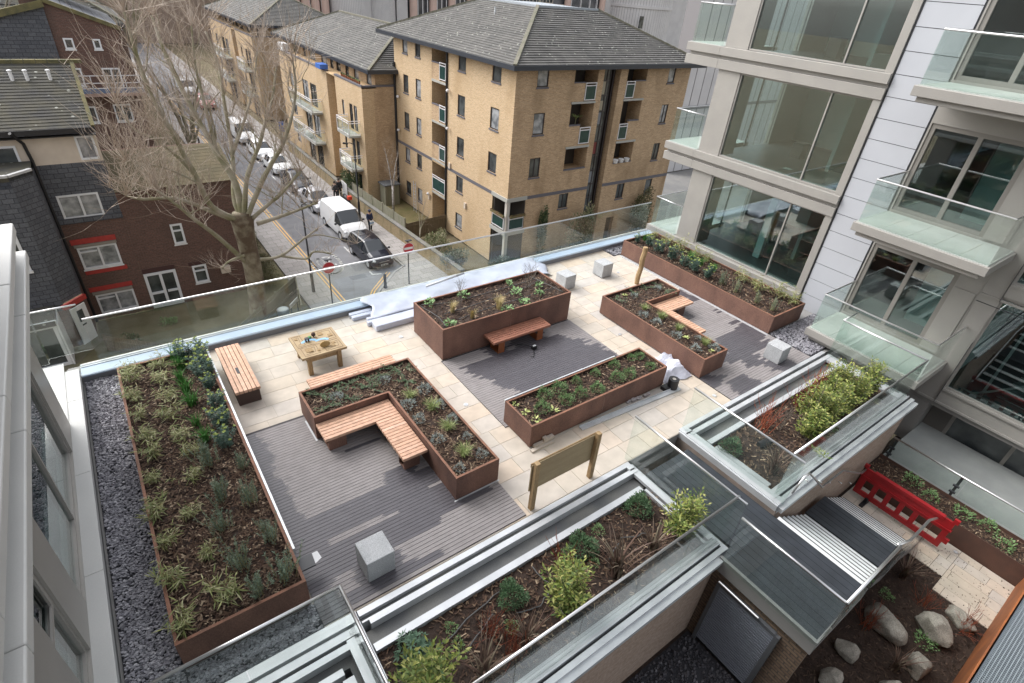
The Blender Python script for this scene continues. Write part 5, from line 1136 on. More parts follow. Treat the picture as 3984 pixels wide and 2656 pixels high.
# boundary wall along the right pavement, garden fences
t = thing('boundary_wall', 'mossy buff brick boundary wall with grey coping along the right pavement', 'wall', (16.9, 36, Z))
WP = [(17.15, 27.5), (17.05, 30), (16.42, 43.4), (16.5, 50), (16.6, 62)]
g = G()
for i in range(len(WP) - 1): g.beam((WP[i][0] + .11, WP[i][1], Z + .45), (WP[i + 1][0] + .11, WP[i + 1][1], Z + .45), .22, 1.05)
g.obj('brickwork', brick('mossy_buff_brick', (.36, .27, .15), (.29, .21, .11), (.28, .24, .17), dirt=(.10, .10, .045), dscale=1.6), t)
g = G()
for i in range(len(WP) - 1): g.beam((WP[i][0] + .11, WP[i][1], Z + 1.02), (WP[i + 1][0] + .11, WP[i + 1][1], Z + 1.02), .32, .09)
g.obj('coping', mat('coping_grey', (.2, .19, .185), .8, (.15, .15, .12), 1.5), t)
def boards(g, a, b, z0, z1, n, rails=True):
    a = Vector((*a, 0)); b = Vector((*b, 0)); d = (b - a) / n
    for i in range(n):
        p = a + d * i; q = a + d * (i + .92); g.beam((p.x, p.y, (z0 + z1) / 2), (q.x, q.y, (z0 + z1) / 2), .025, z1 - z0 + random.uniform(-.02, .02))
GF = 'garden fences'
def fence(label, a, b, z0, z1, m, n, post=True):
    t = thing('garden_fence', label, 'fence', (a[0], a[1], z0), 0, GF); g = G(); boards(g, a, b, z0, z1, n); g.obj('board_panel', m, t)
    L = Vector((b[0] - a[0], b[1] - a[1])).length; k = max(1, round(L / 2))
    for i in range(k + 1): x = a[0] + (b[0] - a[0]) * i / k; y = a[1] + (b[1] - a[1]) * i / k; g = G(); g.box(x - .05, x + .05, y - .05 + .06, y + .05 + .06, z0, z1 + .05); g.obj('post', m, t)
    g = G(); dx = Vector((b[0] - a[0], b[1] - a[1])).normalized(); off = Vector((dx.y, -dx.x)) * .03
    for zz in (z0 + .25, z1 - .25): g.beam((a[0] + off.x, a[1] + off.y, zz), (b[0] + off.x, b[1] + off.y, zz), .04, .07)
    g.obj('rail', m, t)
fence('brown close-boarded fence between the corner garden and the yellow building', (17.2, 35.45), (20.85, 35.9), Z, Z + 1.35, M_fence, 26)
fence('grey weathered fence on top of the boundary wall beside the small lawn', (17.1, 35.45), (16.75, 44.5), Z + .9, Z + 1.75, M_fencegrey, 60)
fence('green stained paling fence along the left pavement by the big tree', (6.85, 27.6), (7.62, 31.2), Z, Z + 1.15, M_fencegrey, 30)
fence('green stained paling fence crossing behind the big tree trunk', (3.0, 26.7), (7.60, 31.3), Z, Z + 1.1, M_fencegrey, 44)
fence('low board fence in front of the left houses', (-2.3, 29.6), (.3, 27.2), Z, Z + .9, M_fence, 24)
g = G(); g.box(17.2, 70, 14, 27.9, Z - .158, Z - .03); g.box(36.8, 70, 27.901, 39.9, Z - .158, Z - .03); g.obj('yard', mat('worn_asphalt', (.15, .15, .15), .9, (.20, .195, .185), .7, fine=.15), kind='structure')
# street furniture
def sign(label, x, y, zc, hd=True):
    t = thing('no_entry_sign', label, 'road sign', (x, y, Z), 0, 'no entry signs at the street mouth')
    g = G(); g.tube([(x, y, Z), (x, y, zc + .5)], .042, 8); g.obj('post', M_dark, t)
    def disc(r, yy, n=32): return [(x + r * math.cos(2 * PI * i / n), yy, zc + r * math.sin(2 * PI * i / n)) for i in range(n)]
    g = G(); d0 = disc(.375, y - .06); d1 = disc(.375, y - .075); g.quad(d0); g.quad(d1[::-1])
    for i in range(32): g.quad([d0[i], d0[(i + 1) % 32], d1[(i + 1) % 32], d1[i]])
    g.obj('red_disc', M_signred, t)
    g = G(); g.box(x - .30, x + .30, y - .0795, y - .0765, zc - .075, zc + .075); 
    for i in range(32):
        a = 2 * PI * i / 32; b = 2 * PI * (i + 1) / 32; f = lambda r, q: (x + r * math.cos(q), y - .0785, zc + r * math.sin(q)); g.quad([f(.345, a), f(.345, b), f(.372, b), f(.372, a)])
    g.obj('white_bar', M_signwhite, t)
    g = G(); g.box(x - .20, x + .20, y - .16, y + .02, zc + .50, zc + .55); g.tube([(x, y, zc + .4), (x, y - .05, zc + .5)], .03, 6); g.obj('sign_lamp', M_dark, t)
sign('round red no entry sign on the left pavement, in front of the double yellow lines', 8.98, 28.9, Z + 2.45)
sign('round red no entry sign on the right pavement, beyond the black bollard', 14.2, 29.15, Z + 2.55)
def lamp(label, x, y, h, head):
    t = thing('street_lamp', label, 'street lamp', (x, y, Z), 0, 'black street lamps'); g = G(); g.tube([(x, y, Z), (x, y, Z + 1.3), (x, y, Z + 1.35), (x, y, Z + h)], [.10, .09, .055, .045], 10); g.obj('column', M_black, t, smooth=True)
    g = G(); hx, hy = head; g.tube([(x, y, Z + h), (x + hx * .5, y + hy * .5, Z + h + .12), (x + hx, y + hy, Z + h + .1)], .03, 6); g.obj('bracket', M_black, t); g = G(); g.beam((x + hx * .8, y + hy * .8, Z + h + .06), (x + hx * 1.5, y + hy * 1.5, Z + h + .10), .22, .09); g.obj('lantern', M_black, t); return t
lamp('tall black street lamp on the left pavement in front of the parked vehicles', 8.52, 30.9, 5.6, (.6, 0))
lamp('tall black street lamp on the right pavement behind the white van', 15.85, 41.2, 5.8, (-.5, .2))
t = thing('bollard', 'black street bollard on the kerb corner left of the no entry sign', 'bollard', (12.62, 29.35, Z)); x, y = 12.62, 29.35
g = G(); g.tube([(x, y, Z), (x, y, Z + .1), (x, y, Z + .12), (x, y, Z + .72), (x, y, Z + .74), (x, y, Z + .80), (x, y, Z + .82), (x, y, Z + .95), (x, y, Z + 1.0)], [.13, .13, .10, .085, .105, .105, .08, .085, .03], 10); g.obj('shaft', M_black, t, smooth=True)
for i, y in enumerate((63.7, 66, 72.2, 76.5)):
    g = G(); g.tube([(8.75, y, Z), (8.75, y, Z + 1.0)], .09, 8); tag(g.obj('bollard', M_black), 'slim black bollard far along the left kerb, %s from the near end' % ORD[i], 'bollard', 'slim bollards far along the left kerb')
t = thing('street_nameplate', 'white street nameplate on short posts behind the paling fence', 'nameplate', (6.7, 28.8, Z)); g = G(); g.beam((6.42, 28.45, Z + .75), (7.08, 29.15, Z + .75), .03, .26); g.obj('plate', M_signwhite, t)
for q in ((6.5, 28.6), (7.0, 29.13)): g = G(); g.tube([(q[0], q[1], Z), (q[0], q[1], Z + .8)], .03, 6); g.obj('post', M_dark, t)
t = thing('litter_bin', 'grey round litter bin with a pale domed lid behind the paling fence', 'bin', (6.05, 28.6, Z)); g = G(); g.tube([(6.05, 28.6, Z), (6.05, 28.6, Z + .62)], [.30, .33], 14); g.obj('bin_body', mat('grey_bin', (.2, .23, .25), .5), t); g = G(); ball(g, (6.05, 28.6, Z + .62), .28, 14, 5, sq=.25); g.obj('lid', mat('pale_lid', (.5, .55, .56), .5), t)
t = thing('parking_sign', 'blue and white parking sign far down the right pavement', 'road sign', (16.3, 62.5, Z)); g = G(); g.tube([(16.3, 62.5, Z), (16.3, 62.5, Z + 2.4)], .05, 6); g.obj('post', M_alu, t); g = G(); g.box(16.05, 16.55, 62.42, 62.45, Z + 1.9, Z + 2.9); g.obj('plate', M_signblue, t)
t = thing('notice_board', 'white notice board standing against the boundary wall behind two people', 'notice board', (16.5, 45.5, Z)); g = G(); g.beam((16.36, 44.95, Z + .9), (16.4, 46.2, Z + .9), .04, 1.3); g.obj('board', M_signwhite, t); g = G(); g.box(16.40, 16.46, 45.1, 45.16, Z, Z + 1.5); g.box(16.42, 16.48, 46.0, 46.06, Z, Z + 1.5); g.obj('post', M_dark, t)
t = thing('garden_shed', 'small grey wooden shed against the shaded building wall', 'shed', (19.5, 43.2, Z)); g = G(); g.box(18.9, 20.2, 42.8, 43.9, Z, Z + 1.7); g.obj('walls', M_fencegrey, t); g = G(); g.prism([(18.8, 42.7), (20.3, 42.7), (20.3, 44.0), (18.8, 44.0)], Z + 1.7, Z + 1.8); g.obj('roof', mat('felt_roof', (.12, .13, .14), .9), t)
g = G(); g.beam((20.55, 40.4, Z), (20.8, 40.9, Z + 2.4), .05, .05); g.beam((20.55, 40.8, Z), (20.8, 41.3, Z + 2.4), .05, .05)
for i in range(8): z = .3 + i * .27; g.beam((20.55 + z * .1, 40.4 + z * .2, Z + z), (20.55 + z * .1, 40.8 + z * .2, Z + z), .03, .03)
tag(g.obj('ladder', M_alu), 'aluminium ladder leaning on the yellow building behind the small lawn', 'ladder')
g = G(); g.box(17.3, 20.8, 36, 44.2, Z - .157, Z + .006); g.obj('lawn', mat('shaded_lawn', (.11, .10, .035), .95, (.15, .12, .055), 1.5, fine=.3), kind='structure')

# ================================================================ YELLOW APARTMENT BUILDING
AB = thing('yellow_apartment_building', 'buff brick five-storey apartment building with grey hipped roof and recessed balconies', 'building', (20.9, 28.03, Z))
FS = Fac('y', 28.03, 1); FW = Fac('x', 20.9, 1)
ZT = 3.92
M_sill = mat('slate_sill', (.12, .115, .13), .7); M_winframe = mat('dark_brown_frame', (.035, .028, .028), .5)
rows = [(2.85, 3.82), (.06, 1.36), (-2.66, -1.40), (-5.30, -4.16), (-8.09, -6.97)]
wS = [(22.48, 23.36, *rows[0]), (22.48, 23.36, *rows[1]), (22.48, 23.36, *rows[2]), (34.35, 35.08, 2.82, 3.88), (34.35, 35.08, .06, 1.36), (34.35, 35.08, -2.66, -1.4), (31.15, 31.95, -5.28, -4.14), (25.4, 26.25, -5.20, -4.15), (34.35, 35.08, -5.3, -4.15)]
log = []
for x0, x1, side in ((25.47, 27.48, 1), (30.2, 32.1, -1)):
    log += [(x0, x1, 1.90, 3.86, 1.3), (x0, x1, -.85, 1.76, 1.3), (x0, x1, -2.52, -1.06, 1.3)]
stair = [(28.0, 29.5, -9, 3.88, .55)]
door = [(30.6, 31.4, -9, -6.7, .3)]
cornerS = [(20.9 + .012, 22.43, -6.2, -4.10, 0), (20.9 + .012, 22.43, -8.98, -6.45, 0)]
g = G(); FS.wall(g, 20.9, 36.72, Z, ZT, wS + log + stair + door + cornerS, .10)
wW = []
for a, b in ((41.95, 42.8), (39.9, 40.72)): wW += [(a, b, *r) for r in rows]
wW += [(33.6, 34.55, *r) for r in rows]
wW += [(29.55, 30.53, *rows[i]) for i in (0, 1, 2)]
recW = [(36.15, 38.2, 1.78, 3.78, 1.3), (36.15, 38.2, -1.0, 1.6, 1.3), (36.15, 38.2, -3.8, -1.18, 1.3), (36.15, 38.2, -6.38, -4.1, 1.3), (36.15, 38.2, -9, -6.58, 1.3)]
cornerW = [(28.042, 29.74, -6.2, -4.10, 0), (28.042, 29.74, -8.98, -6.45, 0)]
g2 = G(); FW.wall(g2, 28.03, 44.3, Z, ZT, wW + recW + cornerW, .10)
FE = Fac('x', 36.72, -1); FE.wall(g, 28.03, 45, Z, ZT, [], .1)
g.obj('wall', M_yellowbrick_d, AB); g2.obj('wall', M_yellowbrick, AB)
rnd = random.Random(3)
for o in wS:
    FS.window(AB, o, .10, M_winframe, M_curt if rnd.random() < .45 else M_pane, mull=(.5,) if rnd.random() < .5 else (), fw=.06, sill=(.10, .05, M_sill))
for o in wW: FW.window(AB, o, .10, M_winframe, M_curt if rnd.random() < .55 else M_pane, fw=.07, sill=(.10, .05, M_sill))
g = G()
for F, L in ((FS, log), (FW, recW)):
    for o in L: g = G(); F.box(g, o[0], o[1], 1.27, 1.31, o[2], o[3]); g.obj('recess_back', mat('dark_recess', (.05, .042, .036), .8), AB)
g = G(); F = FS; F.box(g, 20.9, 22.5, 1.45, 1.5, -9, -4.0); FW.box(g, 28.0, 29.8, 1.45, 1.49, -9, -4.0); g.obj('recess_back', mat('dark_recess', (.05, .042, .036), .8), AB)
g = G(); q = G(); pl = []
for (x0, x1, sd_) in ((25.47, 27.48, 1), (30.2, 32.1, -1)):
    for z0, zp in ((1.90, 2.99), (-.85, .40)):
        a, b = (x0, x0 + 1.0) if sd_ > 0 else (x0 + .88, x1); g = G(); FS.box(g, a, b, .005, .12, z0, zp); q = G(); FS.box(q, a, b, -.03, .15, zp, zp + .07); q.obj('coping', M_sill, g.obj('balcony_parapet', M_yellowbrick_d, AB))
        pl.append((FS, x1 - .98 if sd_ > 0 else x0 + .02, x1 - .03 if sd_ > 0 else x0 + .87, z0 + .05, z0 + 1.12))
    q = G(); FS.box(q, x0, x1, -.03, .15, -2.52, -2.45); q.obj('parapet_coping', M_sill, AB)
for z0, zp in ((1.78, 2.85), (-1.0, .08), (-3.8, -2.7)):
    g = G(); FW.box(g, 37.1, 38.2, .005, .12, z0, zp); q = G(); FW.box(q, 37.1, 38.2, -.03, .15, zp, zp + .07); q.obj('coping', M_sill, g.obj('balcony_parapet', M_yellowbrick_d, AB)); pl.append((FW, 36.18, 37.08, z0 + .10, z0 + 1.2))
pl.append((FW, 36.18, 38.15, -6.26, -5.1)); pl += [(FS, 21.12, 22.38, -6.08, -5.14), (FW, 28.25, 29.66, -6.08, -5.14)]
for F, a, b, z0, z1 in pl:
    c = G(); w_ = .055
    F.box(c, a, b, -.03, .02, z0, z0 + w_); F.box(c, a, b, -.03, .02, z1 - .22, z1 - .22 + w_); F.box(c, a, b, -.03, .02, z1 - w_, z1); F.box(c, a, a + w_, -.03, .02, z0 + w_, z1 - .22); F.box(c, b - w_, b, -.03, .02, z0 + w_, z1 - .22); F.box(c, a, a + w_, -.03, .02, z1 - .165, z1 - w_); F.box(c, b - w_, b, -.03, .02, z1 - .165, z1 - w_)
    bo = c.obj('balcony_panel', M_tower_w, AB); c = G(); F.box(c, a + w_, b - w_, -.01, .0, z0 + w_, z1 - .22); c.obj('pane', M_teal, bo)
g = G()
for x0, x1 in ((25.42, 27.52), (30.15, 32.15)):
    for z in (1.77, -1.05): g = G(); FS.box(g, x0, x1, -.07, .2, z, z + .125); g.obj('balcony_slab', mat('pale_concrete_slab', (.36, .36, .33), .8), AB)
for z in (1.62, -1.17, -3.97, -6.56): g = G(); FW.box(g, 36.15, 38.2, -.03, .2, z, z + .15); g.obj('balcony_slab', mat('pale_concrete_slab', (.36, .36, .33), .8), AB)
for z in (-4.10, -6.45): g = G(); g.box(20.82, 22.5, 27.95, 29.8, z, z + .245); g.obj('balcony_slab', mat('pale_concrete_slab', (.36, .36, .33), .8), AB)
g = G(); g.box(20.95, 21.2, 28.08, 28.33, -9, -6.45); g.box(20.95, 21.2, 28.08, 28.33, -6.2, -4.1); g.obj('corner_column', mat('pale_column', (.48, .46, .42), .8), AB)
g = G(); FS.box(g, 22.52, 28.0, -.02, .0, -4.10, -3.88); FS.box(g, 29.5, 36.72, -.02, 0, -4.10, -3.88); FW.box(g, 29.82, 36.15, -.02, 0, -4.10, -3.88); FW.box(g, 38.2, 44.3, -.02, 0, -4.10, -3.88); g.obj('string_course', M_sill, AB)
g = G()
FS.box(g, 28.0, 28.9, .30, .36, -9, 3.88, 0)
for z in (-7.9, -6.9, -5.9, -4.9, -3.9, -2.9, -1.9, -.9, .1, 1.1, 2.1, 3.0): FS.box(g, 28.0, 28.9, .27, .299, z, z + .09, 1)
for x in (28.0, 28.56, 28.84): FS.box(g, x, x + .06, .26, .2985, -9, 3.88, 1)
FS.box(g, 28.9, 29.5, .50, .54, -9, 3.88, 1); FS.box(g, 29.15, 29.2, .3, .5, -9, 3.88, 1)
for z, hh, m_ in ((2.2, .8, 2), (.3, .75, 3), (-1.7, .8, 4), (-3.75, .8, 3), (1.2, .6, 2)): FS.box(g, 28.08, 28.55, .285, .2995, z, z + hh, m_)
g.obj('stair_glazing', [M_pane, M_winframe, mat('tan_blind', (.3, .27, .2), .5), mat('slatted_grey', (.18, .19, .21), .5), mat('dull_red_door', (.15, .02, .018), .5)], AB)
g = G(); 
for y in (35.95,): g.tube([(20.83, y, -9), (20.83, y, 3.9)], .075, 8)
g.tube([(20.82, 44.2, -9), (20.82, 44.2, 2.0)], .10, 8); g.obj('downpipe', M_black, AB)
for k_, (F, u, z) in enumerate(((FW, 33.0, -6.2), (FW, 35.3, -3.9), (FW, 38.5, -7.3))): c = G(); F.box(c, u, u + .22, -.12, 0, z, z + .4); c.obj('meter_box', M_cream, AB)
for F, u, z in ((FW, 35.6, -1.1), (FW, 35.6, 1.4), (FW, 43.5, -.4), (FW, 43.6, -3.0), (FW, 38.55, -6.8)):
    c = G(); p = Vector(F.p(u, -.2, z)); ball(c, tuple(p), .13, 8, 4, sq=.9); c.obj('satellite_dish', M_tower_w, AB)
# flower boxes and pots
c = G(); FS.box(c, 21.15, 22.4, -.18, -.04, -5.2, -5.05); FW.box(c, 28.2, 29.7, -.18, -.04, -5.2, -5.05)
for _ in range(240):
    F = random.choice((FS, FW)); u = U(21.15, 22.4) if F is FS else U(28.2, 29.7); c.leaf(F.p(u, -.12, -5.06), (U(-1, 1), U(-1, 1), U(0, 1)), .10, .06)
c.obj('flower_box', mat('terracotta_planting', (.17, .10, .05), .9, (.12, .12, .05), 8), AB)
for i in range(3):
    c = G(); x = 30.42 + i * .58; c.tube([(x, 27.98, -2.45), (x, 27.98, -2.2)], [.15, .22], 10); c.obj('white_pot', M_white, AB)
c = G(); c.tube([(26.5, 28.6, -.8), (26.42, 28.5, .3), (26.4, 28.45, .75)], .03, 5)
for _ in range(60): az = U(0, 2 * PI); c.blade((26.4, 28.45, .7), az, U(.4, .7), .05, .6, 2.2, 3, 1)
c.obj('potted_palm', [M_limb, L_tuft], AB)
# hipped roof with stepped courses
def hiproof(bld, x0, x1, y0, y1, ze, pitch, cap, mt, courses, name='roof', faces='SWEN'):
    hw = (x1 - x0) / 2; run = cap if cap else hw; rise = run * pitch
    g = G()
    sides = {'S': lambda u, t: (x0 + t + (x1 - x0 - 2 * t) * u, y0 + t), 'N': lambda u, t: (x1 - t - (x1 - x0 - 2 * t) * u, y1 - t), 'W': lambda u, t: (x0 + t, y1 - t - (y1 - y0 - 2 * t) * u), 'E': lambda u, t: (x1 - t, y0 + t + (y1 - y0 - 2 * t) * u)}
    for s in faces:
        f = sides[s]; nn = {'S': (0, -1), 'N': (0, 1), 'W': (-1, 0), 'E': (1, 0)}[s]
        for i in range(courses):
            t0 = run * i / courses; t1 = run * (i + 1) / courses; lift = .06
            a = f(0, t0); b = f(1, t0); c = f(1, t1); d = f(0, t1); z0_ = ze + t0 * pitch; z1_ = ze + t1 * pitch
            segs = 14; 
            for k in range(segs):
                u0 = k / segs; u1 = (k + 1) / segs; j0 = .0; 
                p = f(u0, t0); q = f(u1, t0); r = f(u1, t1); w_ = f(u0, t1); jl = random.uniform(-.006, .006)
                g.quad([(*p, z0_ + lift + jl), (*q, z0_ + lift + jl), (*r, z1_ + .004), (*w_, z1_ + .004)]); g.quad([(*p, z0_), (*q, z0_), (*q, z0_ + lift + jl), (*p, z0_ + lift + jl)])
    ro = g.obj(name, mt, bld)
    zt = ze + rise
    for cx_, cy_, sx_, sy_ in ((x0, y0, 1, 1), (x1, y0, -1, 1), (x0, y1, 1, -1), (x1, y1, -1, -1)):
        n = 16; g = G()
        for i in range(n):
            a = run * i / n; b = run * (i + .98) / n; g.beam((cx_ + sx_ * a, cy_ + sy_ * a, ze + a * pitch + .05), (cx_ + sx_ * b, cy_ + sy_ * b, ze + b * pitch + .07), .22, .12)
        g.obj('hip_tiles', M_hip, ro)
    if not cap: g = G(); g.beam(((x0 + x1) / 2, y0 + run, zt + .06), ((x0 + x1) / 2, y1 - run, zt + .06), .24, .12); g.obj('ridge_tiles', M_hip, ro)
    if cap:
        g = G(); g.box(x0 + run, x1 - run, y0 + run, y1 - run, zt - .1, zt + .02); g.box(x0 + run - .1, x1 - run, y0 + run - .12, y0 + run + .05, zt - .02, zt + .10); g.box(x0 + run - .1, x0 + run + .08, y0 + run + .05, y1 - run, zt - .02, zt + .1); g.obj('flat_top', mat('lead_flashing', (.30, .33, .36), .5), ro)
    g = G(); h = .24
    g.box(x0 - .1, x1 + .1, y0 - .1, y0 + .04, ze - h, ze + .012); g.box(x0 - .1, x0 + .04, y0 + .04, y1 - .04, ze - h, ze + .012); g.box(x0 - .1, x1 + .1, y1 - .04, y1 + .1, ze - h, ze + .012); g.box(x1 - .04, x1 + .1, y0 + .04, y1 - .04, ze - h, ze + .012); g.box(x0 + .04, x1 - .04, y0 + .04, y1 - .04, ze - h + .02, ze - h + .06)
    g.obj('gutter', mat('dark_gutter', (.03, .035, .045), .4), bld)
    return ro
hiproof(AB, 20.3, 37.45, 27.45, 45.9, 4.10, .455, 5.85, M_roof, 26)
g = G(); g.tube([(24.6, 36.0, 5.9), (24.6, 36.0, 6.5)], .06, 6); g.tube([(31, 31.3, 5.6), (31, 31.3, 5.9)], .05, 6); g.obj('roof_vent', M_alu, AB)

# second block up the street
def block(label, x0, y0, y1, zp, ze, xe, roofx, pav):
    B = thing('yellow_apartment_building', label, 'building', (x0, y0, Z), 0, 'buff brick blocks up the street')
    F = Fac('x', x0, 1); g = G(); ops = []; wins = []
    for (a, b) in pav:
        w_ = b - a; c = (a + b) / 2
        for r in range(3):
            zt = -1.45 - 2.78 * r
            for u0, u1, tall in ((a + w_ * .22, a + w_ * .34, 1), (a + w_ * .38, a + w_ * .50, 1), (a + w_ * .70, a + w_ * .78, 0)): wins.append((u0, u1, zt - (2.0 if tall else 1.25), zt))
    seg = []; y = y0
    for (a, b) in pav:
        F.wall(g, a, b, Z, zp, [o for o in wins if a < o[0] < b], .1); F.box(g, a, a + .01, .0, 1.0, Z, zp); F.box(g, b - .01, b, 0, 1.0, Z, zp)
    Fb = Fac('x', x0 + .9, 1); Fb.wall(g, y0, y1, Z, zp, [], .1); F.box(g, pav[0][0], pav[-1][1], .01, 1.2, zp - .1, zp - .005)
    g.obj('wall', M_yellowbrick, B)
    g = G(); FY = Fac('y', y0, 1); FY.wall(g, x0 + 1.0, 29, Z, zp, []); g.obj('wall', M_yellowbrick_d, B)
    for o in wins: F.window(B, o, .1, M_winframe, M_pane if random.random() < .6 else M_curt, mull=(.5,) if o[3] - o[2] > 1.5 else (), fw=.06)
    g = G()
    for (a, b) in pav: F.box(g, a, b, -.04, .2, zp, zp + .13)
    g.box(x0, 20.9, y0 - .04, y0 + .2, zp, zp + .13); g.obj('parapet_coping', M_sill, B)
    FU = Fac('x', x0 + 1.3, 1); g = G(); ow = []; y = y0 + 1.0
    while y < y1 - 2: L = random.choice((1.0, 1.6, .8)); ow.append((y, y + L, zp - .1, ze - .28)); y += L + random.choice((.7, 1.1, 1.6))
    FU.wall(g, y0 + .3, y1, zp - 1.2, ze, ow, .12); Fac('y', y0 + .3, 1).wall(g, x0 + 1.3, 29, zp - 1.2, ze, []); g.obj('upper_wall', M_yellowbrick_d, B)
    for o in ow: FU.window(B, o, .12, M_winframe, M_pane if random.random() < .7 else M_curt, fw=.06)
    k = 0
    for (a, b) in pav:
        w_ = b - a
        for r in range(2):
            zb = -1.45 - 2.0 - 2.78 * r - .15; u0 = a + w_ * .14; u1 = a + w_ * .60; d = 1.0
            c = G(); F.box(c, u0, u1, -d, 0, zb - .16, zb); bo = c.obj('balcony', mat('pale_concrete_slab', (.36, .36, .33), .8), B)
            c = G()
            for z in (zb + .08, zb + .95, zb + 1.12): F.box(c, u0, u1, -d, -d + .05, z, z + .05); F.box(c, u0, u0 + .05, -d + .05, 0, z, z + .05); F.box(c, u1 - .05, u1, -d + .05, 0, z, z + .05)
            for u in (u0, (u0 + u1) / 2, u1 - .05): F.box(c, u, u + .05, -d, -d + .045, zb, zb + 1.1)
            c.obj('railing', M_tower_w, bo); c = G(); F.box(c, u0 + .06, u1 - .06, -d + .02, -d + .03, zb + .13, zb + .95); F.box(c, u0 + .02, u0 + .03, -d + .06, -.05, zb + .13, zb + .95); F.box(c, u1 - .03, u1 - .02, -d + .06, -.05, zb + .13, zb + .95); c.obj('pane', M_glass, bo)
    hiproof(B, xe, roofx, y0 - .5, y1 + .5, ze, .455, None, M_roof, 22)
    return B
B2 = block('second buff brick block up the street, with flowerpots along its top terrace', 18.0, 44.25, 68.5, .20, 1.45, 18.45, 29.6, [(44.25, 50.0), (52.0, 66.0)])
B3 = block('third buff brick block up the street, farthest away behind the bare tree', 18.0, 76.0, 100.0, .20, 1.45, 17.9, 30.0, [(76.2, 84.0), (86.0, 99.0)])
for i in range(9):
    c = G(); y = 45.0 + i * .45; c.tube([(18.15, y, .33), (18.15, y, .52)], [.08, .11], 8, 0)
    for _ in range(14): c.leaf((18.15, y, .52), (U(-1, 1), U(-1, 1), U(.2, 1.2)), .16, .08, mi=1)
    c.obj('flowerpot', [mat('terracotta', (.36, .14, .07), .8), random.choice((L_clump, mat('pink_petals', (.45, .16, .2), .7), L_creep))], B2)
c = G(); c.box(17.6, 18.3, 52.2, 53.4, .33, .7); c.obj('parasol_box', M_signblue, B2)
c = G(); c.box(17.8, 18.4, 63.5, 64.9, .33, 1.0); c.obj('white_cover', M_white, B2)

# office building of pink columns and ribbed drums far behind
OB = thing('office_building', 'large pale office building of pink columns and ribbed grey drums behind the roofs', 'building', (70, 112, Z))
KX = 1.42; FO = Fac('y', 112, 1); HT = 32; g = G(); FO.box(g, 33, 160, 0, 20, Z, HT); g.obj('dark_glazing', mat('office_glass', (.07, .075, .085), .15, (.16, .16, .17), .5), OB)
def drum(x, r, y0=111.4):
    x *= KX; r *= KX; n = 40; A = G(); B_ = G(); f = lambda q, rr, z: (x + rr * math.cos(q), y0 + rr * math.sin(q), z)
    for i in range(n):
        a = PI + PI * i / n; b = PI + PI * (i + .90) / n; c_ = PI + PI * (i + 1) / n
        A.quad([f(a, r, Z), f(b, r, Z), f(b, r, HT), f(a, r, HT)], 0); A.quad([f(b, r - .03, Z), f(c_, r - .03, Z), f(c_, r - .03, HT), f(b, r - .03, HT)], 1)
    d = A.obj('ribbed_drum', [M_greyrib, mat('rib_gap', (.22, .21, .215), .7)], OB)
    for z in (-8, -2.5, 4.6, 10, 16):
        B_ = G()
        for i in range(20):
            a = PI + PI * i / 20; b = PI + PI * (i + 1) / 20; B_.quad([f(a, r + .2, z), f(b, r + .2, z), f(b, r + .2, z + .6), f(a, r + .2, z + .6)]); B_.quad([f(a, r + .2, z + .6), f(b, r + .2, z + .6), f(b, r, z + .6), f(a, r, z + .6)]); B_.quad([f(a, r + .2, z), f(b, r + .2, z), f(b, r, z), f(a, r, z)])
        B_.obj('band', M_greyrib, d)
for x, r in ((31.2, 2.7), (35.0, 2.2), (83.5, 6.2)): drum(x, r)
for x0, x1 in ((37.6, 39.2), (75.6, 78.2), (88.6, 90.6), (91.8, 110)): g = G(); FO.box(g, x0 * KX, x1 * KX, -.8, 0, Z, HT); g.obj('grey_panel', M_greyrib, OB)
for x in [24.2, 25.4, 26.6, 27.8] + [40.0, 43.0, 46.0, 49.0] + [54, 67.4, 75.0]: g = G(); g.tube([(x * KX, 111, Z), (x * KX, 111, HT)], .75, 12); g.obj('pink_column', M_pink, OB)
for x0, x1 in ((23.6, 28.6), (39.8, 52.5)):
    g = G(); x = x0 * KX
    while x < x1 * KX: FO.box(g, x, x + .14, -1.3, -1.16, Z, HT); x += 1.05
    for z in (-6.5, -.6, 5.3, 11, 17): FO.box(g, x0 * KX, x1 * KX, -1.15, -.1, z, z + .8)
    g.obj('white_glazing_bars', M_tower_w, OB)
for x in (68.5, 70.6, 72.6, 74.2): g = G(); FO.box(g, x * KX, x * KX + .2, -.4, -.02, Z, HT); g.obj('mullion', M_tower_w, OB)
for z0, z1 in ((Z, 4.1), (7.3, HT)): g = G(); FO.box(g, 53.2 * KX, 66.8 * KX, -.8, -.02, z0, z1); g.obj('cream_band', mat('cream_panels', (.52, .48, .43), .6), OB)
for x in (55, 57.6, 60.2, 62.8): FO.window(OB, (x * KX, (x + 2.1) * KX, 4.1, 7.3), .0, M_cream, M_pane, mull=(.33, .66), fw=.14, name='office_window')
g = G(); FO.box(g, 78.6 * KX, 79.4 * KX, -9.2, -8.9, .6, 3.1); g.obj('small_window', M_pane, OB)
t = thing('office_building', 'blank brick and concrete block closing the far end of the street', 'building', (0, 150, Z)); g = G(); g.box(-40, 60, 150, 160, Z, 16); g.obj('wall', brick('far_brown_brick', (.36, .26, .19), (.29, .2, .15), (.3, .25, .22)), t)

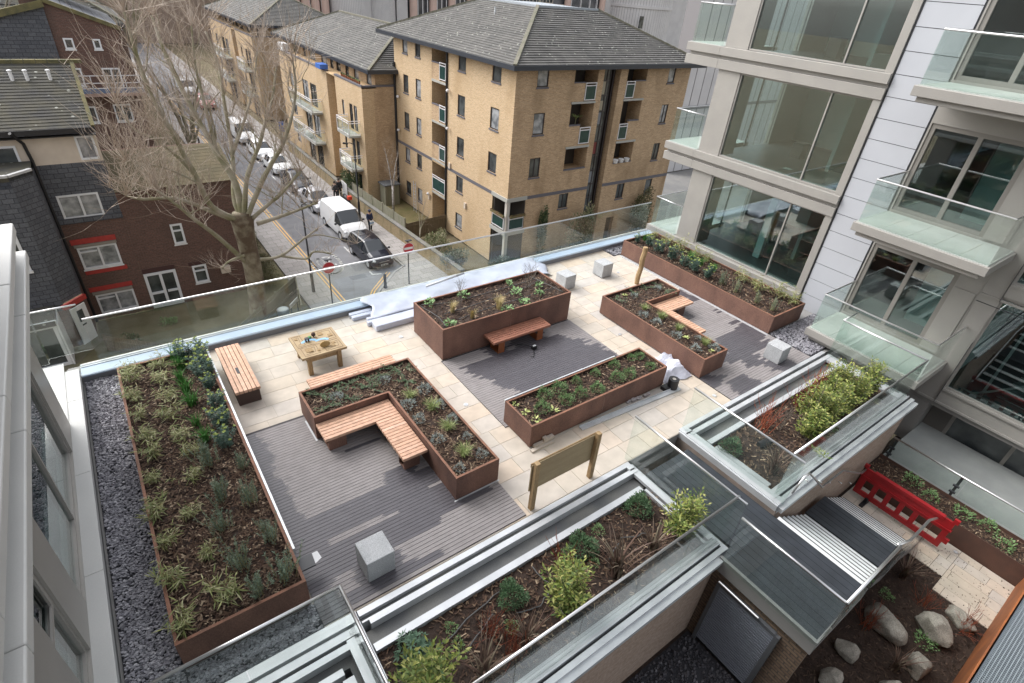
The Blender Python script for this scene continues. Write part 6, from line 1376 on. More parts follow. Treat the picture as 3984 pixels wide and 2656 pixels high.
# ================================================================ LEFT HOUSES
HA = thing('brick_house', 'dark red brick and slate-hung house with white windows at the left, nearest the terrace', 'house', (0, 33, Z))
FH = Fac('y', 33.0, 1)
wA = [(-2.24, -.58, -3.30, -2.11), (-2.23, -.55, -6.0, -4.81), (-2.22, -.5, -8.66, -7.52)]
g = G(); FH.wall(g, -2.68, .10, Z, -3.52, wA[1:], .08); g.quad([(.10, 33, Z), (.10, 41, Z), (.10, 41, -3.52), (.10, 33, -3.52)]); g.obj('brick_wall', M_redbrick, HA)
g = G(); FH.wall(g, -2.68, .10, -3.25, -.65, [(-2.24, -.58, -3.249, -2.11)], .08); g.box(.07, .10, 33.03, 41, -3.25, -.65); g.box(-2.7, .12, 32.92, 33.2, -3.52, -3.25); g.obj('slate_hung_wall', M_slatehang, HA)
g = G(); FH.wall(g, -8, .10, -.65, .62, [(-.75, -.02, -.55, .55), (-3.9, -2.95, -.6, .3)], .06); g.quad([(.10, 33, -.65), (.10, 41, -.65), (.10, 41, .62), (.10, 33, .62)]); g.obj('cream_wall', M_cream, HA)
for o in wA: FH.window(HA, (o[0], o[1], o[2] + (.01 if o[2] == -3.3 else 0), o[3]), .06, M_whiteframe, M_curt, mull=(.52,), trans=((0, .5, .78),) if o[3] < -4 else (), fw=.09, ft=.09, sill=(.08, .06, M_white))
FH.window(HA, (-.75, -.02, -.55, .55), .05, M_whiteframe, M_curt, fw=.09, ft=.08); FH.window(HA, (-3.9, -2.95, -.6, .3), .05, M_whiteframe, M_pane, fw=.09, ft=.08)
g = G(); FH.box(g, -2.38, -.48, -.04, .0, -4.62, -4.35); FH.box(g, -2.25, -.42, -.04, 0, -6.30, -6.07); FH.box(g, -2.38, -.45, -.04, 0, -7.30, -7.05); g.obj('red_lintel', M_redpaint, HA)
g = G(); FH.box(g, -2.3, -.5, -.09, 0, -4.78, -4.64); FH.box(g, -2.3, -.5, -.09, 0, -7.48, -7.32); g.obj('stone_hood', mat('grey_stone_hood', (.26, .23, .2), .9), HA)
g = G(); g.tube([(-2.56, 32.92, Z), (-2.56, 32.92, -.4), (-2.62, 32.8, .4), (-2.9, 32.4, .95)], .07, 8); g.obj('downpipe', M_black, HA)
# tiled roof
g = G(); n = 22
for i in range(n):
    t0 = i / n; t1 = (i + 1) / n; y0_ = 32.6 + 4.0 * t0; y1_ = 32.6 + 4.0 * t1; z0_ = .98 + 2.15 * t0; z1_ = .98 + 2.15 * t1
    for k in range(10):
        xa_ = -8 + 8.15 * k / 10; xb_ = -8 + 8.15 * (k + 1) / 10; j = random.uniform(-.006, .006); g.quad([(xa_, y0_, z0_ + .035 + j), (xb_, y0_, z0_ + .035 + j), (xb_, y1_, z1_ + .004), (xa_, y1_, z1_ + .004)]); g.quad([(xa_, y0_, z0_), (xb_, y0_, z0_), (xb_, y0_, z0_ + .035 + j), (xa_, y0_, z0_ + .035 + j)])
g.quad([(-8, 36.6, 3.13), (.15, 36.6, 3.13), (.15, 41, .8), (-8, 41, .8)])
ro = g.obj('roof', M_roof2, HA)
g = G(); x = -8
while x < .15: g.beam((x, 36.6, 3.18), (x + .43, 36.6, 3.18), .24, .16); x += .45
g.beam((.12, 32.6, 1.04), (.12, 36.6, 3.19), .16, .1); g.obj('ridge_tiles', M_moss, ro)
for x in (-.9, -1.75, -2.3): g = G(); g.tube([(x, 35.5, 2.5), (x, 35.5, 2.95)], .07, 8); ball(g, (x, 35.5, 2.95), .10, 8, 4, sq=.5); g.obj('roof_vent', M_white, ro)
g = G(); g.box(-8, .16, 32.52, 32.62, .78, 1.0); g.box(-8, .14, 32.62, 33.0, .62, .66); g.obj('gutter', M_black, HA)
g = G(); g.quad([(.10, 33, .62), (.10, 36.6, 3.05), (.10, 41, .7), (.10, 41, .6)]); g.quad([(.10, 33, .62), (.10, 41, .62), (.10, 41, .7), (.10, 33, .65)]); g.obj('gable', M_slatehang, HA)
# diagonal slate-hung bay with the white door, and the wing towards the camera
g = G(); P = [(-2.62, 32.99), (-2.62, 31.5), (-3.40, 30.72), (-9, 30.72), (-9, 32.99)]
def ring(g, P, z0, z1, ks, mi=0):
    for i in ks: a = P[i]; b = P[(i + 1) % len(P)]; g.quad([(*a, z0), (*b, z0), (*b, z1), (*a, z1)], mi)
ring(g, P, -6.55, -.45, (0, 1)); Fac('y', 30.72, 1).wall(g, -9, -3.40, -6.9, -.9, [(-5.2, -3.95, -4.6, -2.9)], .08); g.obj('slate_hung_wing', M_slatehang, HA)
g = G(); ring(g, P, Z, -6.9, (0, 1, 2)); g.quad([(-2.62, 32.99, -6.9), (-2.62, 31.5, -6.9), (-2.62, 31.5, -6.55), (-2.62, 32.99, -6.55)]); g.obj('wing_brickwork', M_redbrick, HA)
g = G(); ring(g, [(p[0] + .03, p[1] - .03) for p in P], -6.9, -6.6, (1,)); g.beam((-3.45, 30.62, -6.72), (-2.52, 31.5, -6.72), .14, .24); g.obj('red_lintel', M_redpaint, HA)
g = G(); g.prism(P, -.6, -.4); g.obj('wing_roof', M_roof2, HA); g = G(); g.beam((-9, 30.7, -.36), (-3.4, 30.7, -.36), .16, .10); g.beam((-3.4, 30.7, -.36), (-2.62, 31.48, -.36), .16, .1); g.obj('white_coping', mat('white_coping', (.45, .45, .45), .7), HA)
Fac('y', 30.72, 1).window(HA, (-5.2, -3.95, -4.6, -2.9), .07, M_whiteframe, M_pane, fw=.12, ft=.12, sill=(.12, .12, M_white))
dg = G(); a = Vector((-3.28, 30.77)); b = Vector((-2.68, 31.37)); d = (b - a).normalized(); nrm = Vector((d.y, -d.x)) * .04
dg.beam((a.x + nrm.x, a.y + nrm.y, Z + 1.02), (b.x + nrm.x, b.y + nrm.y, Z + 1.02), .05, 2.04); do = dg.obj('front_door', M_white, HA)
dg = G(); c_ = a.lerp(b, .5) + nrm * 1.8; e = d * .16; dg.beam((c_.x - e.x, c_.y - e.y, Z + 1.5), (c_.x + e.x, c_.y + e.y, Z + 1.5), .03, .62); dg.beam((c_.x - e.x * .7, c_.y - e.y * .7, Z + 1.0), (c_.x + e.x * .7, c_.y + e.y * .7, Z + 1.0), .03, .07); dg.obj('door_glass', M_pane, do)
g = G(); g.box(-6.8, -3.75, 29.0, 30.70, -6.75, -6.5); g.obj('porch_roof', M_roof2, HA); g = G(); g.box(-6.8, -3.7, 29.03, 29.1, -6.74, -6.48); g.box(-3.78, -3.70, 29.1, 30.7, Z, -6.75); g.obj('porch_frame', M_whiteframe, HA)
FP = Fac('y', 29.2, 1)
for u in (-6.7, -5.2): FP.window(HA, (u, u + 1.4, Z, -6.76), .05, M_whiteframe, M_pane, fw=.14, ft=.10, name='porch_door')
# lower brick wing on the right
HB = HA; wB = [(2.03, 2.6, -5.41, -4.26), (2.53, 3.26, -7.95, -6.84)]; fr = (.15, 1.70, -8.95, -6.82)
g = G(); FH.wall(g, .104, 5.55, Z, -1.7 - .5, wB + [fr], .08)
g.quad([(5.55, 33, Z), (5.55, 41, Z), (5.55, 41, -2.2), (5.55, 33, -2.2)]); g.quad([(.104, 33, -2.2), (5.55, 33, -2.2), (5.55, 41, -2.2), (.104, 41, -2.2)]); g.obj('wing_wall', M_redbrick, HA)
FH.window(HA, wB[0], .06, M_whiteframe, M_pane, trans=((0, 1, .66),), fw=.10, ft=.1, sill=(.08, .05, M_white)); FH.window(HA, wB[1], .06, M_whiteframe, M_pane, trans=((0, 1, .68),), fw=.10, ft=.1, sill=(.08, .05, M_white))
FH.window(HA, fr, .06, M_whiteframe, M_pane, mull=(.5,), trans=((0, .5, .42), (.5, 1, .42)), fw=.14, ft=.12, name='french_door')
g = G(); FH.box(g, 0.15, 1.7, -.03, 0, -6.8, -6.55); FH.box(g, 2.4, 3.4, -.03, 0, -6.82, -6.62); g.obj('brick_lintel', mat('dark_brick_lintel', (.07, .035, .032), .9), HA)
c = G(); FH.box(c, 3.95, 4.45, -.25, 0, -7.55, -7.15); c.obj('extractor_box', M_cream, HA)
g = G(); n = 12
for i in range(n):
    t0 = i / n; t1 = (i + 1) / n
    g.quad([(.11, 32.7 + 3.6 * t0, -2.15 + 1.1 * t0 + .008), (5.8, 32.7 + 3.6 * t0, -2.15 + 1.1 * t0 + .008), (5.8, 32.7 + 3.6 * t1, -2.15 + 1.1 * t1), (.11, 32.7 + 3.6 * t1, -2.15 + 1.1 * t1)]); g.quad([(.11, 32.7 + 3.6 * t0, -2.15 + 1.1 * t0), (5.8, 32.7 + 3.6 * t0, -2.15 + 1.1 * t0), (5.8, 32.7 + 3.6 * t0, -2.142 + 1.1 * t0), (.11, 32.7 + 3.6 * t0, -2.142 + 1.1 * t0)])
g.quad([(.11, 36.3, -1.05), (5.8, 36.3, -1.05), (5.8, 41, -2.6), (.11, 41, -2.6)]); g.obj('wing_roof', mat('olive_mossy_tiles', (.095, .08, .045), .95, (.13, .105, .06), 1.6, fine=.35), HA)
# farther house
HC = thing('brick_house', 'farther dark red brick house with a mossy verge and a blue railed balcony', 'house', (2, 47, Z))
FC = Fac('y', 47.0, 1); wC = [(.1, .6, 2.42, 3.03), (1.58, 2.0, 2.42, 3.0), (.2, .62, -1.95, -.92), (1.62, 2.6, -1.95, -.85)]
dC = [(.15, .52, .3, 1.35), (1.6, 2.6, .1, 1.35)]
g = G(); FC.wall(g, -1.4, 3.1, Z, 3.6, wC + dC, .08); g.quad([(-1.4, 47, 3.6), (3.1, 47, 3.6), (-1.1, 47, 5.35), (-1.4, 47, 5.35)]); g.quad([(3.1, 47, Z), (3.1, 55, Z), (3.1, 55, 3.6), (3.1, 47, 3.6)]); g.obj('brick_wall', M_redbrick, HC)
for o in wC + dC: FC.window(HC, o, .06, M_whiteframe, M_pane, mull=(.5,) if o[1] - o[0] > .8 else (), fw=.09, ft=.1, sill=(.08, .05, M_white))
g = G(); g.beam((-1.5, 47.0, 5.5), (3.3, 47.0, 3.6), .25, .22); g.obj('verge', M_moss, HC)
g = G(); g.quad([(-1.5, 47, 5.5), (3.4, 47, 3.5), (3.4, 58, 3.5), (-1.5, 58, 5.5)]); g.quad([(-6, 55, 8), (3.4, 52, 5.5), (3.4, 60, 5.5), (-6, 60, 8)]) ; g.obj('roof', M_slatehang, HC)
g = G(); FC.box(g, -.1, 3.6, -1.2, 0, -.15, .02); b_ = g.obj('balcony', mat('balcony_pink_edge', (.35, .24, .2), .8), HC)
g = G(); FC.box(g, -.1, 3.6, -1.2, -1.17, .05, .32); g.obj('grey_panel', mat('blue_grey_panel', (.13, .17, .26), .4), b_)
g = G()
for z in (.32, .62, 1.05): FC.box(g, -.1, 3.6, -1.2, -1.16, z, z + .05)
for i in range(5): FC.box(g, -.1 + i * .91, -.05 + i * .91, -1.2, -1.155, .05, 1.05)
g.obj('railing', M_tower_w, b_)
g = G(); Fac('y', 46.9, 1).wall(g, -8, -.35, Z, 2.2, []); g.quad([(-8, 46.9, 2.2), (-.35, 46.9, 2.2), (-.33, 46.9, 4.7), (-8, 46.9, 2.6)]); g.obj('slate_gable', M_slatehang, HC); g = G(); g.beam((-8, 46.85, 2.75), (-.3, 46.85, 4.85), .35, .35); g.obj('mossy_gable_verge', M_moss, HC)
g = G(); g.box(-9, 1.5, 42, 46, Z, -6); g.obj('garden_block', mat('dull_olive_render', (.16, .14, .10), .9), thing('outbuilding', 'dull low outbuildings between the two left houses behind the tree', 'outbuilding', (0, 41, Z)))
t = thing('parked_van', 'white van with a bright blue roof glimpsed between branches beside the far house', 'van', (2.9, 58, Z))
g = G(); g.box(2.05, 3.85, 55.6, 60, Z + .3, Z + 1.2); g.box(2.15, 3.75, 56.6, 60, Z + 1.2, Z + 1.75); g.obj('body', M_carwhite, t, bevel=.15); g = G(); g.box(2.1, 3.8, 56.9, 60, Z + 1.75, Z + 1.95); g.obj('roof', M_carblue, t, bevel=.08); g = G(); g.quad([(2.2, 56.59, Z + 1.25), (3.7, 56.59, Z + 1.25), (3.7, 56.68, Z + 1.7), (2.2, 56.68, Z + 1.7)]); g.obj('windscreen', M_carglass, t)
for x in (2.05, 3.65): g = G(); g.tube([(x, 56.4, Z + .3), (x + .2, 56.4, Z + .3)], .3, 12); g.tube([(x, 59.2, Z + .3), (x + .2, 59.2, Z + .3)], .3, 12); g.obj('wheels', M_rubber, t)
t = thing('office_building', 'grey panelled block between the yellow building and the new balconies', 'building', (60, 45, Z)); g = G(); x = 52
while x < 80: g.box(x + .05, x + 1.40, 40, 41, Z, 12); x += 1.5
g.obj('panels', M_greyrib, t); g = G(); g.box(52.01, 80, 40.03, 42, Z, 11.9); g.box(52, 80, 39.9, 39.99, -2.2, -1.9); g.obj('joints', mat('rib_gap', (.22, .21, .215), .7), t)
for i, (x0, x1, y0, y1, hh, l) in enumerate(((-14, 4.5, 62, 76, 11.5, 'brown brick terrace behind the far red house'), (-16, 4.0, 84, 110, 14, 'brown brick block deep in the background at top left'))):
    B = thing('brick_house', l, 'house', (x0, y0, Z), 0); g = G(); F = Fac('y', y0, 1); ops = [(x0 + 1.5 + a * 2.6, x0 + 2.7 + a * 2.6, Z + 1.2 + b * 2.8, Z + 2.5 + b * 2.8) for a in range(int((x1 - x0 - 2) / 2.6)) for b in range(int(hh / 2.8))]
    F.wall(g, x0, x1, Z, Z + hh, ops, .1); g.quad([(x1, y0, Z), (x1, y1, Z), (x1, y1, Z + hh), (x1, y0, Z + hh)]); g.obj('wall', M_redbrick, B)
    for o in ops: F.window(B, o, .08, M_whiteframe, M_pane, fw=.09, ft=.08)
    hiproof(B, x0 - .4, x1 + .4, y0 - .4, y1 + .4, Z + hh, .6, None, M_roof2, 12)
# ================================================================ VEHICLES
ZC = Z - .10
def car(name, label, cat, x, y, prof, glass, wheels, paint, rz=PI, wr=.31, group='vehicles parked along the right kerb', bumper=None, lights=None, dark_front=False, s=1.0, bare=False):
    """prof: stations (y, zbottom, zbelt, ztop, halfwidth, halftop) rear to front; glass: index ranges for wind/rear/side panes"""
    t = thing(name, label, cat, (0, 0, 0), 0, group)
    body = G(); gl = {'windscreen': G(), 'rear_window': G(), 'side_window': G()}
    rings = []
    for (yy, zb, zl, zt, hw, ht) in prof:
        zm = zb + (zl - zb) * .45
        h = [(hw * .93, zb), (hw, zb + .12), (hw * 1.0, zm), (hw * .965, zl), (ht, zt - .05), (ht * .86, zt - .005), (0, zt + .018)]
        rings.append([(a, yy, b) for a, b in h] + [(-a, yy, b) for a, b in reversed(h[:-1])])
    nr = len(rings[0])
    for i in range(len(rings) - 1):
        for k in range(nr):
            q = (k + 1) % nr; pts = [rings[i][k], rings[i][q], rings[i + 1][q], rings[i + 1][k]]
            side = k in (3, nr - 5); top = k in (4, 5, nr - 7, nr - 6)
            tgt = body
            if i in glass['side'] and side: tgt = gl['side_window']
            elif i in glass['wind'] and (top or (side and False)): tgt = gl['windscreen']
            elif i in glass['rear'] and top: tgt = gl['rear_window']
            tgt.quad(pts, 0)
    body.quad(rings[0][::-1]); body.quad(rings[-1])
    bo = body.obj('body', paint, t, smooth=True)
    sub = bo.modifiers.new('edge', 'EDGE_SPLIT'); sub.split_angle = math.radians(38)
    for n_, q in gl.items():
        if q.f: q.obj(n_, M_carglass, t, smooth=True)
    hw = max(p[4] for p in prof)
    for yy in wheels:
        for sx in (-1, 1):
            c = G(); xo = sx * (hw - .20); c.tube([(xo, yy, wr), (xo + sx * .17, yy, wr), (xo + sx * .205, yy, wr)], [wr, wr, wr * .86], 20); w_ = c.obj('wheel', M_rubber, t)
            c = G(); c.tube([(xo + sx * .2, yy, wr), (xo + sx * .212, yy, wr)], [wr * .66, wr * .62], 14); c.obj('rim', M_alu, w_)
            c = G(); c.tube([(xo - sx * .02, yy, wr + .02), (xo + sx * .202, yy, wr + .02)], wr * 1.13, 18); c.obj('wheel_arch', M_black, t)
    yf = prof[-1][0]
    if not bare:
        lx, lz, ly = lights or (hw * .74, .66, yf - .10)
        for sx in (-1, 1):
            c = G(); ball(c, (sx * lx, ly, lz), .16, 10, 6, sq=.62); o = c.obj('headlight', M_lampglass, t, smooth=True)
            c = G(); c.tube([(sx * (hw - .04), prof[0][0] * 0 + glass['mirror'], glass['mz']), (sx * (hw + .08), glass['mirror'], glass['mz'] + .02)], .03, 6); ball(c, (sx * (hw + .13), glass['mirror'], glass['mz'] + .03), .10, 8, 5, sq=.8); c.obj('wing_mirror', paint if not dark_front else M_black, t)
        c = G(); c.box(-.26, .26, yf + .02, yf + .045, .36, .47); pl_ = c.obj('number_plate', M_plate, t)
        c = G(); xx = -.21
        for wch in (.045, .03, .045, .03, .0, .045, .045, .03):
            if wch: c.box(xx, xx + wch, yf + .046, yf + .049, .385, .445)
            xx += .055
        c.obj('plate_characters', M_black, pl_)
        c = G(); c.box(-hw * .55, hw * .55, yf - .05, yf + .018, .20 + .0, .32); c.box(-.38, .38, yf - .06, yf + .012, .54, .60); c.obj('grille', M_black, t)
        c = G(); 
        for sx in (-.5, .18): c.beam((sx, glass['wy'] - .02, glass['wz'] + .035), (sx + .45, glass['wy'] - .16, glass['wz'] + .11), .02, .02)
        c.obj('wiper', M_black, t)
        c = G(); c.box(-.36, .36, yf - .055, yf + .022, .61, .635); c.obj('chrome_strip', M_steel, t)
    if dark_front: c = G(); c.box(-hw * .98, hw * .98, yf - .35, yf + .035, .22, .50); c.obj('bumper', M_black, t, bevel=.06)
    t.location = (x, y, ZC); t.rotation_euler = (0, 0, rz); t.scale = (s, s, s)
    return t
HATCH = [(-2.0, .34, .78, .86, .74, .66), (-1.96, .28, .86, 1.0, .80, .66), (-1.78, .24, .90, 1.36, .83, .60), (-1.45, .22, .92, 1.45, .845, .60), (-.62, .22, .92, 1.49, .845, .62), (-.52, .22, .92, 1.49, .845, .62), (.25, .22, .92, 1.45, .845, .60), (.36, .22, .92, 1.42, .845, .60), (1.12, .22, .92, .99, .84, .70), (1.55, .24, .83, .88, .83, .68), (1.86, .26, .68, .75, .78, .60), (2.0, .30, .56, .62, .66, .50)]
HG = {'wind': (7,), 'rear': (1, 2), 'side': (2, 3, 5, 7), 'mirror': .85, 'mz': .96, 'wy': 1.1, 'wz': .99}
car('parked_car', 'small blue black hatchback parked nearest the junction', 'car', 13.62, 33.9, [(a, b, c * 1.05, d * 1.07, e, f) for a, b, c, d, e, f in HATCH], HG, (-1.28, 1.25), M_carblack, PI + .05, lights=(.62, .68, 1.80), s=1.02)
VAN = [(-2.42, .36, 1.05, 1.86, .90, .80), (-2.38, .30, 1.1, 1.92, .94, .82), (-.45, .26, 1.10, 1.97, .96, .82), (-.35, .26, 1.10, 1.97, .96, .82), (.55, .26, 1.10, 1.95, .96, .80), (.72, .26, 1.10, 1.90, .96, .78), (1.62, .26, 1.10, 1.22, .95, .82), (2.05, .28, .95, 1.02, .93, .78), (2.34, .30, .78, .84, .88, .70), (2.44, .34, .66, .70, .80, .62)]
VG = {'wind': (5,), 'rear': (), 'side': (4, 5), 'mirror': 1.2, 'mz': 1.14, 'wy': 1.6, 'wz': 1.23}
car('parked_van', 'large white van with a black bumper, parked behind the dark hatchback', 'van', 13.85, 39.4, VAN, VG, (-1.55, 1.55), M_carwhite, PI + .02, .33, lights=(.74, .80, 2.20), dark_front=True)
SED = [(-2.2, .34, .74, .84, .74, .62), (-2.12, .28, .84, .95, .82, .66), (-1.5, .24, .90, 1.02, .87, .68), (-.95, .22, .92, 1.40, .88, .60), (-.35, .22, .92, 1.46, .88, .62), (-.25, .22, .92, 1.46, .88, .62), (.35, .22, .92, 1.42, .88, .60), (1.15, .22, .92, .98, .87, .72), (1.75, .24, .82, .87, .86, .70), (2.1, .28, .66, .72, .80, .60), (2.22, .32, .56, .60, .70, .50)]
SG = {'wind': (6,), 'rear': (2,), 'side': (3, 5), 'mirror': .9, 'mz': .96, 'wy': 1.12, 'wz': .99}
car('parked_car', 'silver grey saloon with its door ajar, parked behind the white van', 'car', 13.75, 45.3, SED, SG, (-1.35, 1.35), M_carsilver, PI + .02)
car('parked_car', 'dark saloon behind the silver one, half hidden by branches', 'car', 13.8, 50.6, SED, SG, (-1.35, 1.35), M_carblack, PI)
car('parked_car', 'white saloon seen through branches, next after the gap in the parking bay', 'car', 13.7, 56.2, SED, SG, (-1.35, 1.35), M_carwhite, PI + .03, lights=(.66, .68, 2.0))
car('parked_car', 'white hatchback parked close behind the white saloon', 'car', 13.6, 61.4, HATCH, HG, (-1.28, 1.25), M_carwhite, PI, s=1.05)
car('parked_van', 'white van farther up the row behind the white hatchback', 'van', 13.6, 68.2, VAN, VG, (-1.55, 1.55), M_carwhite, PI, .33)
car('parked_car', 'pinkish red car with a pale roof far up the street', 'car', 13.2, 86, SED, SG, (-1.35, 1.35), M_carred, PI, s=1.1)
car('parked_van', 'white van at the far end of the street, behind the pinkish car', 'van', 12.6, 95, VAN, VG, (-1.55, 1.55), M_carwhite, PI, .33)
t = thing('motorbike', 'dark motorbike with a pale seat and red top box, parked by two people', 'motorbike', (16.05, 44.3, Z))
c = G(); c.tube([(16.05, 43.8, Z + .5), (16.0, 44.3, Z + .62), (15.98, 44.8, Z + .75)], [.10, .2, .14], 8); c.obj('body', M_black, t, smooth=True)
for y in (43.75, 45.0): c = G(); c.tube([(15.96, y, Z + .3), (16.06, y, Z + .3)], .3, 16); c.obj('wheel', M_rubber, t)
c = G(); c.box(15.85, 16.2, 43.45, 43.8, Z + .7, Z + 1.0); c.obj('top_box', mat('red_box', (.55, .05, .02), .5), t, bevel=.03); c = G(); c.tube([(15.72, 44.85, Z + 1.0), (16.3, 44.85, Z + 1.0)], .025, 6); c.obj('handlebar', M_steel, t)

# ================================================================ PEOPLE
def person(label, x, y, rz, pose, skins, legs, torso, extra=None, hair=M_hair, h=1.0):
    t = thing('person', label, 'person', (0, 0, 0), 0)
    def skinmesh(name, verts, edges, rad, m, par, root=0):
        me = bpy.data.meshes.new(name); me.from_pydata(verts, edges, []); me.materials.append(m); o = bpy.data.objects.new(name, me); COL.objects.link(o); o.parent = par
        sk = o.modifiers.new('skin', 'SKIN'); sk.use_smooth_shade = True; sub = o.modifiers.new('subsurf', 'SUBSURF'); sub.levels = 1; sub.render_levels = 2
        for i, r in enumerate(rad): me.skin_vertices[0].data[i].radius = (r, r * .85)
        me.skin_vertices[0].data[root].use_root = True
        return o
    V = pose
    names = ['pelvis', 'waist', 'chest', 'neck', 'head', 'crown', 'shL', 'elL', 'wrL', 'haL', 'shR', 'elR', 'wrR', 'haR', 'hipL', 'knL', 'anL', 'toL', 'hipR', 'knR', 'anR', 'toR']
    E_ = [(0, 1), (1, 2), (2, 3), (3, 4), (4, 5), (2, 6), (6, 7), (7, 8), (8, 9), (2, 10), (10, 11), (11, 12), (12, 13), (0, 14), (14, 15), (15, 16), (16, 17), (0, 18), (18, 19), (19, 20), (20, 21)]
    rad = [.13, .12, .14, .05, .085, .075, .06, .045, .032, .028, .06, .045, .032, .028, .09, .06, .042, .035, .09, .06, .042, .035]
    body = skinmesh('body', [V[n] for n in names], E_, rad, M_skin, t)
    a = [V[n] for n in ('pelvis', 'waist', 'chest', 'shL', 'elL', 'wrL', 'shR', 'elR', 'wrR')]
    j = skinmesh('jacket', a, [(0, 1), (1, 2), (2, 3), (3, 4), (4, 5), (2, 6), (6, 7), (7, 8)], [.175, .165, .185, .095, .07, .055, .095, .07, .055], torso, body)
    a = [V[n] for n in ('pelvis', 'hipL', 'knL', 'anL', 'hipR', 'knR', 'anR')]
    skinmesh('trousers', a, [(0, 1), (1, 2), (2, 3), (0, 4), (4, 5), (5, 6)], [.15, .11, .08, .065, .11, .08, .065], legs, body)
    for f, (p, q) in (('L', ('anL', 'toL')), ('R', ('anR', 'toR'))):
        c = G(); A = Vector(V[p]); B = Vector(V[q]); c.tube([A + Vector((0, 0, -.02)), A.lerp(B, .5) + Vector((0, 0, -.03)), B + Vector((0, 0, -.02))], [.05, .05, .035], 8); c.obj('shoe', M_black, body, smooth=True)
    hd = Vector(V['head']); c = G(); ball(c, tuple(hd + Vector((0, -.015, .045))), .112, 12, 8, sq=1.05); c.obj('hair', hair, body, smooth=True)
    fw = Vector((0, 1, 0)); c = G(); ball(c, tuple(hd + fw * .095 + Vector((0, 0, -.02))), .018, 6, 4); 
    for sx in (-1, 1): ball(c, tuple(hd + Vector((sx * .088, .0, -.01))), .022, 6, 4)
    c.obj('face', M_skin, body)
    c = G()
    for sx in (-1, 1): ball(c, tuple(hd + Vector((sx * .032, .092, .012))), .010, 6, 4)
    c.obj('eyes', M_black, body)
    if extra: extra(t, V)
    t.location = (x, y, Z); t.rotation_euler = (0, 0, rz); t.scale = (h, h, h)
    return t
base = dict(pelvis=(0, 0, .94), waist=(0, 0, 1.10), chest=(0, 0, 1.32), neck=(0, .01, 1.48), head=(0, .03, 1.60), crown=(0, .02, 1.70), shL=(-.17, 0, 1.38), elL=(-.23, .0, 1.10), wrL=(-.16, .20, .98), haL=(-.08, .26, .96), shR=(.17, 0, 1.38), elR=(.23, .0, 1.10), wrR=(.16, .20, .98), haR=(.08, .26, .96), hipL=(-.09, 0, .90), knL=(-.10, .04, .50), anL=(-.10, -.02, .09), toL=(-.11, .14, .04), hipR=(.09, 0, .90), knR=(.11, .10, .52), anR=(.13, .16, .09), toR=(.15, .32, .04))
def bag(t, V):
    c = G(); c.box(-.15, .15, .27, .36, .60, .95); c.box(-.151, .151, .2695, .3605, .72, .84, 1); b_ = c.obj('carrier_bag', [M_white, mat('bag_blue', (.12, .30, .55), .5)], t, bevel=.02)
    c = G(); ball(c, (0, .04, 1.68), .118, 12, 6, sq=.6); c.box(-.08, .08, .10, .21, 1.66, 1.675); c.obj('cap', M_navy, t, smooth=True)
bowed = dict(base); bowed.update(head=(0, .07, 1.58), crown=(0, .08, 1.68), neck=(0, .03, 1.47))
person('person in a navy jacket and cap walking on the pavement with a white bag', 15.5, 38.3, PI + .1, bowed, M_skin, M_blackcloth, M_navy, bag)
person('person in black with dark curly hair standing beside the motorbike', 15.55, 45.6, PI - .5, dict(base, toR=(.15, .2, .04), anR=(.13, .03, .09), knR=(.11, .05, .5)), M_skin, M_blackcloth, mat('black_printed_top', (.03, .03, .032), .8, (.15, .15, .15), 14, lo=.6, hi=.68))
person('taller person in a black coat standing against the boundary wall', 16.05, 46.0, PI - .2, dict(base, toR=(.15, .2, .04), anR=(.13, .03, .09), knR=(.11, .05, .5), wrL=(-.22, .1, .88), haL=(-.22, .12, .80)), M_skin, M_blackcloth, M_blackcloth, h=1.06)

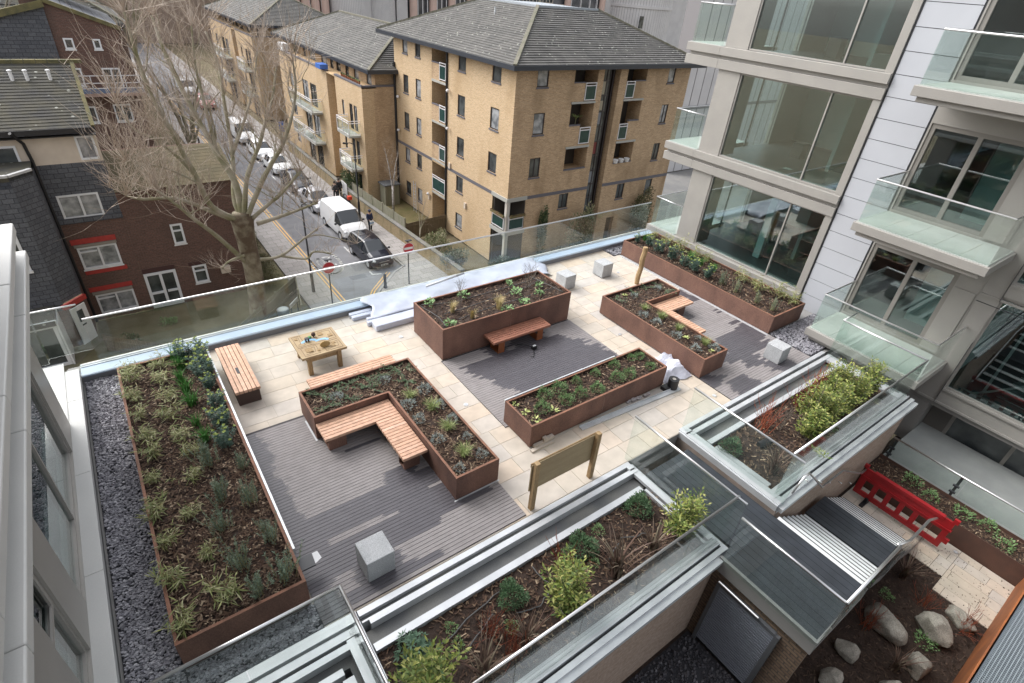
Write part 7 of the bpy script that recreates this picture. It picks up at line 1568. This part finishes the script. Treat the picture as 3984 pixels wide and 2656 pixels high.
# ================================================================ THE BIG BARE PLANE TREE
LIMB = {'a': [(4.93, 29.00, -3.10), (3.74, 28.80, -2.11), (3.31, 28.50, -0.42), (3.03, 28.30, 0.59), (2.79, 28.00, 1.63), (2.39, 27.80, 3.04), (2.22, 27.50, 4.54), (2.16, 27.30, 6.08)], 'b': [(5.06, 29.20, -3.05), (5.09, 29.50, -1.30), (4.67, 30.00, 0), (4.41, 30.30, 0.91), (4.16, 30.60, 1.72), (3.88, 31.00, 2.95), (3.64, 31.50, 4.25), (3.54, 32.00, 5.60)], 'c': [(4.99, 29.20, -3.04), (4.92, 29.60, -2.19), (5.15, 30.00, -1.19), (5.40, 30.50, -0.20), (5.56, 31.00, 0.91), (5.70, 31.50, 2.24), (5.86, 32.00, 3.64), (5.68, 32.50, 5.00)], 'd': [(5.12, 29.10, -2.89), (5.50, 29.00, -1.20), (5.92, 29.00, -0.29), (6.43, 29.00, 0.58), (6.87, 29.20, 1.46), (7.46, 29.40, 2.56), (7.90, 29.60, 3.86)], 'e': [(5.20, 29.00, -3.00), (6.10, 28.60, -1.16), (6.79, 28.30, -0.03), (7.26, 28.00, 0.76), (7.77, 27.90, 1.87), (8.13, 27.80, 3.15), (8.18, 27.80, 4.32)], 'f': [(5.44, 29.00, -3.04), (6.28, 28.50, -2.21), (6.79, 28.00, -1.64), (7.75, 27.50, -0.46)], 'g': [(5.63, 29.00, -3.35), (6.62, 28.70, -3.06), (7.74, 28.40, -2.69), (8.55, 28.00, -2.30)], 'h': [(5.36, 29.00, -5.33), (6.42, 28.60, -5.16), (7.69, 28.20, -4.22), (8.37, 28.00, -3.74)], 'i': [(6.42, 28.60, -5.16), (7.61, 28.20, -5.41), (8.02, 28.00, -5.01), (8.88, 27.80, -5.20)], 'j': [(7.69, 28.20, -4.22), (8.27, 28.00, -4.06), (8.88, 27.80, -4.19), (10.27, 27.40, -4.68)], 'k': [(4.49, 29.00, -2.89), (3.69, 28.80, -2.34), (3.02, 28.60, -1.82), (2.14, 28.30, -1.28), (1.03, 28.00, -1.08), (0.44, 27.80, -0.77)], 'l': [(4.87, 29.00, -5.53), (3.64, 28.50, -3.52), (2.80, 28.00, -2.32), (2.23, 27.60, -1.42), (1.57, 27.20, -0.51)], 'm': [(5.04, 29.00, -4.90), (3.89, 28.40, -4.84), (3.45, 28.00, -4.95)], 'n': [(3.44, 28.50, -0.85), (2.23, 28.30, 0.06), (1.43, 28.00, 0.38), (0.82, 27.80, 0.64)], 'o': [(4.67, 30.00, 0), (4.59, 30.20, 2.52), (4.61, 30.40, 3.88), (4.82, 30.60, 5.38)], 'p': [(5.40, 30.50, -0.20), (6.30, 30.80, 1.27), (7.08, 31.20, 2.72), (7.63, 31.60, 4.25)], 'q': [(3.31, 28.50, -0.42), (2.73, 28.70, 0.51), (2.13, 29.00, 1.15), (1.50, 29.20, 1.58), (1.14, 29.40, 2.59)]}
R0 = {'a': .15, 'b': .18, 'c': .145, 'd': .135, 'e': .13, 'f': .12, 'g': .12, 'h': .10, 'i': .075, 'j': .05, 'k': .13, 'l': .13, 'm': .09, 'n': .06, 'o': .09, 'p': .09, 'q': .08}
rt = random.Random(11)
def smooth(pts, k=4):
    P_ = [Vector(p) for p in pts]; out = []
    for i in range(len(P_) - 1):
        p0 = P_[max(i - 1, 0)]; p1 = P_[i]; p2 = P_[i + 1]; p3 = P_[min(i + 2, len(P_) - 1)]
        for q in range(k):
            t_ = q / k; out.append(.5 * ((2 * p1) + (p2 - p0) * t_ + (2 * p0 - 5 * p1 + 4 * p2 - p3) * t_ ** 2 + (3 * p1 - p0 - 3 * p2 + p3) * t_ ** 3))
    out.append(P_[-1]); return out
T = thing('plane_tree', 'big pollarded bare plane tree with mossy limbs beside the street', 'tree', (5.0, 29.1, Z))
c = G(); tp = smooth([(4.72, 29.1, -9.1), (4.83, 29.1, -8.5), (4.95, 29.1, -7.4), (5.02, 29.1, -5.9), (5.0, 29.1, -4.6), (4.98, 29.1, -3.5), (5.0, 29.1, -2.7)], 4); n_ = len(tp)
c.tube(tp, [(.58 if i < 2 else .45 + max(0, (i - n_ + 8) * .02) - (.16 if i > n_ - 3 else 0)) + rt.uniform(-.008, .008) for i in range(n_)], 14); c.obj('trunk', M_bark, T, smooth=True)
tw = G(); sb = G()
def twig(p, d, L, r, n=0):
    pts = [p]; q = p.copy(); dd = d.copy(); k = 4
    for i in range(k):
        dd = (dd + Vector((rt.gauss(0, .10), rt.gauss(0, .10), rt.gauss(.05, .07)))).normalized(); q = q + dd * L / k; pts.append(q.copy())
    tw.tube(pts, [r * (1 - .8 * i / k) for i in range(k + 1)], 3, 0, False)
    if n:
        for _ in range(rt.randint(2, 4)):
            a = rt.randint(1, k - 1); twig(pts[a].lerp(pts[a + 1], rt.random()), (dd + Vector((rt.gauss(0, .5), rt.gauss(0, .5), rt.gauss(.15, .35)))).normalized(), L * rt.uniform(.4, .75), r * .6, n - 1)
for k_, pts in LIMB.items():
    P_ = smooth(pts, 5); N_ = len(P_); r0 = R0[k_]; c = G()
    ra = [r0 * (1 - .68 * i / (N_ - 1)) * (1 + rt.uniform(-.10, .10)) for i in range(N_)]
    if k_ in 'fghim': ra[-1] *= 2.2; ra[-2] *= 1.8
    c.tube(P_, ra, 9); c.obj('limb', M_limb, T, smooth=True)
    up = P_[-1].z
    low = k_ in 'hijm'
    for i in range(N_):
        f = i / (N_ - 1)
        if f < .32: continue
        if not low and i % 2 == 0 and f < .97:                       # a forked side branch with its own twigs
            d = Vector((rt.gauss(0, .7), rt.gauss(0, .6), rt.gauss(.75, .35))).normalized(); L = rt.uniform(.9, 2.4) * (1.15 - .5 * f); q = P_[i].copy(); pts_ = [q.copy()]
            for _ in range(5): d = (d + Vector((rt.gauss(0, .17), rt.gauss(0, .17), rt.gauss(.12, .12)))).normalized(); q = q + d * L / 5; pts_.append(q.copy())
            rb = ra[i] * .42; sb.tube(pts_, [rb * (1 - .14 * z_) for z_ in range(6)], 5, 0, False)
            for z_ in range(2, 6):
                for _ in range(2): twig(pts_[z_], (d + Vector((rt.gauss(0, .5), rt.gauss(0, .5), rt.gauss(.25, .3)))).normalized(), rt.uniform(.5, 1.5), .013, 1)
        for _ in range(2 if not low else 1):
            d = Vector((rt.gauss(0, .55), rt.gauss(0, .5), rt.gauss(.7 if not low else .3, .4))).normalized(); twig(P_[i], d, rt.uniform(.6, 2.2) * (1 if not low else .5), .014 if not low else .009, 1)
    for _ in range(15 if not low else 10):
        d = Vector((rt.gauss(0, .6), rt.gauss(0, .6), rt.gauss(.9 if not low else .25, .5))).normalized(); twig(P_[-1], d, rt.uniform(.8, 2.8) * (1 if not low else .55), .016 if not low else .011, 1)
sb.obj('branches', M_limb, T, smooth=True)
tw.obj('twigs', M_twig, T)
def bare_tree(name, label, x, y, z, h, sp, seed, m=M_limb, group='bare trees behind the houses', dens=1.0):
    global tw
    T_ = thing(name, label, 'tree', (x, y, z), 0, group); rr = random.Random(seed); c = G(); tw = G(); base_ = Vector((x, y, z)); top = base_ + Vector((rr.gauss(0, .2), rr.gauss(0, .2), h * .4)); c.tube([base_, base_.lerp(top, .5), top], [h * .022, h * .018, h * .015], 8); c.obj('trunk', m, T_, smooth=True); c = G()
    for i in range(int(9 * dens)):
        a = 2 * PI * i / 9 + rr.uniform(-.3, .3); tip = top + Vector((math.cos(a) * sp * rr.uniform(.4, 1), math.sin(a) * sp * rr.uniform(.4, 1), h * rr.uniform(.2, .55))); st = base_.lerp(top, rr.uniform(.6, 1)); mid = st.lerp(tip, .5) + Vector((0, 0, h * .06)); P_ = smooth([st, mid, tip], 4); c.tube(P_, [h * .011 * (1 - .75 * q / 8) for q in range(9)], 6)
        for q in range(2, 9):
            for _ in range(3): twig(P_[q], Vector((rt.gauss(0, .5), rt.gauss(0, .5), rt.gauss(.7, .4))).normalized(), h * rt.uniform(.08, .24), .012 * h / 10, 1)
    c.obj('limb', m, T_, smooth=True); tw.obj('twigs', M_twig, T_)
bare_tree('bare_tree', 'bare tree beyond the far house at the top left corner', -6, 60, -9, 15, 4.5, 5)
bare_tree('bare_tree', 'bare street tree behind the plane tree, near the far houses', 6.2, 52, -9, 11, 3.2, 6)
bare_tree('bare_tree', 'bare street tree up the left pavement beyond the far houses', 7.6, 96, -9, 16, 4.5, 8)
bare_tree('birch_tree', 'slender white birch in the small lawn against the building', 18.7, 40.9, -9, 5.6, .9, 21, M_silverbirch, None, .55)
bare_tree('young_bare_tree', 'thin dark bare sapling leaning over the brown fence', 17.6, 34.2, -9, 3.6, .7, 22, M_limb, None, .4)

# ================================================================ SHRUBS AND HEDGES
L_hedge = LF('hedge_leaf', (.055, .09, .04), (.09, .14, .06), (.035, .06, .03), (.13, .17, .07))
L_hedgeb = LF('blue_green_hedge_leaf', (.07, .105, .085), (.11, .15, .12), (.05, .08, .065))
L_flow = LF('pale_flowering_leaf', (.10, .15, .05), (.30, .28, .16), (.40, .34, .24), (.08, .12, .05), (.16, .2, .08))
L_brown = LF('wintery_twiggy_leaf', (.11, .095, .05), (.16, .14, .07), (.07, .07, .03), (.09, .11, .04))
def shrub(label, x, y, z, rx, ry, h, n, L, m, group='shrubs along the street', cat='shrub', name='garden_shrub'):
    t = thing(name, label, cat, (x, y, z), 0, group); c = G()
    blobs = [(U(-.6, .6) * rx, U(-.6, .6) * ry, U(.25, .75) * h, U(.4, .7)) for _ in range(9)]
    for _ in range(n):
        bx, by, bz, br = random.choice(blobs); q = Vector((random.gauss(0, 1), random.gauss(0, 1), random.gauss(0, 1))).normalized() * U(.55, 1); p = (x + bx + q.x * br * rx * .75, y + by + q.y * br * ry * .75, max(z + .05, z + bz + q.z * br * h * .55)); c.leaf(p, (q.x + random.gauss(0, .5), q.y + random.gauss(0, .5), q.z + .4), U(.6, 1.3) * L, L * .5)
    c.obj('foliage', m, t); c = G()
    for _ in range(7): c.tube([(x + U(-.1, .1), y + U(-.1, .1), z), (x + U(-.6, .6) * rx, y + U(-.6, .6) * ry, z + h * U(.5, .9))], [.025, .008], 5)
    c.obj('stems', M_limb, t)
shrub('pale flowering shrub spilling over the boundary wall', 18.3, 32.6, -9, 1.1, 1.3, 2.0, 2600, .13, L_flow)
shrub('blue green shrub below the pale flowering one, behind the back glass', 17.9, 29.6, -9, 1.3, 1.1, 1.5, 2400, .13, L_hedgeb)
shrub('grey green hedge in front of the yellow building corner', 20.6, 27.2, -9, 1.6, .9, 1.5, 2600, .13, L_hedgeb)
shrub('dark ivy-like shrub climbing the yellow wall beside the corner balcony', 23.9, 27.75, -8.9, .45, .22, 4.1, 1500, .16, L_hedge)
shrub('large green bush in front of the stair glazing of the yellow building', 26.8, 27.0, -9, 1.5, .8, 4.2, 4200, .17, L_flow)
shrub('low tangled bush behind the back glass, middle of the yellow facade', 24.8, 26.0, -9, 1.6, 1.0, 1.9, 2600, .15, L_brown)
shrub('leafy bush at the right end of the yellow facade', 33.6, 27.2, -9, 1.4, .8, 4.4, 3200, .17, L_brown)
shrub('dark green hedge at the foot of the second yellow block', 17.6, 47.6, -9, .7, 2.4, 2.2, 2800, .15, L_hedge)
shrub('dense twiggy hedge beside the left pavement behind the tree trunk', 6.6, 33.2, -9, .9, 1.9, 1.5, 3400, .10, L_brown)
shrub('green ivy hedge between the brick wing and the big tree trunk', 5.9, 36, -9, .7, 2.2, 3.6, 2800, .15, LF('ivy_leaf', (.06, .13, .03), (.10, .20, .05), (.04, .09, .03)))
shrub('dark twiggy hedge running up the left pavement', 6.9, 42, -9, .7, 5.5, 1.6, 4200, .13, L_brown)
shrub('small green shrub in the front garden below the white door', -1.2, 29.6, -9, .5, .5, .8, 700, .10, L_hedge)
shrub('low weedy plant in the front garden left of the tree', .6, 31.0, -9, .5, .4, .4, 500, .09, L_clump)
g = G(); g.box(-9, 7.6, 14, 36, Z - .158, Z - .02); g.obj('front_gardens', mat('damp_lawn', (.105, .095, .045), .95, (.16, .145, .085), .9, fine=.35), kind='structure')
g = G(); g.prism([(-9, 21), (-2.6, 30.6), (-2.0, 31.2), (-2.4, 31.6), (-9.0, 30.6)], Z - .021, Z - .012); g.obj('garden_path', mat('mossy_path', (.17, .15, .11), .95, (.12, .12, .07), 2, fine=.2), kind='structure')
